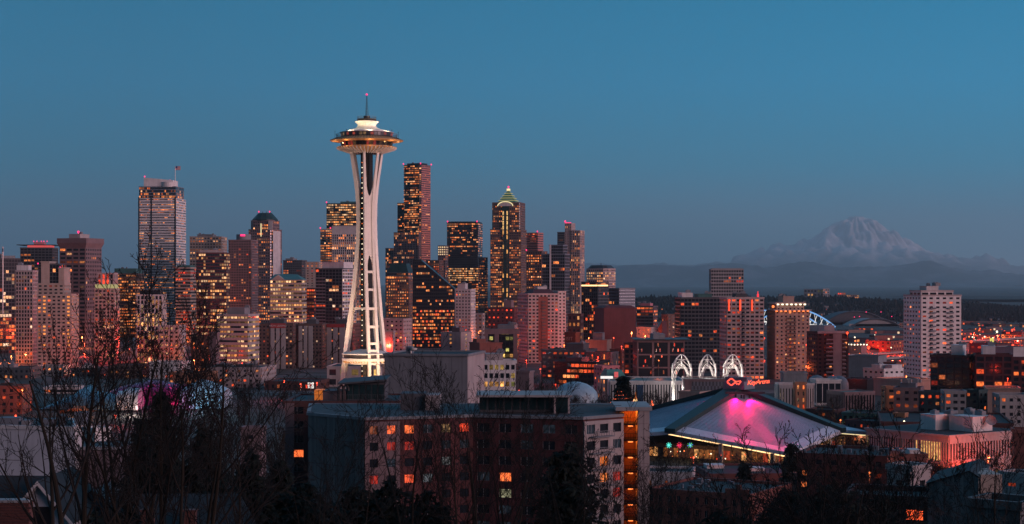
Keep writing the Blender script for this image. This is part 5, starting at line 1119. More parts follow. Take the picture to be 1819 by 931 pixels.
def hill_mat(name, low_c, high_c, z0, z1, rock=.45, scale=.0006):
    m, t, b = newmat(name); n = t.nodes; l = t.links
    ge = n.new('ShaderNodeNewGeometry'); sp = n.new('ShaderNodeSeparateXYZ'); l.new(ge.outputs['Position'], sp.inputs[0])
    nz = n.new('ShaderNodeTexNoise'); nz.inputs['Scale'].default_value = scale; nz.inputs['Detail'].default_value = 9; nz.inputs['Roughness'].default_value = .65; l.new(ge.outputs['Position'], nz.inputs['Vector'])
    h = n.new('ShaderNodeMapRange'); h.inputs['From Min'].default_value = z0; h.inputs['From Max'].default_value = z1; l.new(sp.outputs['Z'], h.inputs['Value'])
    sn = n.new('ShaderNodeSeparateXYZ'); l.new(ge.outputs['Normal'], sn.inputs[0])
    st_ = n.new('ShaderNodeMapRange'); st_.inputs['From Min'].default_value = .35; st_.inputs['From Max'].default_value = .75; l.new(sn.outputs['Z'], st_.inputs['Value'])
    ad = n.new('ShaderNodeMath'); ad.operation = 'MULTIPLY_ADD'; ad.inputs[1].default_value = 1.6; ad.inputs[2].default_value = -.8; l.new(nz.outputs['Fac'], ad.inputs[0])
    s2 = n.new('ShaderNodeMath'); s2.operation = 'ADD'; s2.use_clamp = True; l.new(h.outputs[0], s2.inputs[0]); l.new(ad.outputs[0], s2.inputs[1])
    s3 = n.new('ShaderNodeMath'); s3.operation = 'MULTIPLY'; l.new(s2.outputs[0], s3.inputs[0])
    rk = n.new('ShaderNodeMapRange'); rk.inputs['To Min'].default_value = 1 - rock; l.new(st_.outputs[0], rk.inputs['Value']); l.new(rk.outputs[0], s3.inputs[1])
    mx_ = n.new('ShaderNodeMix'); mx_.data_type = 'RGBA'; mx_.inputs[6].default_value = (*low_c, 1); mx_.inputs[7].default_value = (*high_c, 1); l.new(s3.outputs[0], mx_.inputs[0])
    l.new(mx_.outputs[2], b.inputs['Base Color']); b.inputs['Roughness'].default_value = .9
hill_mat('snow_rock', (.05, .052, .06), (.78, .78, .82), 900, 1900, .75)
hill_mat('forest_snow', (.022, .030, .030), (.5, .5, .54), 1500, 2500, .3, .0009)
hill_mat('forest_hill', (.020, .026, .022), (.03, .034, .03), 0, 100, .2, .01)
# the volcano: a radial cone with gullies and glaciers
def volcano():
    Y = 88000; S_ = Y / F; pk = W(1522, 385, Y); b = MB(); P = []; nr_, na = 70, 150
    LFT = [(0, 385), (14, 386), (30, 396), (52, 408), (82, 430), (105, 440), (150, 446), (205, 462), (260, 478), (320, 500), (400, 520)]
    RGT = [(0, 385), (12, 388), (28, 392), (55, 413), (88, 433), (125, 451), (170, 461), (225, 471), (300, 482), (360, 500), (400, 520)]
    for i in range(nr_ + 1):
        rp_ = 400 * (i / nr_) ** 1.25
        for j in range(na):
            a = 2 * math.pi * j / na; c = math.cos(a); wl_ = .5 - .5 * c; wl_ = wl_ * wl_ * (3 - 2 * wl_)
            py = interp(LFT, rp_) * wl_ + interp(RGT, rp_) * (1 - wl_); z = ZZ(py, Y)
            k = max(0, min(1, (rp_ - 12) / 70)); ua = Vector((math.cos(a) * 3.2, math.sin(a) * 3.2, rp_ * .012))
            rid = (abs(noise.noise(ua * 1.3)) - .22) * 1000 + (abs(noise.noise(ua * 3.1 + Vector((9, 2, 4)))) - .2) * 520
            q = Vector((rp_ * c, rp_ * math.sin(a), 0)) * .06
            z += k * rid * (.22 if abs(math.sin(a)) < .2 else 1) * min(1, 1.15 - rp_ / 520) + noise.fractal(q + Vector((3, 7, 1)), .9, 2.2, 6) * 230 * min(1, .25 + rp_ / 40)
            P.append((pk.x + rp_ * S_ * c, Y + rp_ * S_ * math.sin(a), max(-60, z)))
    b.faces(P, [(i * na + j, (i + 1) * na + j, (i + 1) * na + (j + 1) % na, i * na + (j + 1) % na) for i in range(nr_) for j in range(na)])
    return b
mt = volcano().build('mountain', 'snow_rock', smooth=True); tag(mt, 'snow covered volcano rising through blue haze beyond the far hills', kind='structure')
hill('hills', 'snow_rock', (1040, 1345), [(1040, 480), (1090, 474), (1120, 471), (1150, 473), (1180, 468), (1215, 471), (1250, 464), (1290, 467), (1345, 472)], 80000, 9000, -40, 330, 3, nx=170, ny=18)
hill('hills', 'forest_snow', (860, 1880), [(860, 492), (1000, 486), (1080, 479), (1110, 475), (1160, 477), (1200, 473), (1235, 470), (1270, 474), (1300, 472), (1340, 467), (1380, 474), (1420, 471), (1470, 475), (1530, 472), (1600, 473), (1660, 474), (1720, 479), (1790, 484), (1880, 488)], 56000, 9000, -40, 260, 8, nx=220, ny=18)
RID = [(960, 540), (1040, 538), (1100, 535), (1150, 532), (1190, 531), (1230, 534), (1300, 534), (1360, 532), (1410, 531), (1440, 529), (1480, 531), (1530, 536), (1580, 538), (1640, 540), (1700, 541), (1760, 547), (1820, 552), (1900, 556)]
HD = 4700.0
hl = hill('hills', 'forest_hill', (940, 1920), RID, 6900, HD, -44, 4, 21, nx=170, ny=24)
hill('hills', 'forest_hill', (1640, 1940), [(1640, 530), (1720, 528), (1800, 530), (1940, 533)], 11000, 2500, -22, 5, 25, nx=60, ny=10)
def slope_z(px, Y):
    sl = 1 - abs((Y - (6900 - HD / 2)) / HD - .5) * 2; sl = max(0, sl); sl = sl * sl * (3 - 2 * sl); return -44 + (ZZ(interp(RID, px), 6900) + 44) * sl
def slope_Y(px, py):
    Y = 4600.0
    while Y < 6900 and ZZ(py, Y) > slope_z(px, Y): Y += 20
    return Y
# the wooded ridge: leaf clumps on the slope, one mass nobody could count
wd = MB(); r2 = random.Random(5)
for i in range(9500):
    px = r2.uniform(945, 1900); Y = 4650 + (r2.random() ** .8) * 2300; x = (px - CX) / F * Y; px2 = CX + x / 6900 * F; z = slope_z(px2, Y)
    h_ = r2.uniform(8, 17) * (1.5 if r2.random() < .08 else 1); r_ = h_ * r2.uniform(.22, .55); k = 5; a0 = r2.random() * 6
    base = [(x + r_ * math.cos(a0 + 2 * math.pi * q / k) * r2.uniform(.6, 1.1), Y + r_ * math.sin(a0 + 2 * math.pi * q / k), z - 4 + r2.uniform(-1, 3)) for q in range(k)]
    mid = [(x + r_ * .7 * math.cos(a0 + .5 + 2 * math.pi * q / k) * r2.uniform(.5, 1.2), Y + r_ * .7 * math.sin(a0 + 2 * math.pi * q / k), z + h_ * r2.uniform(.35, .6)) for q in range(k)]
    wd.faces(base + mid + [(x + r2.uniform(-1, 1), Y, z + h_)], [(q, (q + 1) % k, k + (q + 1) % k, k + q) for q in range(k)] + [(k + q, k + (q + 1) % k, 2 * k) for q in range(k)])
tag(wd.build('woods', 'wood_far'), 'dark woods covering the far ridge', kind='stuff')
# low sheds and warehouses on the harbour flats
def shed(px, Y, wd_, dp, h_, mt_, rf, lit):
    t_ = thing('warehouse', 'low flat warehouse among many on the far harbour flats', 'warehouse', (X0(px, Y), Y, g(Y, px)), r2.uniform(-.5, .5), 'low warehouses on the harbour flats')
    b = MB(); b.box(-wd_ / 2, 0, -1, wd_ / 2, dp, h_); b.build('wall', mt_, t_); b = MB(); b.box(-wd_ / 2 - .3, -.3, h_, wd_ / 2 + .3, dp + .3, h_ + .6); b.build('roof', rf, t_)
    for k in range(int(wd_ / 9)):
        if r2.random() < lit:
            q = MB(); x = -wd_ / 2 + 2 + k * 9; q.box(x, -.15, .4, x + 4.5, -.02, min(h_ - 1, 4.5)); o = q.build('lit_door', 'glass_o', t_); o.color = (*r2.choice([(1.2, .16, .05), (1.0, .35, .1), (1.2, .8, .5), (.8, .06, .03)]), 1)
X0 = lambda px, Y: (px - CX) / F * Y
for i in range(64):
    if i < 24: px = r2.uniform(1506, 1604); Y = r2.uniform(1500, 4200)
    else: px = r2.uniform(1700, 1835); Y = r2.uniform(1550, 4500)
    shed(px, Y, r2.uniform(22, 70) * (1 if Y < 2600 else 1.25), r2.uniform(15, 40), r2.uniform(4, 10), r2.choice(('mauve', 'tan', 'brick', 'slate', 'brown', 'dark_brick')), r2.choice(('roof_dark', 'roof_dark', 'roof_gravel')), .4)
# houses on the wooded slope
for i in range(70):
    px = r2.uniform(1400, 1815) if i < 56 else r2.uniform(1120, 1260); py = interp(RID, px) + r2.triangular(4, 44, 16); Y = slope_Y(px, py) - 25; z = slope_z(px, Y); k = r2.uniform(.8, 1.5)
    t_ = thing('hillside_house', 'small pale house among trees on the far wooded slope', 'house', (X0(px, Y), Y, z + 4), r2.uniform(-.6, .6), 'houses on the far wooded slope')
    b = MB(); b.box(-6 * k, 0, -6, 6 * k, 9, 5 * k); b.build('wall', r2.choice(('white_paint', 'tan', 'grey_concrete', 'pink_concrete')), t_)
    b = MB(); b.faces([(-6.6 * k, -.6, 5 * k), (6.6 * k, -.6, 5 * k), (6.6 * k, 9.6, 5 * k), (-6.6 * k, 9.6, 5 * k), (-6.6 * k, 4.5, 8.2 * k), (6.6 * k, 4.5, 8.2 * k)], [(0, 1, 5, 4), (2, 3, 4, 5), (1, 2, 5), (3, 0, 4)]); b.build('roof', 'roof_dark', t_)
    if r2.random() < .5:
        q = MB(); x = r2.uniform(-4, 3) * k; q.box(x, -.2, .5, x + 2.2, -.02, 2.6); o = q.build('window', 'glass_o', t_); o.color = (*r2.choice([(1.2, .3, .08), (1.2, .6, .25), (.9, .1, .04)]), 1)
# hospital and houses on the ridge
def far_block(label, x0, x1, top, bot, Y, mat, lit, pal, n=(6, 3)):
    s = Bld('hilltop_building', label, 'building', x0, x1, x1, Y, 'buildings on the far ridge', dep=30, z0=ZZ(bot, Y)); h = s.z(top)
    s.tier(s.rect(), -6, h, mat, st='grid', fh=h / n[1], bay=s.a / n[0], wf=.6, hf=.55, lit=lit, pal=pal, floors_lit=False, parapet=.5); s.done()
    return s
far_block('pale teal clinic block crowning the far ridge', 1428, 1463, 514, 531, 6700, 'steel_blue', .3, 'gn')
far_block('white lit tower at the right end of the ridge clinic', 1462, 1473, 513, 532, 6690, 'white_paint', .6, 'am', (3, 4))
far_block('pinkish lit flats on the ridge right of the clinic', 1500, 1526, 524, 534, 6650, 'tan', .5, 'yw', (7, 3))
far_block('lower pinkish flats at the end of the ridge', 1488, 1502, 520, 532, 6680, 'tan', .3, 'rd', (4, 3))
far_block('small pink block low on the right of the ballpark arch', 1598, 1607, 574, 590, 4150, 'tan', .2, 'or', (3, 4))

# ================================================================== the haze: blue winter air
hz = MB(); hz.box(-45000, -1250, -62, 34500, 80500 + 21000, 3800)
m = bpy.data.materials.new('haze_mat'); m.use_nodes = True; t = m.node_tree; t.nodes.remove(t.nodes['Principled BSDF'])
pv = t.nodes.new('ShaderNodeVolumePrincipled'); pv.inputs['Color'].default_value = (.55, .87, .98, 1); pv.inputs['Density'].default_value = HAZE; pv.inputs['Anisotropy'].default_value = 0
t.links.new(pv.outputs[0], t.nodes['Material Output'].inputs['Volume']); M['haze_mat'] = m
if HAZE > 0: tag(hz.build('haze', 'haze_mat'), 'thin blue evening haze over the city', kind='stuff')

# ================================================================== foreground houses and flats
def free_bld(name, label, cat, X, Y, z0):
    s = Bld(name, label, cat, 900, 909.5, 909.5, Y, None, 10, z0); s.cx = X; s.th = 0; s.o.location = (X, Y, z0); s.o.rotation_euler = (0, 0, 0); return s
X_ = lambda px, Y: (px - CX) / F * Y
# flats with maroon wall
s = free_bld('apartment_block', 'near maroon and grey apartment block with red lit windows and an amber stairwell', 'building', X_(800, 270), 270, g(290)); zt = ZZ(742, 268) - s.gz
L_ = lambda px, Y: (X_(px, Y) - s.cx, Y - 270)
A, B, C, D, E_, G_, Hh = L_(548, 277), L_(648, 267), L_(710, 268.5), L_(840, 273), L_(1035, 268), L_(1105, 274), L_(1106, 296)
back = [L_(1106, 298), L_(552, 298)]
poly = [A, B, C, D, E_, G_, L_(1106, 290)] + back
s.W('near_maroon').prism(poly, 0, zt)
nr0 = 0
def lits(cells, nr):
    def fn(u, v, c):
        r_ = int((1 - v) * nr)
        for px0, px1, rr_, col in cells:
            if r_ == rr_ and px0 <= u < px1: return col
        return DARK if rng.random() < .8 else (.012, .016, .022)
    return fn
FH = 2.55; nrow = round((zt - .6) / FH); RDc = (1.1, .085, .03); OR = (1.15, .20, .05); PL = (.32, .30, .18); DM = (.38, .025, .014)
s.facade(E_, G_, 0, zt - .6, 'pink_concrete', st='grid', fh=FH, bay=3.2, wf=.62, hf=.55, single=True, frame=3, litfn=lits([(.3, .6, 2, (.8, .17, .02)), (.3, .6, 3, (1.2, .30, .07)), (.6, 1, 3, DM), (.6, 1, 4, DM)], nrow))
s.facade(D, E_, 0, zt - .6, 'near_maroon', st='grid', fh=FH, bay=3.4, wf=.56, hf=.52, single=True, frame=2, pd=.22,
         litfn=lits([(.42, .58, 1, (1.1, .16, .04)), (.62, .79, 1, (.9, .10, .03)), (.42, .58, 2, (1.0, .11, .035)), (.25, .38, 3, RDc), (.09, .22, 3, OR), (.25, .38, 4, (.38, .26, .09)), (.09, .22, 4, PL), (.42, .58, 4, DM), (.42, .58, 5, OR), (.25, .38, 5, RDc)], nrow))
s.facade(C, D, 0, zt - .6, 'near_maroon', st='grid', fh=FH, bay=3.0, wf=.5, hf=.5, single=True, frame=2, pd=.22,
         litfn=lits([(0, .25, 0, (1.2, .2, .05)), (.45, .62, 0, (.22, .12, .05)), (.62, .83, 0, RDc), (.83, 1, 0, (.05, .30, .04)), (0, .25, 3, (1.1, .12, .04)), (0, .25, 1, DM), (.4, .6, 2, (.10, .10, .10)), (.2, .4, 3, (.09, .1, .11))], nrow))
s.facade(B, C, 0, zt - .6, 'mauve', st='grid', fh=FH, bay=2.9, wf=.48, hf=.5, single=True, frame=2, pd=.22, litfn=lits([(.5, 1, 0, (1.1, .16, .05)), (0, .5, 0, (.2, .05, .02)), (.5, 1, 1, DM), (0, .5, 3, DM)], nrow))
pb = s.W('concrete_old', 'grey_panel')                               # blank cast panels over the left wall
d = (Vector(B) - Vector(A)); L = d.length; d /= L
for i in range(6):
    for j in range(8): pb.obox(A, (d.x, d.y), (d.y, -d.x), L * i / 6 + .05, L * (i + 1) / 6 - .05, .02, .14, zt * j / 8 + .05, zt * (j + 1) / 8 - .05)
q = s.W('grey_panel', 'parapet')
for p0, p1 in zip(poly, poly[1:] + poly[:1]):
    dd = Vector(p1) - Vector(p0); Ln = dd.length; dd /= Ln; q.obox(p0, (dd.x, dd.y), (dd.y, -dd.x), -.2, Ln + .2, -.30, .30, zt - .30, zt + .16)
s.W('roof_gravel', 'roof').prism([(x * .99, y * .98 + .2) for x, y in poly], zt + .01, zt + .1)
for j in range(nrow):
    gd = Vector(G_) - Vector(E_); Ln = gd.length; gd /= Ln; gn = (gd.y, -gd.x); z = j * (zt - .6) / nrow
    q = MB(); q.obox(E_, (gd.x, gd.y), gn, Ln * .12, Ln * .66, .30, 1.35, z, z + .16)
    for k in range(9): u = Ln * (.13 + .52 * k / 8); q.obox(E_, (gd.x, gd.y), gn, u, u + .05, 1.28, 1.33, z + .16, z + .95)
    q.obox(E_, (gd.x, gd.y), gn, Ln * .12, Ln * .66, 1.27, 1.35, z + .95, z + 1.02); q.build('balcony', 'grey_panel', s.o)
# stair tower and end slab
x0, x1 = L_(1105, 276)[0], L_(1131, 276)[0]; zs = ZZ(725, 272) - s.gz
q = MB(); q.box(x0 + .01, 9, 0, x1, 9.6, zs - 1); q.build('stair_wall', 'orange_stucco', s.o)
q = MB(); q.box(x0 - 1.2, 3, zs - .5, L_(1156, 272)[0] + .3, 16, zs + .1); q.build('stair_roof', 'grey_concrete', s.o)
for j in range(10):
    z = zs - 2.9 - j * 2.55
    if z < 1: break
    q = MB(); q.box(x0 + .02, 5.2, z, x1 - .01, 9, z + .2)
    for k in range(6): q.box(x0 + .05 + k * .42, 5.2, z + .2, x0 + .1 + k * .42, 5.26, z + 1.1)
    q.box(x0 + .02, 5.18, z + 1.1, x1 - .02, 5.28, z + 1.16); q.build('stair_landing', 'dark_metal', s.o)
    lamp('stair_lamp', s.o, ((x0 + x1) / 2 + .3, 7, z + 2.1), (260 if j == 0 else 70 if j < 4 else 40), (1, .20, .015), radius=.12)
    q = MB(); q.box((x0 + x1) / 2 - .1, 7.6, z + 2.05, (x0 + x1) / 2 + .7, 8.0, z + 2.2); q.build('stair_light', 'lamp_orange', s.o)
x2 = L_(1155, 272)[0]
q = MB(); q.box(x1 + .01, 3.2, 0, x2, 16, zs - .5); q.build('end_wall', 'pink_concrete', s.o)
q = MB()
for j in range(1, 14): q.box(x1, 3.17, zs - .5 - j * 2.1, x2 + .02, 3.21, zs - .46 - j * 2.1)
q.box((x1 + x2) / 2, 3.165, 0, (x1 + x2) / 2 + .04, 3.2, zs - .6); q.build('panel_joint', 'mauve', s.o)
# roof rooms
q = MB(); q.box(L_(852, 280)[0], 8, zt, L_(985, 280)[0], 15, zt + 2.7); rr_ = q.build('roof_room', 'slate', s.o)
for i in range(9):
    xa = L_(852 + 14.6 * i, 278)[0]; q = MB(); q.box(xa + .12, 7.93, zt + .5, xa + 1.12, 7.98, zt + 2.4); o = q.build('window', 'teal_a', rr_)
q = MB(); q.box(L_(846, 276)[0], 4.5, zt + 2.75, L_(1016, 276)[0], 16, zt + 3.1); q.build('roof_slab', 'grey_concrete', s.o)
q = MB(); q.box(L_(986, 277)[0], 7, zt, L_(1010, 277)[0], 13, zt + 2.74); q.build('glass_room', 'teal_a', s.o)
for px in (984, 1009): 
    q = MB(); q.box(L_(px, 275)[0], 5.2, zt + .1, L_(px, 275)[0] + .3, 5.5, zt + 2.75); q.build('post', 'pink_concrete', s.o)
q = MB()
for i in range(40): xx = L_(1012 + i * 2.4, 272)[0]; q.box(xx, 5.5, zt + .3, xx + .04, 5.55, zt + 1.35)
q.box(L_(1012, 272)[0], 5.48, zt + 1.35, L_(1106, 272)[0], 5.58, zt + 1.42); q.build('railing', 'pole_grey', s.o)
q = MB(); q.box(L_(757, 284)[0], 12, zt, L_(782, 284)[0], 18, zt + 2.6); q.build('roof_room', 'pink_concrete', s.o)
q = MB(); q.box(L_(712, 284)[0], 13, zt, L_(756, 284)[0], 19, zt + 2.8); q.build('roof_room', 'slate', s.o)
s.done(100)
# rear wing with a roof terrace
s = free_bld('apartment_block', 'rear wing of dark flats with a glazed roof room and one big red lit window', 'building', X_(600, 305), 305, g(305)); zt = ZZ(716, 305) - s.gz
x0, x1 = X_(508, 305) - s.cx, X_(705, 305) - s.cx
s.tier([(x0, 0), (x1, 0), (x1, 20), (x0, 20)], 0, zt, 'dark_brick', st='grid', fh=2.6, bay=3.6, wf=.6, hf=.5, single=True, frame=2, parapet=.4, roof='roof_gravel',
       litfn=lambda u, v, c: (1.2, .20, .05) if u < .05 and .68 < v < .8 else ((.5, .05, .02) if .05 <= u < .2 and v > .6 and rng.random() < .7 else DARK))
q = MB(); q.box(x0 - .05, -.6, 0, x0 + 1.5, -.42, zt); q.build('pale_pier', 'mauve', s.o)
xa, xb = X_(617, 312) - s.cx, X_(684, 312) - s.cx
q = MB(); q.box(xa, 6, zt, xb, 14, zt + 3.2); o = q.build('roof_room', 'slate', s.o)
for i in range(6):
    w0 = xa + (xb - xa) * i / 6; q = MB(); q.box(w0 + .08, 5.92, zt + .3, w0 + 1.0, 5.97, zt + 2.9); q.build('window', 'teal_a', o)
q = MB(); q.faces([(xa - 1.5, 4, zt + 3.0), (xb + .5, 4, zt + 3.7), (xb + .5, 16, zt + 3.9), (xa - 1.5, 16, zt + 3.2), (xa - 1.5, 4, zt + 3.3), (xb + .5, 4, zt + 4.0), (xb + .5, 16, zt + 4.2), (xa - 1.5, 16, zt + 3.5)], [(0, 3, 2, 1), (4, 5, 6, 7), (0, 1, 5, 4), (1, 2, 6, 5), (2, 3, 7, 6), (3, 0, 4, 7)]); q.build('roof_slab', 'slate', s.o)
q = MB(); q.box(X_(557, 310) - s.cx, 6, zt, X_(572, 310) - s.cx, 10, zt + 1.9); q.build('roof_hut', 'amber_glow', s.o)
q = MB(); q.box(X_(572, 310) - s.cx + .01, 6, zt, X_(613, 310) - s.cx, 11, zt + 1.8); q.build('roof_room', 'mauve', s.o)
for px in (601, 609):
    q = MB(); xx = X_(px, 309) - s.cx; q.tube([(xx, 4.6, zt), (xx, 4.6, zt + 2.4), (xx + .5, 4.6, zt + 3.0), (xx + .9, 4.6, zt + 2.4), (xx + .9, 4.6, zt + 1.9)], .28, 8); q.build('vent_pipe', 'black_clad', s.o)
q = MB()
for i in range(46): xx = x0 + 4 + i * .32; q.box(xx, .5, zt + .4, xx + .04, .55, zt + 1.4)
q.box(x0 + 4, .48, zt + 1.4, x0 + 4 + 46 * .32, .58, zt + 1.46); q.build('railing', 'pole_grey', s.o); s.done()
# stage tower and office behind it
s = tower('stage_tower', 'big blank grey box of a theatre stage tower behind the apartment roofs', 'building', 683, 830, 860, 632, 480, 'grey_panel', None, st='blank', fin=False, parapet=.5)
q = MB()
for i in range(8): x = -s.a * (i + .5) / 8; q.box(x, -.03, 0, x + .05, 0.0, s.h - .4)
q.build('panel_joint', 'slate', s.o)
q = MB(); q.box(-.0, .0, 0, .12, s.b, s.h - .3); q.build('sunlit_side', 'pink_concrete', s.o)  # paler pink sheet: evening light on the right face put into colour
q = MB(); x = -s.a * .70; q.tube([(x, 2, s.h), (x, 2, s.h + 1.3)], .3, 6); q.lathe([(.01, s.h + 1.1), (.9, s.h + 1.5), (1.1, s.h + 2.0)], 14, (x + .8, 2)); q.build('dish', 'needle_white', s.o)
q = MB(); q.box(-s.a * .76, 2, s.h, -s.a * .69, 5, s.h + 2.4); q.build('roof_plant', 'steel_blue', s.o); s.done()
low('white gridded office block with yellow windows behind the stage tower', 856, 858, 916, 645, 560, 'white_paint', name='office_block', fh=2.7, bay=1.85, wf=.66, hf=.58, lit=.45, pal='gn', dep=16, plants=[(.1, .9, .1, .62, 2.6, 'pink_concrete', 1)], frame=2)
low('small plain mauve block right of the white gridded office', 914, 940, 948, 662, 900, 'mauve', st='blank')

# white warehouse at the lower left
s = free_bld('warehouse', 'large pale blank warehouse wall behind the thick bare trunks', 'building', X_(133, 250), 250, g(250)); zt = ZZ(762, 250) - s.gz
x0 = X_(-60, 262) - s.cx
s.W('white_clap').prism([(x0, 5), (0, 0), (-4.2, 16), (x0 + 6, 22)], 0, zt); s.W('roof_gravel', 'roof').prism([(x0 + .5, 5.4), (-.5, .5), (-4.5, 15.6), (x0 + 6, 21.5)], zt + .01, zt + .06)
q = s.W('white_paint', 'parapet'); 
for p0, p1 in (((x0, 5), (0, 0)), ((0, 0), (-4.2, 16))):
    dd = Vector(p1) - Vector(p0); Ln = dd.length; dd /= Ln; q.obox(p0, (dd.x, dd.y), (dd.y, -dd.x), 0, Ln, -.3, .12, zt - .25, zt + .35)
for i, (u, wx, hh, mt_) in enumerate(((-13, 3, 1.1, 'steel_blue'), (-9.5, 1.2, .7, 'grey_panel'), (-6.3, 1.8, .9, 'steel_blue'), (-4, .8, 1.4, 'slate'), (-1.6, 1.6, 1.9, 'steel_blue'))):
    q = MB(); q.box(u, 6, zt + .06, u + wx, 8.5, zt + .06 + hh); q.build('vent_unit', mt_, s.o)
s.done()
s = free_bld('warehouse', 'plain mauve warehouse block between the pale warehouse and dark fir', 'building', X_(140, 300), 300, g(300)); zt = ZZ(797, 300) - s.gz; x1 = X_(212, 300) - s.cx
s.W('mauve').prism([(0, 0), (x1, 0), (x1, 14), (0, 14)], 0, zt); s.W('roof_gravel', 'roof').prism([(.3, .3), (x1 - .3, .3), (x1 - .3, 13.6), (.3, 13.6)], zt + .01, zt + .08)
q = s.W('grey_concrete', 'parapet'); q.box(-.1, -.12, zt - .2, x1 + .1, .3, zt + .35); s.done()
low('low white shed roof with a stepped parapet behind the pale warehouse', 96, 128, 152, 752, 520, 'white_paint', st='blank', plants=[(.2, .7, .2, .7, .8, 'white_paint', 1)])
low('plain white flat building with a blue roof left of the tall dark fir', 148, 168, 196, 766, 470, 'white_paint', st='blank')
low('dim pink low house between the dark firs', 428, 462, 470, 765, 430, 'mauve', st='grid', bay=5, wf=.3, hf=.3, lit=.1)

# gabled house with white trim, lower left
Y = 118; p = W(70, 856, Y); h0 = thing('house', 'dark roofed house with white trimmed gable at the lower left corner', 'house', (p.x, Y, g(Y)))
zr = p.z - g(Y); hw = 2.05; ze = zr - 2.45
b = MB(); b.faces([(-hw, 0, 0), (hw, 0, 0), (hw, 0, ze), (0, 0, zr - .05), (-hw, 0, ze), (-hw, 9, 0), (hw, 9, 0), (hw, 9, ze), (0, 9, zr - .05), (-hw, 9, ze)], [(0, 1, 2, 3, 4), (5, 9, 8, 7, 6), (1, 6, 7, 2), (0, 4, 9, 5)]); wl_ = b.build('wall', 'white_clap', h0)
q = MB()
for i in range(22): q.box(-hw, -.035, ze - 3 + i * .25, hw, -.002, ze - 3 + i * .25 + .02) if ze - 3 + i * .25 < ze else q.box(-hw * (zr - (ze - 3 + i * .25)) / (zr - ze), -.035, ze - 3 + i * .25, hw * (zr - (ze - 3 + i * .25)) / (zr - ze), -.002, ze - 3 + i * .25 + .02)
q.build('clapboard', 'white_clap', h0)
q = MB(); q.prism([(-.9, -.06), (.9, -.06), (.9, .0), (-.9, .0)], ze - 1.2, ze + .75, [(-.75, -.06), (.75, -.06), (.75, 0), (-.75, 0)]); q.build('attic_window', 'black_clad', h0)
b = MB()
for sx in (-1, 1):
    e = Vector((sx * (hw + .35), 0, ze - .42)); r0 = Vector((0, 0, zr))
    for y0, y1, up, mt_ in ((-.55, 9.4, .14, 0),):
        b.faces([(r0.x, y0, r0.z), (e.x, y0, e.z), (e.x, y1, e.z), (r0.x, y1, r0.z), (r0.x, y0, r0.z + up), (e.x, y0, e.z + up), (e.x, y1, e.z + up), (r0.x, y1, r0.z + up)], [(0, 1, 2, 3), (4, 7, 6, 5), (0, 4, 5, 1), (1, 5, 6, 2), (2, 6, 7, 3)])
rf = b.build('roof', 'roof_dark', h0)
q = MB()
for sx in (-1, 1):
    for o_, wd2, yy in ((0, .30, -.58), (.34, .12, -.35)):
        q.faces([(0, yy, zr + .12 - o_), (sx * (hw + .38), yy, ze - .32 - o_), (sx * (hw + .38), yy, ze - .32 - o_ - wd2), (0, yy, zr + .12 - o_ - wd2), (0, yy + .05, zr + .12 - o_), (sx * (hw + .38), yy + .05, ze - .32 - o_), (sx * (hw + .38), yy + .05, ze - .32 - o_ - wd2), (0, yy + .05, zr + .12 - o_ - wd2)], [(0, 1, 2, 3), (4, 7, 6, 5), (0, 4, 5, 1), (2, 6, 7, 3), (1, 5, 6, 2)])
q.build('bargeboard', 'white_paint', h0)
b = MB(); xw = -9.0       # main roof to the left
b.faces([(xw, 3.5, zr + .1), (-.2, 3.5, zr + .02), (-hw - .2, -.3, ze - .5), (xw, -.9, ze - .9), (xw, 8, ze)], [(0, 3, 2, 1), (0, 1, 4)]); b.build('main_roof', 'roof_dark', h0)
b = MB(); b.box(xw, -.6, 0, -hw - .05, 7.5, ze - .9); b.build('main_wall', 'dark_brick', h0)
for px, w2 in ((32, .62), (3, .5)):
    q = MB(); c = W(px, 890, Y - 1.5); q.box(c.x - p.x - w2, -2.0, ze - 3, c.x - p.x + w2, -1.2, ze - .35); q.box(c.x - p.x - w2 - .1, -2.1, ze - .35, c.x - p.x + w2 + .1, -1.1, ze - .15); q.tube([(c.x - p.x, -1.6, ze - .2), (c.x - p.x, -1.6, ze + .25)], .22, 8); q.build('chimney', 'brick', rf)
# brick wall corner
t_ = thing('brick_wall', 'dark red brick wall with pale coping below the gabled house', 'wall', (W(25, 931, 96).x, 96, g(96)))
b = MB(); hB = ZZ(893, 96) - g(96); b.box(-3.2, 0, -1, .85, .8, hB); b.build('masonry', 'brick', t_)
q = MB()
for i in range(14): q.box(-3.2 + i * .29, -.08, hB + .002, -2.95 + i * .29, .86, hB + .14)
q.build('coping', 'grey_concrete', t_)
q = MB()
for j in range(9):
    for i in range(14): q.box(-3.2 + i * .29 + (.14 if j % 2 else 0), -.03, hB - .18 - j * .16, -2.96 + i * .29 + (.14 if j % 2 else 0), .002, hB - .06 - j * .16)
q.build('brick_face', 'dark_brick', t_)
# house with long dark roof
p = W(300, 884, 105); t_ = thing('house', 'long dark shingle roofed house hidden behind bare trunks', 'house', (p.x, 105, g(105))); zr = p.z - g(105)
b = MB(); b.faces([(-5.2, -2, zr - 2.6), (4.6, -2, zr - 2.6), (4.0, 2, zr), (-3.6, 2, zr), (-5.2, 6, zr - 2.6), (4.6, 6, zr - 2.6)], [(0, 1, 2, 3), (3, 2, 5, 4), (0, 3, 4), (1, 5, 2)]); b.build('roof', 'roof_dark', t_)
b = MB(); b.box(-4.8, -1.6, 0, 4.2, 5.6, zr - 2.65); b.build('wall', 'mauve', t_)
for px in (256, 332):
    q = MB(); c = W(px, 900, 103); q.box(c.x - p.x - .35, -1.2, zr - 2.5, c.x - p.x + .35, -.6, zr - .7); q.box(c.x - p.x - .42, -1.27, zr - .7, c.x - p.x + .42, -.53, zr - .6); q.build('chimney', 'brick', t_)
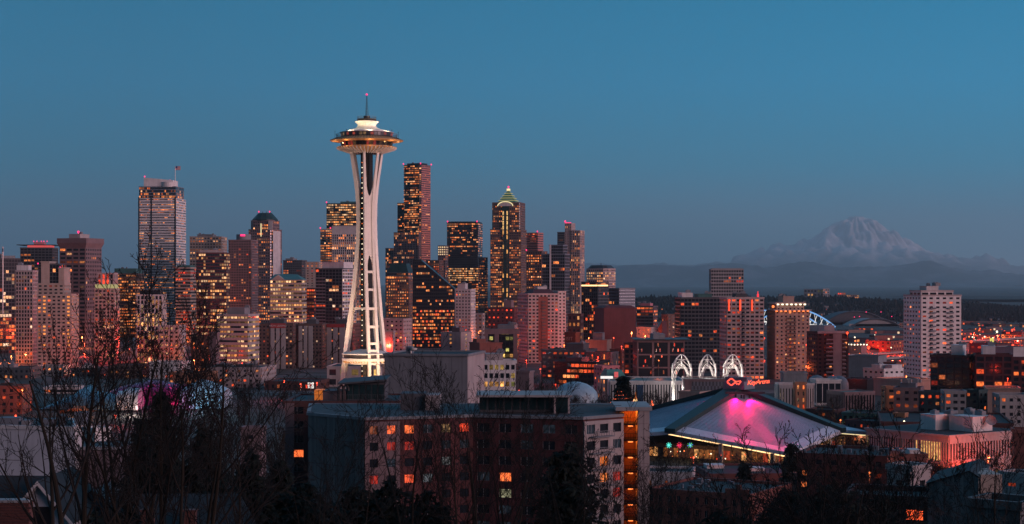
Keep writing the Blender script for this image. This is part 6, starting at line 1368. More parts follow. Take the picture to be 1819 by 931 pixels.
p = W(165, 872, 125); t_ = thing('house', 'small blue grey gabled house end between two tree trunks', 'house', (p.x, 125, g(125))); zr = p.z - g(125)
b = MB(); b.faces([(-1.7, 0, 0), (2.2, 0, 0), (2.2, 0, zr - 1.5), (0, 0, zr), (-1.7, 0, zr - 1.2), (-1.7, 5, 0), (2.2, 5, 0), (2.2, 5, zr - 1.5), (0, 5, zr), (-1.7, 5, zr - 1.2)], [(0, 1, 2, 3, 4), (5, 9, 8, 7, 6), (1, 6, 7, 2), (0, 4, 9, 5)]); b.build('wall', 'steel_blue', t_)
b = MB(); b.faces([(-2.0, -.3, zr - 1.35), (0, -.3, zr + .1), (0, 5.2, zr + .1), (-2, 5.2, zr - 1.35)], [(0, 1, 2, 3)]); b.faces([(2.6, -.3, zr - 1.7), (0, -.3, zr + .1), (0, 5.2, zr + .1), (2.6, 5.2, zr - 1.7)], [(0, 3, 2, 1)]); b.build('roof', 'slate', t_)

# concrete hall with sloped roof, lower right
s = free_bld('concrete_hall', 'stained concrete hall with a slanting roofline at the lower right', 'building', X_(1738, 240), 240, g(240)); 
zl, zh, ze2 = ZZ(862, 248) - s.gz, ZZ(843, 240) - s.gz, ZZ(845, 240) - s.gz
xl = X_(1645, 250) - s.cx; xp = X_(1722, 241) - s.cx
b = s.W('concrete_old')
b.faces([(xl, 10, 0), (0, 0, 0), (0, 0, zh - .5), (xp, 1.5, zh + .35), (xl, 10, zl), (xl + 6, 26, 0), (6, 16, 0), (6, 16, zh - .5), (xp + 6, 17.5, zh + .35), (xl + 6, 26, zl)], [(0, 1, 2, 3, 4), (1, 6, 7, 2), (0, 4, 9, 5), (5, 9, 8, 7, 6)])
q = s.W('roof_dark', 'roof'); 
q.faces([(xl - .3, 9.6, zl + .06), (xp, 1.1, zh + .42), (.2, -.4, zh - .42), (6.2, 16, zh - .42), (xp + 6, 17.6, zh + .42), (xl + 5.7, 26, zl + .06)], [(0, 1, 4, 5), (1, 2, 3, 4)])
q = MB(); d = Vector((0 - xl, -10)); L = d.length; d /= L
for k in range(1, 4): q.obox((xl, 10), (d.x, d.y), (d.y, -d.x), 0, L, 0, .03, zl * (.25 * k + .06), zl * (.25 * k + .06) + .05)
q.obox((xl, 10), (d.x, d.y), (d.y, -d.x), L * .49, L * .49 + .05, 0, .03, 0, zl); q.build('panel_joint', 'slate', s.o)
q = MB(); q.box(.6, 1.0, 0, 3.6, 9, zh - .1); q.build('corner_pier', 'beige', s.o)
q = MB(); q.tube([(2.0, .7, zh - 4), (2.0, .3, zh - 3), (2.4, .3, zh - 3), (2.8, .6, zh - 4.2)], .28, 8); q.build('duct', 'grey_panel', s.o); s.done()
low('pink end walled small block with one window left of the concrete hall', 1578, 1620, 1650, 836, 300, 'pink_concrete', st='grid', fh=6, bay=4.0, wf=.28, hf=.30, lit=.0, dep=8)
low('low dark garage block with two red lit openings below the pink end wall', 1500, 1650, 1662, 893, 250, 'dark_brick', st='grid', fh=4, bay=4.2, wf=.6, hf=.4, lit=.35, pal='rd', frame=2)
low('flat tarred roof shed at the lower right corner', 1720, 1812, 1850, 905, 210, 'concrete_old', st='blank')
low('pale low rowhouse at the right edge above the tarred shed', 1776, 1822, 1850, 848, 380, 'pink_concrete', st='grid', bay=5, wf=.3, hf=.2, lit=.3)

# office with white vertical fins
s = Bld('office_block', 'three storey office wrapped in pinkish vertical fins with red street glow', 'building', 1540, 1686, 1812, 585); h = s.z(777); hz_ = h
fl = h / 3
s.W('slate').prism(s.rect(), -6, h)
def finlit(u, v, c): return (.85, .48, .15) if v > .66 and .58 < u < .88 and rng.random() < .9 else ((.25, .16, .05) if rng.random() < .12 else (DARK if rng.random() < .7 else (.01, .02, .022)))
P = s.rect()
s.facade(P[0], P[1], -6, h, 'pink_concrete', st='grid', fh=fl * 1.0 + 1.2, bay=1.15, wf=.56, hf=.62, single=False, litfn=finlit, pd=.3)
s.facade(P[1], P[2], -6, h, 'pink_concrete', st='grid', fh=fl * 1.0 + 1.2, bay=1.5, wf=.55, hf=.55, single=False, litfn=lambda u, v, c: (.40, .22, .06) if .33 < v < .66 and .18 < u < .8 and rng.random() < .55 else DARK, pd=.25)
q = s.W('pink_concrete', 'parapet'); e = .7; q.prism([(-s.a - e, -e), (e, -e), (e, s.b + e), (-s.a - e, s.b + e)], h + .005, h + .75); s.W('roof_dark', 'roof').prism(s.rect(.01, .99, .01, .99), h + .76, h + .85)
s.plant(.42, .60, .28, .52, h + .85, 5.2, 'white_paint', 2); s.plant(.64, .92, .42, .7, h + .85, 5.0, 'white_paint', 2)
q = MB(); q.lathe([(.01, 0), (1.2, .25), (2.0, .8)], 18); o = q.build('dish', 'grey_panel', s.o); o.location = (-s.a * .04, s.b * .62, h + 4.4); o.rotation_euler = (R(60), 0, R(60)); s.done()
# red brick building at the right edge
low('red lit plain brick building at the right edge beyond the finned office', 1798, 1801, 1850, 768, 470, 'brick', st='blank', dep=20)
# brick terraces before the arena
s = low('dark brick store terrace with small lit windows below the arena eave', 1232, 1262, 1420, 846, 590, 'dark_brick', name='brick_terrace', fh=4, bay=4.4, wf=.3, hf=.4, lit=.35, pal='or', plants=[(.1, .3, .1, .3, 1, 'white_paint', 0), (.4, .6, .5, .7, .8, 'white_paint', 0)], frame=2, dep=16)
low('pale lilac store front left of the dark brick terrace', 1140, 1228, 1233, 843, 575, 'white_concrete', name='brick_terrace', fh=5, bay=5.5, wf=.18, hf=.3, lit=.1)
s = low('long red brick hall with a stepped pediment in the lower middle', 1150, 1330, 1404, 884, 470, 'brick', name='brick_terrace', fh=4, bay=2.9, wf=.4, hf=.52, lit=.04, frame=2, fin=False, dep=22)
q = MB(); q.prism([(-s.a * .22, -.5), (0, -.5), (0, .2), (-s.a * .22, .2)], s.h + .9, s.h + 2.2); q.box(-s.a * .12, -.55, s.h + 2.2, -s.a * .07, .2, s.h + 3.4); q.build('pediment', 'brick', s.o)
for i in range(9):
    q = MB(); x, y, w2 = -s.a * rng.uniform(.1, .95), s.b * rng.uniform(.2, .85), rng.uniform(.6, 1.6); q.box(x, y, s.h + .1, x + w2, y + w2, s.h + rng.uniform(.8, 1.7)); q.build('vent_unit', 'steel_blue', s.o)
s.done()
low('reddish low brick shop right of the long brick hall', 1404, 1440, 1470, 848, 540, 'brick', name='brick_terrace', fh=4, bay=5, wf=.4, hf=.4, lit=.2, pal='rd')
s = low('long dark brick flats crowded with roof vents before the finned office', 1416, 1574, 1600, 815, 500, 'dark_brick', name='brick_terrace', fh=3.4, bay=4.5, wf=.4, hf=.45, lit=.12, pal='rd', fin=False, dep=18)
for i in range(22):
    q = MB(); x, y, w2 = -s.a * rng.uniform(.03, .97), s.b * rng.uniform(.1, .85), rng.uniform(.5, 1.5); q.box(x, y, s.h + .1, x + w2, y + w2, s.h + rng.uniform(.9, 2.0)); q.build('vent_unit', rng.choice(('slate', 'grey_panel', 'steel_blue')), s.o)
s.done()
low('small red brick flats with a pale sign box in front of the finned office', 1600, 1610, 1646, 812, 470, 'brick', name='brick_terrace', fh=3.2, bay=4, wf=.25, hf=.4, lit=.0, dep=9, plants=[(.1, .9, .2, .7, 1.6, 'white_paint', 0)])
low('grey blue stair block between the dark brick flats and small red flats', 1583, 1598, 1606, 806, 480, 'steel_blue', st='blank')
low('brown gabled hall under the arena right slope', 1432, 1482, 1500, 731, 880, 'dark_brick', cat='hall', name='hall', st='grid', bay=4, wf=.4, hf=.4, lit=.05)
low('dark roofed hall right of the arena tip', 1502, 1560, 1592, 752, 800, 'dark_brick', cat='hall', name='hall', st='grid', bay=3.5, wf=.3, hf=.4, lit=.25)
low('low teal lit arcade right of the arena slope', 1496, 1570, 1588, 738, 860, 'teal_roof', st='grid', bay=3, wf=.6, hf=.6, lit=.2, pal='gn')
low('yellow lit stucco shop behind the finned office roof', 1588, 1606, 1612, 737, 790, 'orange_stucco', lit=.4)
# ================================================================== lamps
def street_lamp(px, py, Y, watts, mat='lamp_red', col=(1, .10, .035), r=None, label=None, h=None, group='street lamps'):
    p = W(px, py, Y); gz = g(Y, px); gz = min(gz, p.z - 4); r = r or max(.28, Y * .00042)
    t_ = thing('street_lamp', label, 'street lamp', (p.x, p.y, gz), 0, group)
    b = MB(); H = p.z - gz; b.tube([(0, .3, 0), (0, .3, H * .5), (0, .3, H + r)], [.16, .12, .09], 6); b.tube([(0, .3, H + r), (0, -.1, H + r)], .07, 4); b.build('pole', 'pole_grey', t_)
    b = MB(); b.ball((0, -.1, H - .1), r, 8); b.build('lamp_head', mat, t_, smooth=True)
    if watts: lamp('lamp_light', t_, (0, -.35 - r, H - r * 1.4), watts, col, radius=.5)
    return t_
RED, ORG, WHT = (1, .045, .02), (1, .17, .04), (1, .68, .38)
near = 'glowing street lamps in the near streets'
for a in [(1232, 812, 655, 5000, 'lamp_red', RED, .35, 'red lamp on a tall post below the arena eave'), (1545, 839, 480, 1500, 'lamp_orange', ORG, .3, 'lone orange lamp in front of the dark brick flats'),
          (1756, 811, 560, 26000, 'lamp_orange', (1, .16, .05), .5, 'orange lamp above the red tree by the finned office'), (1780, 836, 545, 14000, 'lamp_red', RED, .45, 'lower red lamp right of the red tree by the finned office'),
          (1712, 842, 588, 16000, 'lamp_red', RED, .4, 'red lamp at the corner foot of the finned office'), (1668, 826, 574, 3000, 'lamp_orange', ORG, .25, 'orange lamp at the left foot of the finned office'),
          (1493, 746, 830, 1500, 'lamp_orange', ORG, .4, 'orange lamp above the right arena slope'), (1506, 747, 835, 1500, 'lamp_white', WHT, .4, 'whitish lamp right beside the orange lamp at the arena slope'),
          (1602, 763, 700, 2500, 'lamp_red', RED, .4, 'red lamp behind the left roof edge of the finned office'), (1606, 748, 760, 2500, 'lamp_white', (.9, .9, .3), .4, 'greenish yellow lamp on the stucco shop'),
          (922, 694, 820, 2500, 'lamp_red', RED, .5, 'red lamp above the flat roof near the pale dome'), (987, 683, 1010, 2500, 'lamp_red', RED, .5, 'red lamp left of the pale dome'),
          (707, 604, 1380, 2500, 'lamp_red', (1, .05, .08), .9, 'bright red lamp right of the observation tower legs'), (1021, 615, 1300, 12000, 'lamp_red', RED, .8, 'bright red lamp before the painted letter block'),
          (1002, 613, 1330, 9000, 'lamp_orange', ORG, .7, 'orange lamp left of the painted letter block'), (534, 682, 1000, 2500, 'lamp_red', RED, .5, 'red lamp left of the white street sign'), (563, 680, 1005, 2500, 'lamp_red', RED, .5, 'red lamp right of the white street sign'),
          (40, 692, 935, 5000, 'lamp_orange', ORG, .6, 'orange lamp at the far left edge by the red block'), (28, 738, 760, 5000, 'lamp_red', RED, .5, 'red lamp behind the pale warehouse roof'), (205, 738, 900, 5000, 'lamp_red', RED, .6, 'red lamp in front of the silver museum shell'),
          (151, 632, 1330, 14000, 'lamp_red', RED, .9, 'bright red lamp among towers left of the amber striped tower'), (172, 640, 1320, 14000, 'lamp_white', (1, .35, .15), .9, 'white hot lamp among towers left of the amber striped tower'),
          (1480, 668, 1090, 4000, 'lamp_red', RED, .6, 'red lamp at the foot of the maroon striped tower')]:
    street_lamp(*a[:7], label=a[7], group=near)
for a in [(1728, 840, 606, 60000, 'added red lamp halfway along the foot of the finned office'), (1716, 836, 575, 30000, 'added red lamp behind the red tree by the finned office')]: street_lamp(a[0], a[1], a[2], a[3] * .5, 'lamp_red', RED, .35, label=a[4], group=near)  # two extra lamps added to redden the right face of the office
# street glow between the towers
glow = [(8, 640, 1500, 30000), (150, 610, 1650, 39000), (230, 620, 1500, 30000), (210, 600, 1750, 30000), (322, 622, 1500, 39000), (306, 612, 1700, 30000), (345, 640, 1400, 24000), (372, 632, 1320, 12000), (430, 645, 1240, 9000), (548, 600, 1780, 14000), (690, 612, 1420, 14000), (720, 600, 1480, 10000),
        (850, 590, 1700, 6000), (868, 612, 1500, 9000), (1012, 590, 1480, 9000), (1046, 600, 1400, 10200), (1090, 600, 1480, 12000), (1104, 615, 1220, 8000), (1146, 596, 1440, 20000), (1010, 560, 1800, 16000), (1358, 640, 1230, 4800), (1432, 650, 1200, 6000), (1432, 612, 1230, 3600), (1358, 600, 1300, 2700),
        (1480, 640, 1230, 9000), (700, 640, 1200, 5000), (960, 655, 1080, 4000), (1170, 640, 1090, 4000), (505, 676, 1040, 7000), (1720, 640, 1060, 9000), (1610, 668, 1060, 6000), (1790, 672, 900, 3500)]
glow = [(x, y, Y, p * (.5 if 1340 < x < 1490 else 1.25)) for x, y, Y, p in glow] + [(150, 628, 1380, 16000), (146, 598, 1855, 60000), (190, 618, 1515, 24000), (268, 632, 1425, 14000), (328, 590, 2060, 110000), (378, 602, 1915, 36000), (228, 606, 1560, 30000), (20, 632, 1480, 26000), (640, 600, 1560, 30000), (935, 640, 1180, 12000), (1122, 590, 1470, 40000), (1062, 634, 1215, 9000)]
for i, (px, py, Y, p) in enumerate(glow):
    c = RED if i % 3 else ORG
    street_lamp(px, py, Y, p, 'lamp_red' if i % 3 else 'lamp_orange', c, max(.4, Y * .00034), 'red or orange street lamp down in the streets between the city buildings', group='street lamps between the city buildings')
for i in range(6): street_lamp(1508 + i * 19, 629 - i * .8, 2095 + i * 3, 2600, 'lamp_orange' if i % 2 else 'lamp_red', RED, .8, 'red orange lamp along the elevated roadway', group='lamps along the elevated roadway')
for i in range(7): street_lamp(1712 + i * 18, 602 - i * 1.0, 2400, 2600, 'lamp_red', RED, .9, 'red orange lamp along the elevated roadway', group='lamps along the elevated roadway')
for i in range(7): street_lamp(1507 + i * 5.5, 612 + rng.uniform(-.3, .3), 2280, 500, 'lamp_white', WHT, 1.0, 'white lamp in the row on the harbour shed roof', group='white lamps on the harbour shed')
for a in [(1543, 617, 2000, 9000, 'lamp_red', 2.0, 'large red orange lamp above the elevated roadway'), (1516, 638, 1850, 9000, 'lamp_red', 1.3, 'red lamp below the elevated roadway ramp'), (1725, 607, 2250, 9000, 'lamp_red', 1.8, 'large red lamp group right of the pink condo tower'),
          (1798, 586, 2700, 6000, 'lamp_red', 1.7, 'bright red lamp near the right edge parking deck'), (1774, 602, 2300, 6000, 'lamp_red', 1.5, 'red lamp left of the yellow lit sign posts'), (1799, 613, 2000, 6000, 'lamp_red', 1.5, 'red lamp at the right end of the harbour roadway'), (1771, 589, 2600, 4000, 'lamp_white', 1.6, 'whitish lamp over the red parking deck'), (1505, 591, 1160, 3000, 'lamp_red', .9, 'red lamp on the corner of the maroon striped tower')]:
    street_lamp(a[0], a[1], a[2], a[3], a[4], WHT if a[4] == 'lamp_white' else RED, a[5], a[6], group='bright harbour lamps')
# harbour flats and hillside: many small lamps of one look
lm = {}
def far_lamp(px, py, Y, mat, r):
    p = W(px, py, Y); k = (mat, round(r * 5))
    if k not in lm:
        b = MB(); b.ball((0, 0, 0), r, 6); b.mi = 1; b.tube([(0, r, -7), (0, r, 0)], .18, 4, False); lm[k] = b.mesh('street_lamp', [mat, 'pole_grey'], True)
    o = obj('street_lamp', lm[k], None, p); tag(o, 'tiny lamp on the far harbour flats and wooded hillside', 'street lamp', 'far lamps on the flats and hillside'); return o
r3 = random.Random(11)
for i in range(112):
    if i < 78:
        px = r3.uniform(1704, 1822); py = r3.triangular(574, 628, 594); Y = min(4500, 106 * F / (py - HY) * r3.uniform(.80, .95))
    else:
        px = r3.uniform(1508, 1606); py = r3.triangular(590, 662, 622); Y = min(4500, 106 * F / (py - HY) * r3.uniform(.80, .94))
    far_lamp(px, py, Y, r3.choice(('lamp_red', 'lamp_red', 'lamp_orange', 'lamp_orange', 'lamp_white')), Y * r3.choice((.00022, .0003, .00038, .0005)))
for i in range(130):
    k = r3.random(); px = r3.uniform(1510, 1820) if k < .55 else (r3.uniform(1400, 1510) if k < .8 else r3.uniform(1130, 1260)); py = interp(RID, px) + r3.triangular(2, 46, 12); Y = slope_Y(px, py) - 40
    far_lamp(px, py, Y, r3.choice(('lamp_red', 'lamp_orange', 'lamp_orange', 'lamp_white')), Y * r3.choice((.00014, .00018, .00024)))
for px, py, Y in ((1720, 610, 2600), (1745, 600, 3000), (1772, 596, 3000), (1800, 600, 2700), (1815, 588, 3300), (1730, 592, 3300), (1785, 616, 2300), (1520, 648, 2000), (1550, 644, 2050), (1585, 640, 2100), (1530, 622, 2500), (1570, 610, 2800), (1595, 625, 2400)):
    street_lamp(px, py, Y, 150000, 'lamp_red', RED, Y * .00036, 'large red orange flood lamp among the far harbour warehouses', h=None, group='flood lamps on the harbour flats')
# lit signs
p = W(1762, 607, 2150); t_ = thing('billboard', 'glowing yellow green billboard on the harbour flats', 'sign', (p.x, p.y, g(2150, 1762)))
b = MB(); b.box(-2.4, 0, p.z - g(2150, 1762) - 4.5, 2.4, .5, p.z - g(2150, 1762) + 4.5); b.build('sign_face', 'sign_yellow', t_)
b = MB(); b.box(-.9, -.12, p.z - g(2150, 1762) - 2, .2, -.01, p.z - g(2150, 1762) + 1.2); b.build('sign_figure', 'dark_teal', t_)
b = MB(); b.tube([(0, .25, 0), (0, .25, p.z - g(2150, 1762) - 4.5)], .5, 6); b.build('post', 'pole_grey', t_)
p = W(552, 685, 1000); t_ = thing('street_sign', 'glowing white street sign among red lit winter trees', 'sign', (p.x, p.y, g(1000)))
b = MB(); b.box(-1.7, 0, p.z - g(1000) - 1.6, 1.7, .3, p.z - g(1000) + 1.8); b.build('sign_face', 'white_glow', t_); b = MB(); b.box(-.7, -.06, p.z - g(1000) - .7, .3, -.01, p.z - g(1000) + .9); b.build('sign_figure', 'flag_red', t_)
b = MB(); b.tube([(0, .15, 0), (0, .15, p.z - g(1000) - 1.6)], .2, 6); b.build('post', 'pole_grey', t_)
p = W(1094, 697, 985); t_ = thing('canopy', 'white lit canopy left of the decorated fir tree', 'canopy', (p.x, p.y, g(985)))
q = W(1078, 670, 1012); t_.location = (q.x, 1012, g(1012)); b = MB(); zc_ = q.z - g(1012); b.box(-3.6, 0, zc_ - .9, 3.6, 2, zc_ + .5); b.build('fascia', 'white_glow', t_)
b = MB(); [b.tube([(sx, 1, 0), (sx, 1, zc_ - .9)], .2, 6) for sx in (-3, 3)]; b.build('post', 'pole_grey', t_)
p = W(1129, 712, 880); gz = g(880); t_ = thing('lantern_kiosk', 'amber glowing lantern shaped kiosk between the decorated trees', 'kiosk', (p.x, p.y, gz)); H = p.z - gz
b = MB(); b.lathe([(1.0, 0), (1.0, H + .8)], 8); b.build('wall', 'strip_warm', t_); b = MB(); b.lathe([(1.3, H + .8), (.35, H + 1.8), (.2, H + 4.0), (.01, H + 4.6)], 8); b.build('roof', 'amber_glow', t_)

# ================================================================== trees
def bare_tree(name, label, base, H, seed, stems=1, lean=(0, 0), spread=.5, group=None, levels=5, twig=1.0, rad=.16, mat='bark'):
    levels = min(levels, 5)
    r_ = random.Random(seed); t_ = thing(name, label, 'tree', base, 0, group)
    tr, br = MB(), MB(); count = [0]
    def grow(p, d, L, rd, lv):
        n = (9, 6, 4, 3, 3, 3)[lv]; pts = [p]; rads = [rd]; cur = p.copy(); dd = d.copy(); bend = Vector((r_.uniform(-1, 1), r_.uniform(-1, 1), 0)) * .05
        for i in range(n):
            dd = (dd + bend + Vector((r_.uniform(-1, 1), r_.uniform(-1, 1), r_.uniform(-.5, .7))) * (.055, .09, .14, .2, .25, .25)[lv] + Vector((0, 0, (.05, .07, .06, .04, .02, 0)[lv]))).normalized()
            cur = cur + dd * L / n; pts.append(cur.copy()); rads.append(max(.0085 * twig, rd * (1 - .80 * (i + 1) / n)))
        (tr if lv == 0 else br).tube(pts, rads, 7 if lv == 0 else (5 if lv == 1 else 3), lv < 1)
        if lv >= levels - 1: return
        k = (r_.randint(6, 7), r_.randint(4, 6), r_.randint(3, 4), r_.randint(2, 3), 3)[min(lv, 4)]
        for i in range(k):
            f = .30 + .70 * (i + r_.random()) / k if lv == 0 else .18 + .82 * (i + r_.random()) / k
            j = min(n - .001, f * n); a = int(j); q = pts[a].lerp(pts[a + 1], j - a); rq = rads[a] + (rads[a + 1] - rads[a]) * (j - a); loc_d = (pts[a + 1] - pts[a]).normalized()
            an = r_.uniform(0, 2 * math.pi); ax = loc_d.orthogonal().normalized(); ax = Matrix.Rotation(an, 3, loc_d) @ ax
            nd_ = (loc_d + ax * r_.uniform(.5, .95)).normalized()
            grow(q, nd_, L * r_.uniform(.34, .58) * (1.15 - .5 * f), max(.0095 * twig, rq * r_.uniform(.5, .72)), lv + 1)
    for s_ in range(stems):
        a = 2 * math.pi * s_ / stems + r_.uniform(-.4, .4); k = spread * (.25 if stems == 1 else 1)
        d = Vector((math.cos(a) * k + lean[0], math.sin(a) * k * .6 + lean[1], 1)).normalized()
        grow(Vector((math.cos(a) * .18 * (stems > 1), math.sin(a) * .18 * (stems > 1), -.6)), d, H * r_.uniform(.86, 1.05), rad * r_.uniform(.75, 1.05), 0)
    tr.build('trunk', mat, t_); br.build('branches', 'twig', t_); return t_
FT = 'bare trees on the near slope'
def near_tree(label, px, Y, top, seed, **kw):
    base = Vector((X_(px, Y), Y, g(Y))); H = ZZ(top, Y) - g(Y); return bare_tree('bare_tree', label, base, H * .92, seed, group=FT, **{'twig': 1.25, **kw})
near_tree('bare tree with a thick trunk curving up left across the pale warehouse', 128, 58, 600, 1, stems=2, lean=(-.14, 0), spread=.16, rad=.17, twig=.9)
near_tree('bare tree with a straight forked trunk right before the pale warehouse edge', 170, 62, 570, 2, stems=2, spread=.16, rad=.16)
near_tree('tall bare multi stemmed tree in front of the silver museum shell', 213, 66, 545, 3, stems=3, spread=.2, lean=(.04, 0), rad=.15)
near_tree('bare tree leaning right across the dark fir', 262, 63, 560, 4, stems=3, spread=.22, lean=(.16, 0), rad=.13)
near_tree('slender bare tree at the left edge over the gabled house', 40, 70, 640, 5, stems=2, spread=.25, rad=.09)
near_tree('bare tree in front of the pale blue museum shell', 318, 64, 560, 6, stems=2, spread=.22, lean=(.05, 0), rad=.14)
near_tree('bare tree leaning right below the banner slabs', 372, 72, 640, 7, stems=3, spread=.3, lean=(.18, 0), rad=.12)
near_tree('low bare tree before the grey concrete end wall', 470, 80, 720, 8, stems=3, spread=.4, lean=(.12, 0), rad=.09)
near_tree('bare tree rising before the stage tower', 745, 96, 640, 9, stems=3, spread=.24, rad=.13)
near_tree('bare tree before the middle of the maroon wall', 862, 92, 690, 10, stems=4, spread=.28, rad=.11)
near_tree('bare tree left of the glazed roof room', 806, 100, 668, 12, stems=3, spread=.26, rad=.11)
near_tree('bare tree before the right part of the maroon wall', 930, 98, 705, 13, stems=3, spread=.3, rad=.11)
near_tree('bare tree before the balconies by the amber stairwell', 1040, 96, 760, 14, stems=4, spread=.3, rad=.10)
near_tree('bare tree before the amber stairwell and end wall', 1132, 90, 770, 15, stems=3, spread=.25, rad=.09)
near_tree('twiggy bare tree before the long red brick hall', 1215, 110, 800, 16, stems=4, spread=.45, rad=.09)
near_tree('spreading bare tree before the dark brick flats', 1440, 105, 795, 17, stems=7, spread=.5, rad=.13, levels=5, twig=2.4)
near_tree('dense bare tree left of the pink end walled block', 1530, 112, 790, 18, stems=7, spread=.5, rad=.13, levels=5, twig=2.4)
near_tree('low bare tree in front of the garage block', 1360, 118, 835, 19, stems=6, spread=.55, rad=.11, twig=2.2)
near_tree('slim bare tree at the right edge before the rowhouse', 1790, 84, 740, 20, stems=3, spread=.3, lean=(.02, 0), rad=.09)
near_tree('bare sapling in front of the concrete corner pier', 1752, 92, 790, 21, stems=3, spread=.3, rad=.06)
near_tree('small bare tree before the concrete hall wall', 1690, 95, 840, 22, stems=3, spread=.45, rad=.06)
near_tree('bare tree low in the middle before the recessed wing', 590, 92, 760, 23, stems=3, spread=.45, rad=.08)

def conifer(label, px, Y, top, wid, seed, n=1500, mat='leaf_dark', cat='tree', name='fir_tree', cone=1.0, group='dark evergreens on the near slope'):
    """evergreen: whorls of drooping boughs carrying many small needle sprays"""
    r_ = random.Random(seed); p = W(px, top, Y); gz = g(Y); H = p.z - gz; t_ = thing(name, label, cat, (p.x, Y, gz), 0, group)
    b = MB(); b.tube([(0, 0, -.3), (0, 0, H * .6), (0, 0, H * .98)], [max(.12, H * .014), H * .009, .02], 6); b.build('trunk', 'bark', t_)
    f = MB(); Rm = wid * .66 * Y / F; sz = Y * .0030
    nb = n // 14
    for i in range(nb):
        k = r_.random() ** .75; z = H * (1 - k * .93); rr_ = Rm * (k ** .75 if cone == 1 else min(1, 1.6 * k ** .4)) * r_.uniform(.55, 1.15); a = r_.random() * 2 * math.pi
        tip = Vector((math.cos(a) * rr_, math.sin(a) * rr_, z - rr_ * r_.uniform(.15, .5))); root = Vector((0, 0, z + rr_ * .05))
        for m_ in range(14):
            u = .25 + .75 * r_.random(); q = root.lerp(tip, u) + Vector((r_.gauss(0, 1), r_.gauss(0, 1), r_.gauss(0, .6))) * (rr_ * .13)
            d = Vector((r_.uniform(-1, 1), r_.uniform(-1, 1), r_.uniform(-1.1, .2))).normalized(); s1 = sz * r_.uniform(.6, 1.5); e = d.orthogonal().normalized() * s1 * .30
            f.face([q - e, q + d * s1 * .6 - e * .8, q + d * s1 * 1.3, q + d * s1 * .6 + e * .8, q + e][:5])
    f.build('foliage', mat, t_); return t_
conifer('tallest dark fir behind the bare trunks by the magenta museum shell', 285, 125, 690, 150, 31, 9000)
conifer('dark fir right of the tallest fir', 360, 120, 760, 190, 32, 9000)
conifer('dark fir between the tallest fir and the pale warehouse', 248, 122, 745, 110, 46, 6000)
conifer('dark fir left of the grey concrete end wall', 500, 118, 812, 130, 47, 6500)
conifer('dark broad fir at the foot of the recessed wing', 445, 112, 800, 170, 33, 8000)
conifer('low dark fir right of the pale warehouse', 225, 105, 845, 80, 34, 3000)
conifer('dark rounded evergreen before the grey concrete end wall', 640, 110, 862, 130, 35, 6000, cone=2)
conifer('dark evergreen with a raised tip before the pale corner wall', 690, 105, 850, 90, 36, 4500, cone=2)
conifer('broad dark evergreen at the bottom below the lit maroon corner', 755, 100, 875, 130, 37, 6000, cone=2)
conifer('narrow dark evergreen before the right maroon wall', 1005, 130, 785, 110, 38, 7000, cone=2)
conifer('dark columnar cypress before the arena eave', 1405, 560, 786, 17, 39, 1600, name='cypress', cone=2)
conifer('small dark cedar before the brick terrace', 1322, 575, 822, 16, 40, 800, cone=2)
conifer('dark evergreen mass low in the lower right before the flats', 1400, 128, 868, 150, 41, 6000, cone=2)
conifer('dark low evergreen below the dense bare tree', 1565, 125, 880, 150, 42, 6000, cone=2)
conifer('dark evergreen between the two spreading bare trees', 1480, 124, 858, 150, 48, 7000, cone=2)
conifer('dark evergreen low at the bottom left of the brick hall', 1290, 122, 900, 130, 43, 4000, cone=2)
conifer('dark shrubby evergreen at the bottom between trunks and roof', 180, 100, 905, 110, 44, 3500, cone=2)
conifer('dark evergreen at the bottom under the recessed wing', 540, 105, 855, 130, 45, 5500, cone=2)
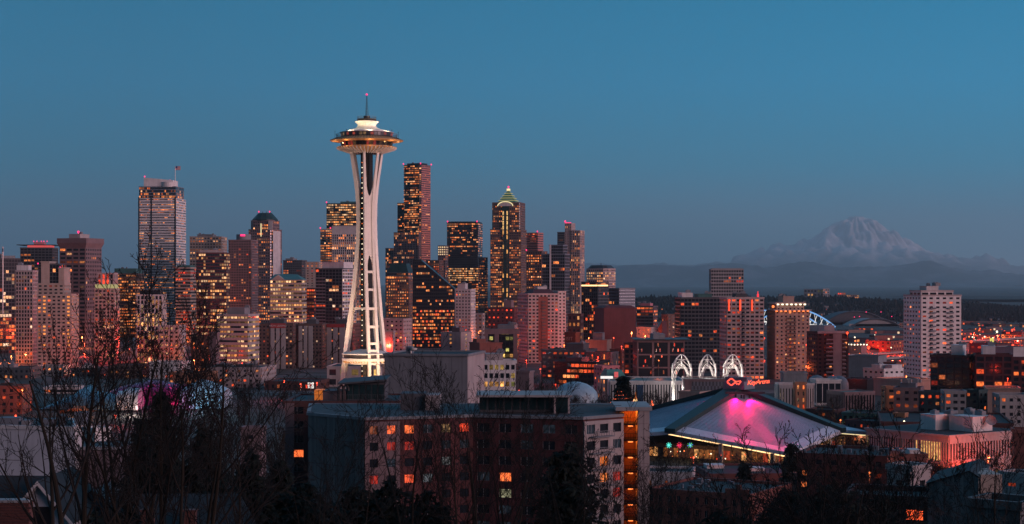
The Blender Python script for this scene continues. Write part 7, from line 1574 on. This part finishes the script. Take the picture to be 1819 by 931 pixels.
# decorated trees
p = W(1107, 690, 870); t_ = conifer('dark fir wound with strings of red orange lights', 1107, 885, 668, 38, 50, 2500, name='decorated_tree', group='decorated winter trees'); H = p.z - t_.location.z
q = MB(); pts = []
for i in range(240):
    u = i / 239; a = u * 2 * math.pi * 9; rr_ = (9.2 * (1 - u) ** .8 + .5) * (1 + .12 * math.sin(i * 1.7)); pts.append((rr_ * math.cos(a), rr_ * math.sin(a), -1 + (H + 1) * (.30 + .70 * u)))
for v in pts[::1]: q.ball(v, .22, 4)
q.build('light_string', 'tree_light', t_)
t_ = bare_tree('decorated_tree', 'bare tree covered in clustered red orange lights', (X_(1158, 875), 875, g(875)), 15, 51, stems=3, spread=.5, levels=3, twig=5, rad=.2, group='decorated winter trees')
q = MB(); r3 = random.Random(3)
for i in range(240):
    k = r3.random(); a = r3.random() * 6.3; rr_ = 4.6 * (1 - k) * math.sqrt(r3.random()); q.ball((rr_ * math.cos(a), rr_ * math.sin(a), 5 + 11.5 * k), r3.choice((.12, .18, .24)), 4)
q.build('light_string', 'tree_light', t_)
# winter street trees in the middle distance
proto = bare_tree('street_tree', 'bare winter street tree among the low city blocks', (0, 0, 0), 11, 60, stems=2, spread=.35, levels=4, twig=4, rad=.2, group='bare winter street trees')
spots = []
r4 = random.Random(9)
def patch(n, x0, x1, y0, y1, Ya, Yb):
    for _ in range(n): spots.append((r4.uniform(x0, x1), r4.uniform(Ya, Yb), r4.uniform(y0, y1)))
patch(16, 405, 590, 668, 712, 820, 1000); patch(7, 330, 420, 690, 730, 700, 850); patch(13, 880, 985, 662, 690, 880, 1010); patch(9, 985, 1120, 690, 708, 780, 900); patch(6, 1120, 1215, 690, 705, 850, 900)
patch(7, 1475, 1560, 695, 720, 820, 930); patch(6, 1440, 1545, 768, 790, 620, 690); patch(7, 1250, 1400, 800, 815, 640, 690); patch(6, 1715, 1800, 790, 812, 520, 556); patch(6, 1640, 1690, 810, 830, 545, 575); patch(6, 1250, 1290, 668, 690, 990, 1050); patch(5, 1560, 1640, 662, 676, 1080, 1180); patch(5, 1745, 1819, 755, 765, 650, 700)
patch(16, 150, 520, 745, 800, 380, 560); patch(10, 330, 540, 800, 850, 300, 380)
first = True
for px, Y, top in spots:
    if first: o = proto; first = False
    else:
        o = proto.copy(); COL.objects.link(o)
        for ch in proto.children:
            c = ch.copy(); COL.objects.link(c); c.parent = o
    gz = g(Y); H = max(5, ZZ(top, Y) - gz); k = H / 12.5; o.location = (X_(px, Y), Y, gz); o.scale = (k * r4.uniform(.8, 1.2), k * r4.uniform(.8, 1.2), k); o.rotation_euler = (0, 0, r4.uniform(0, 6.3))
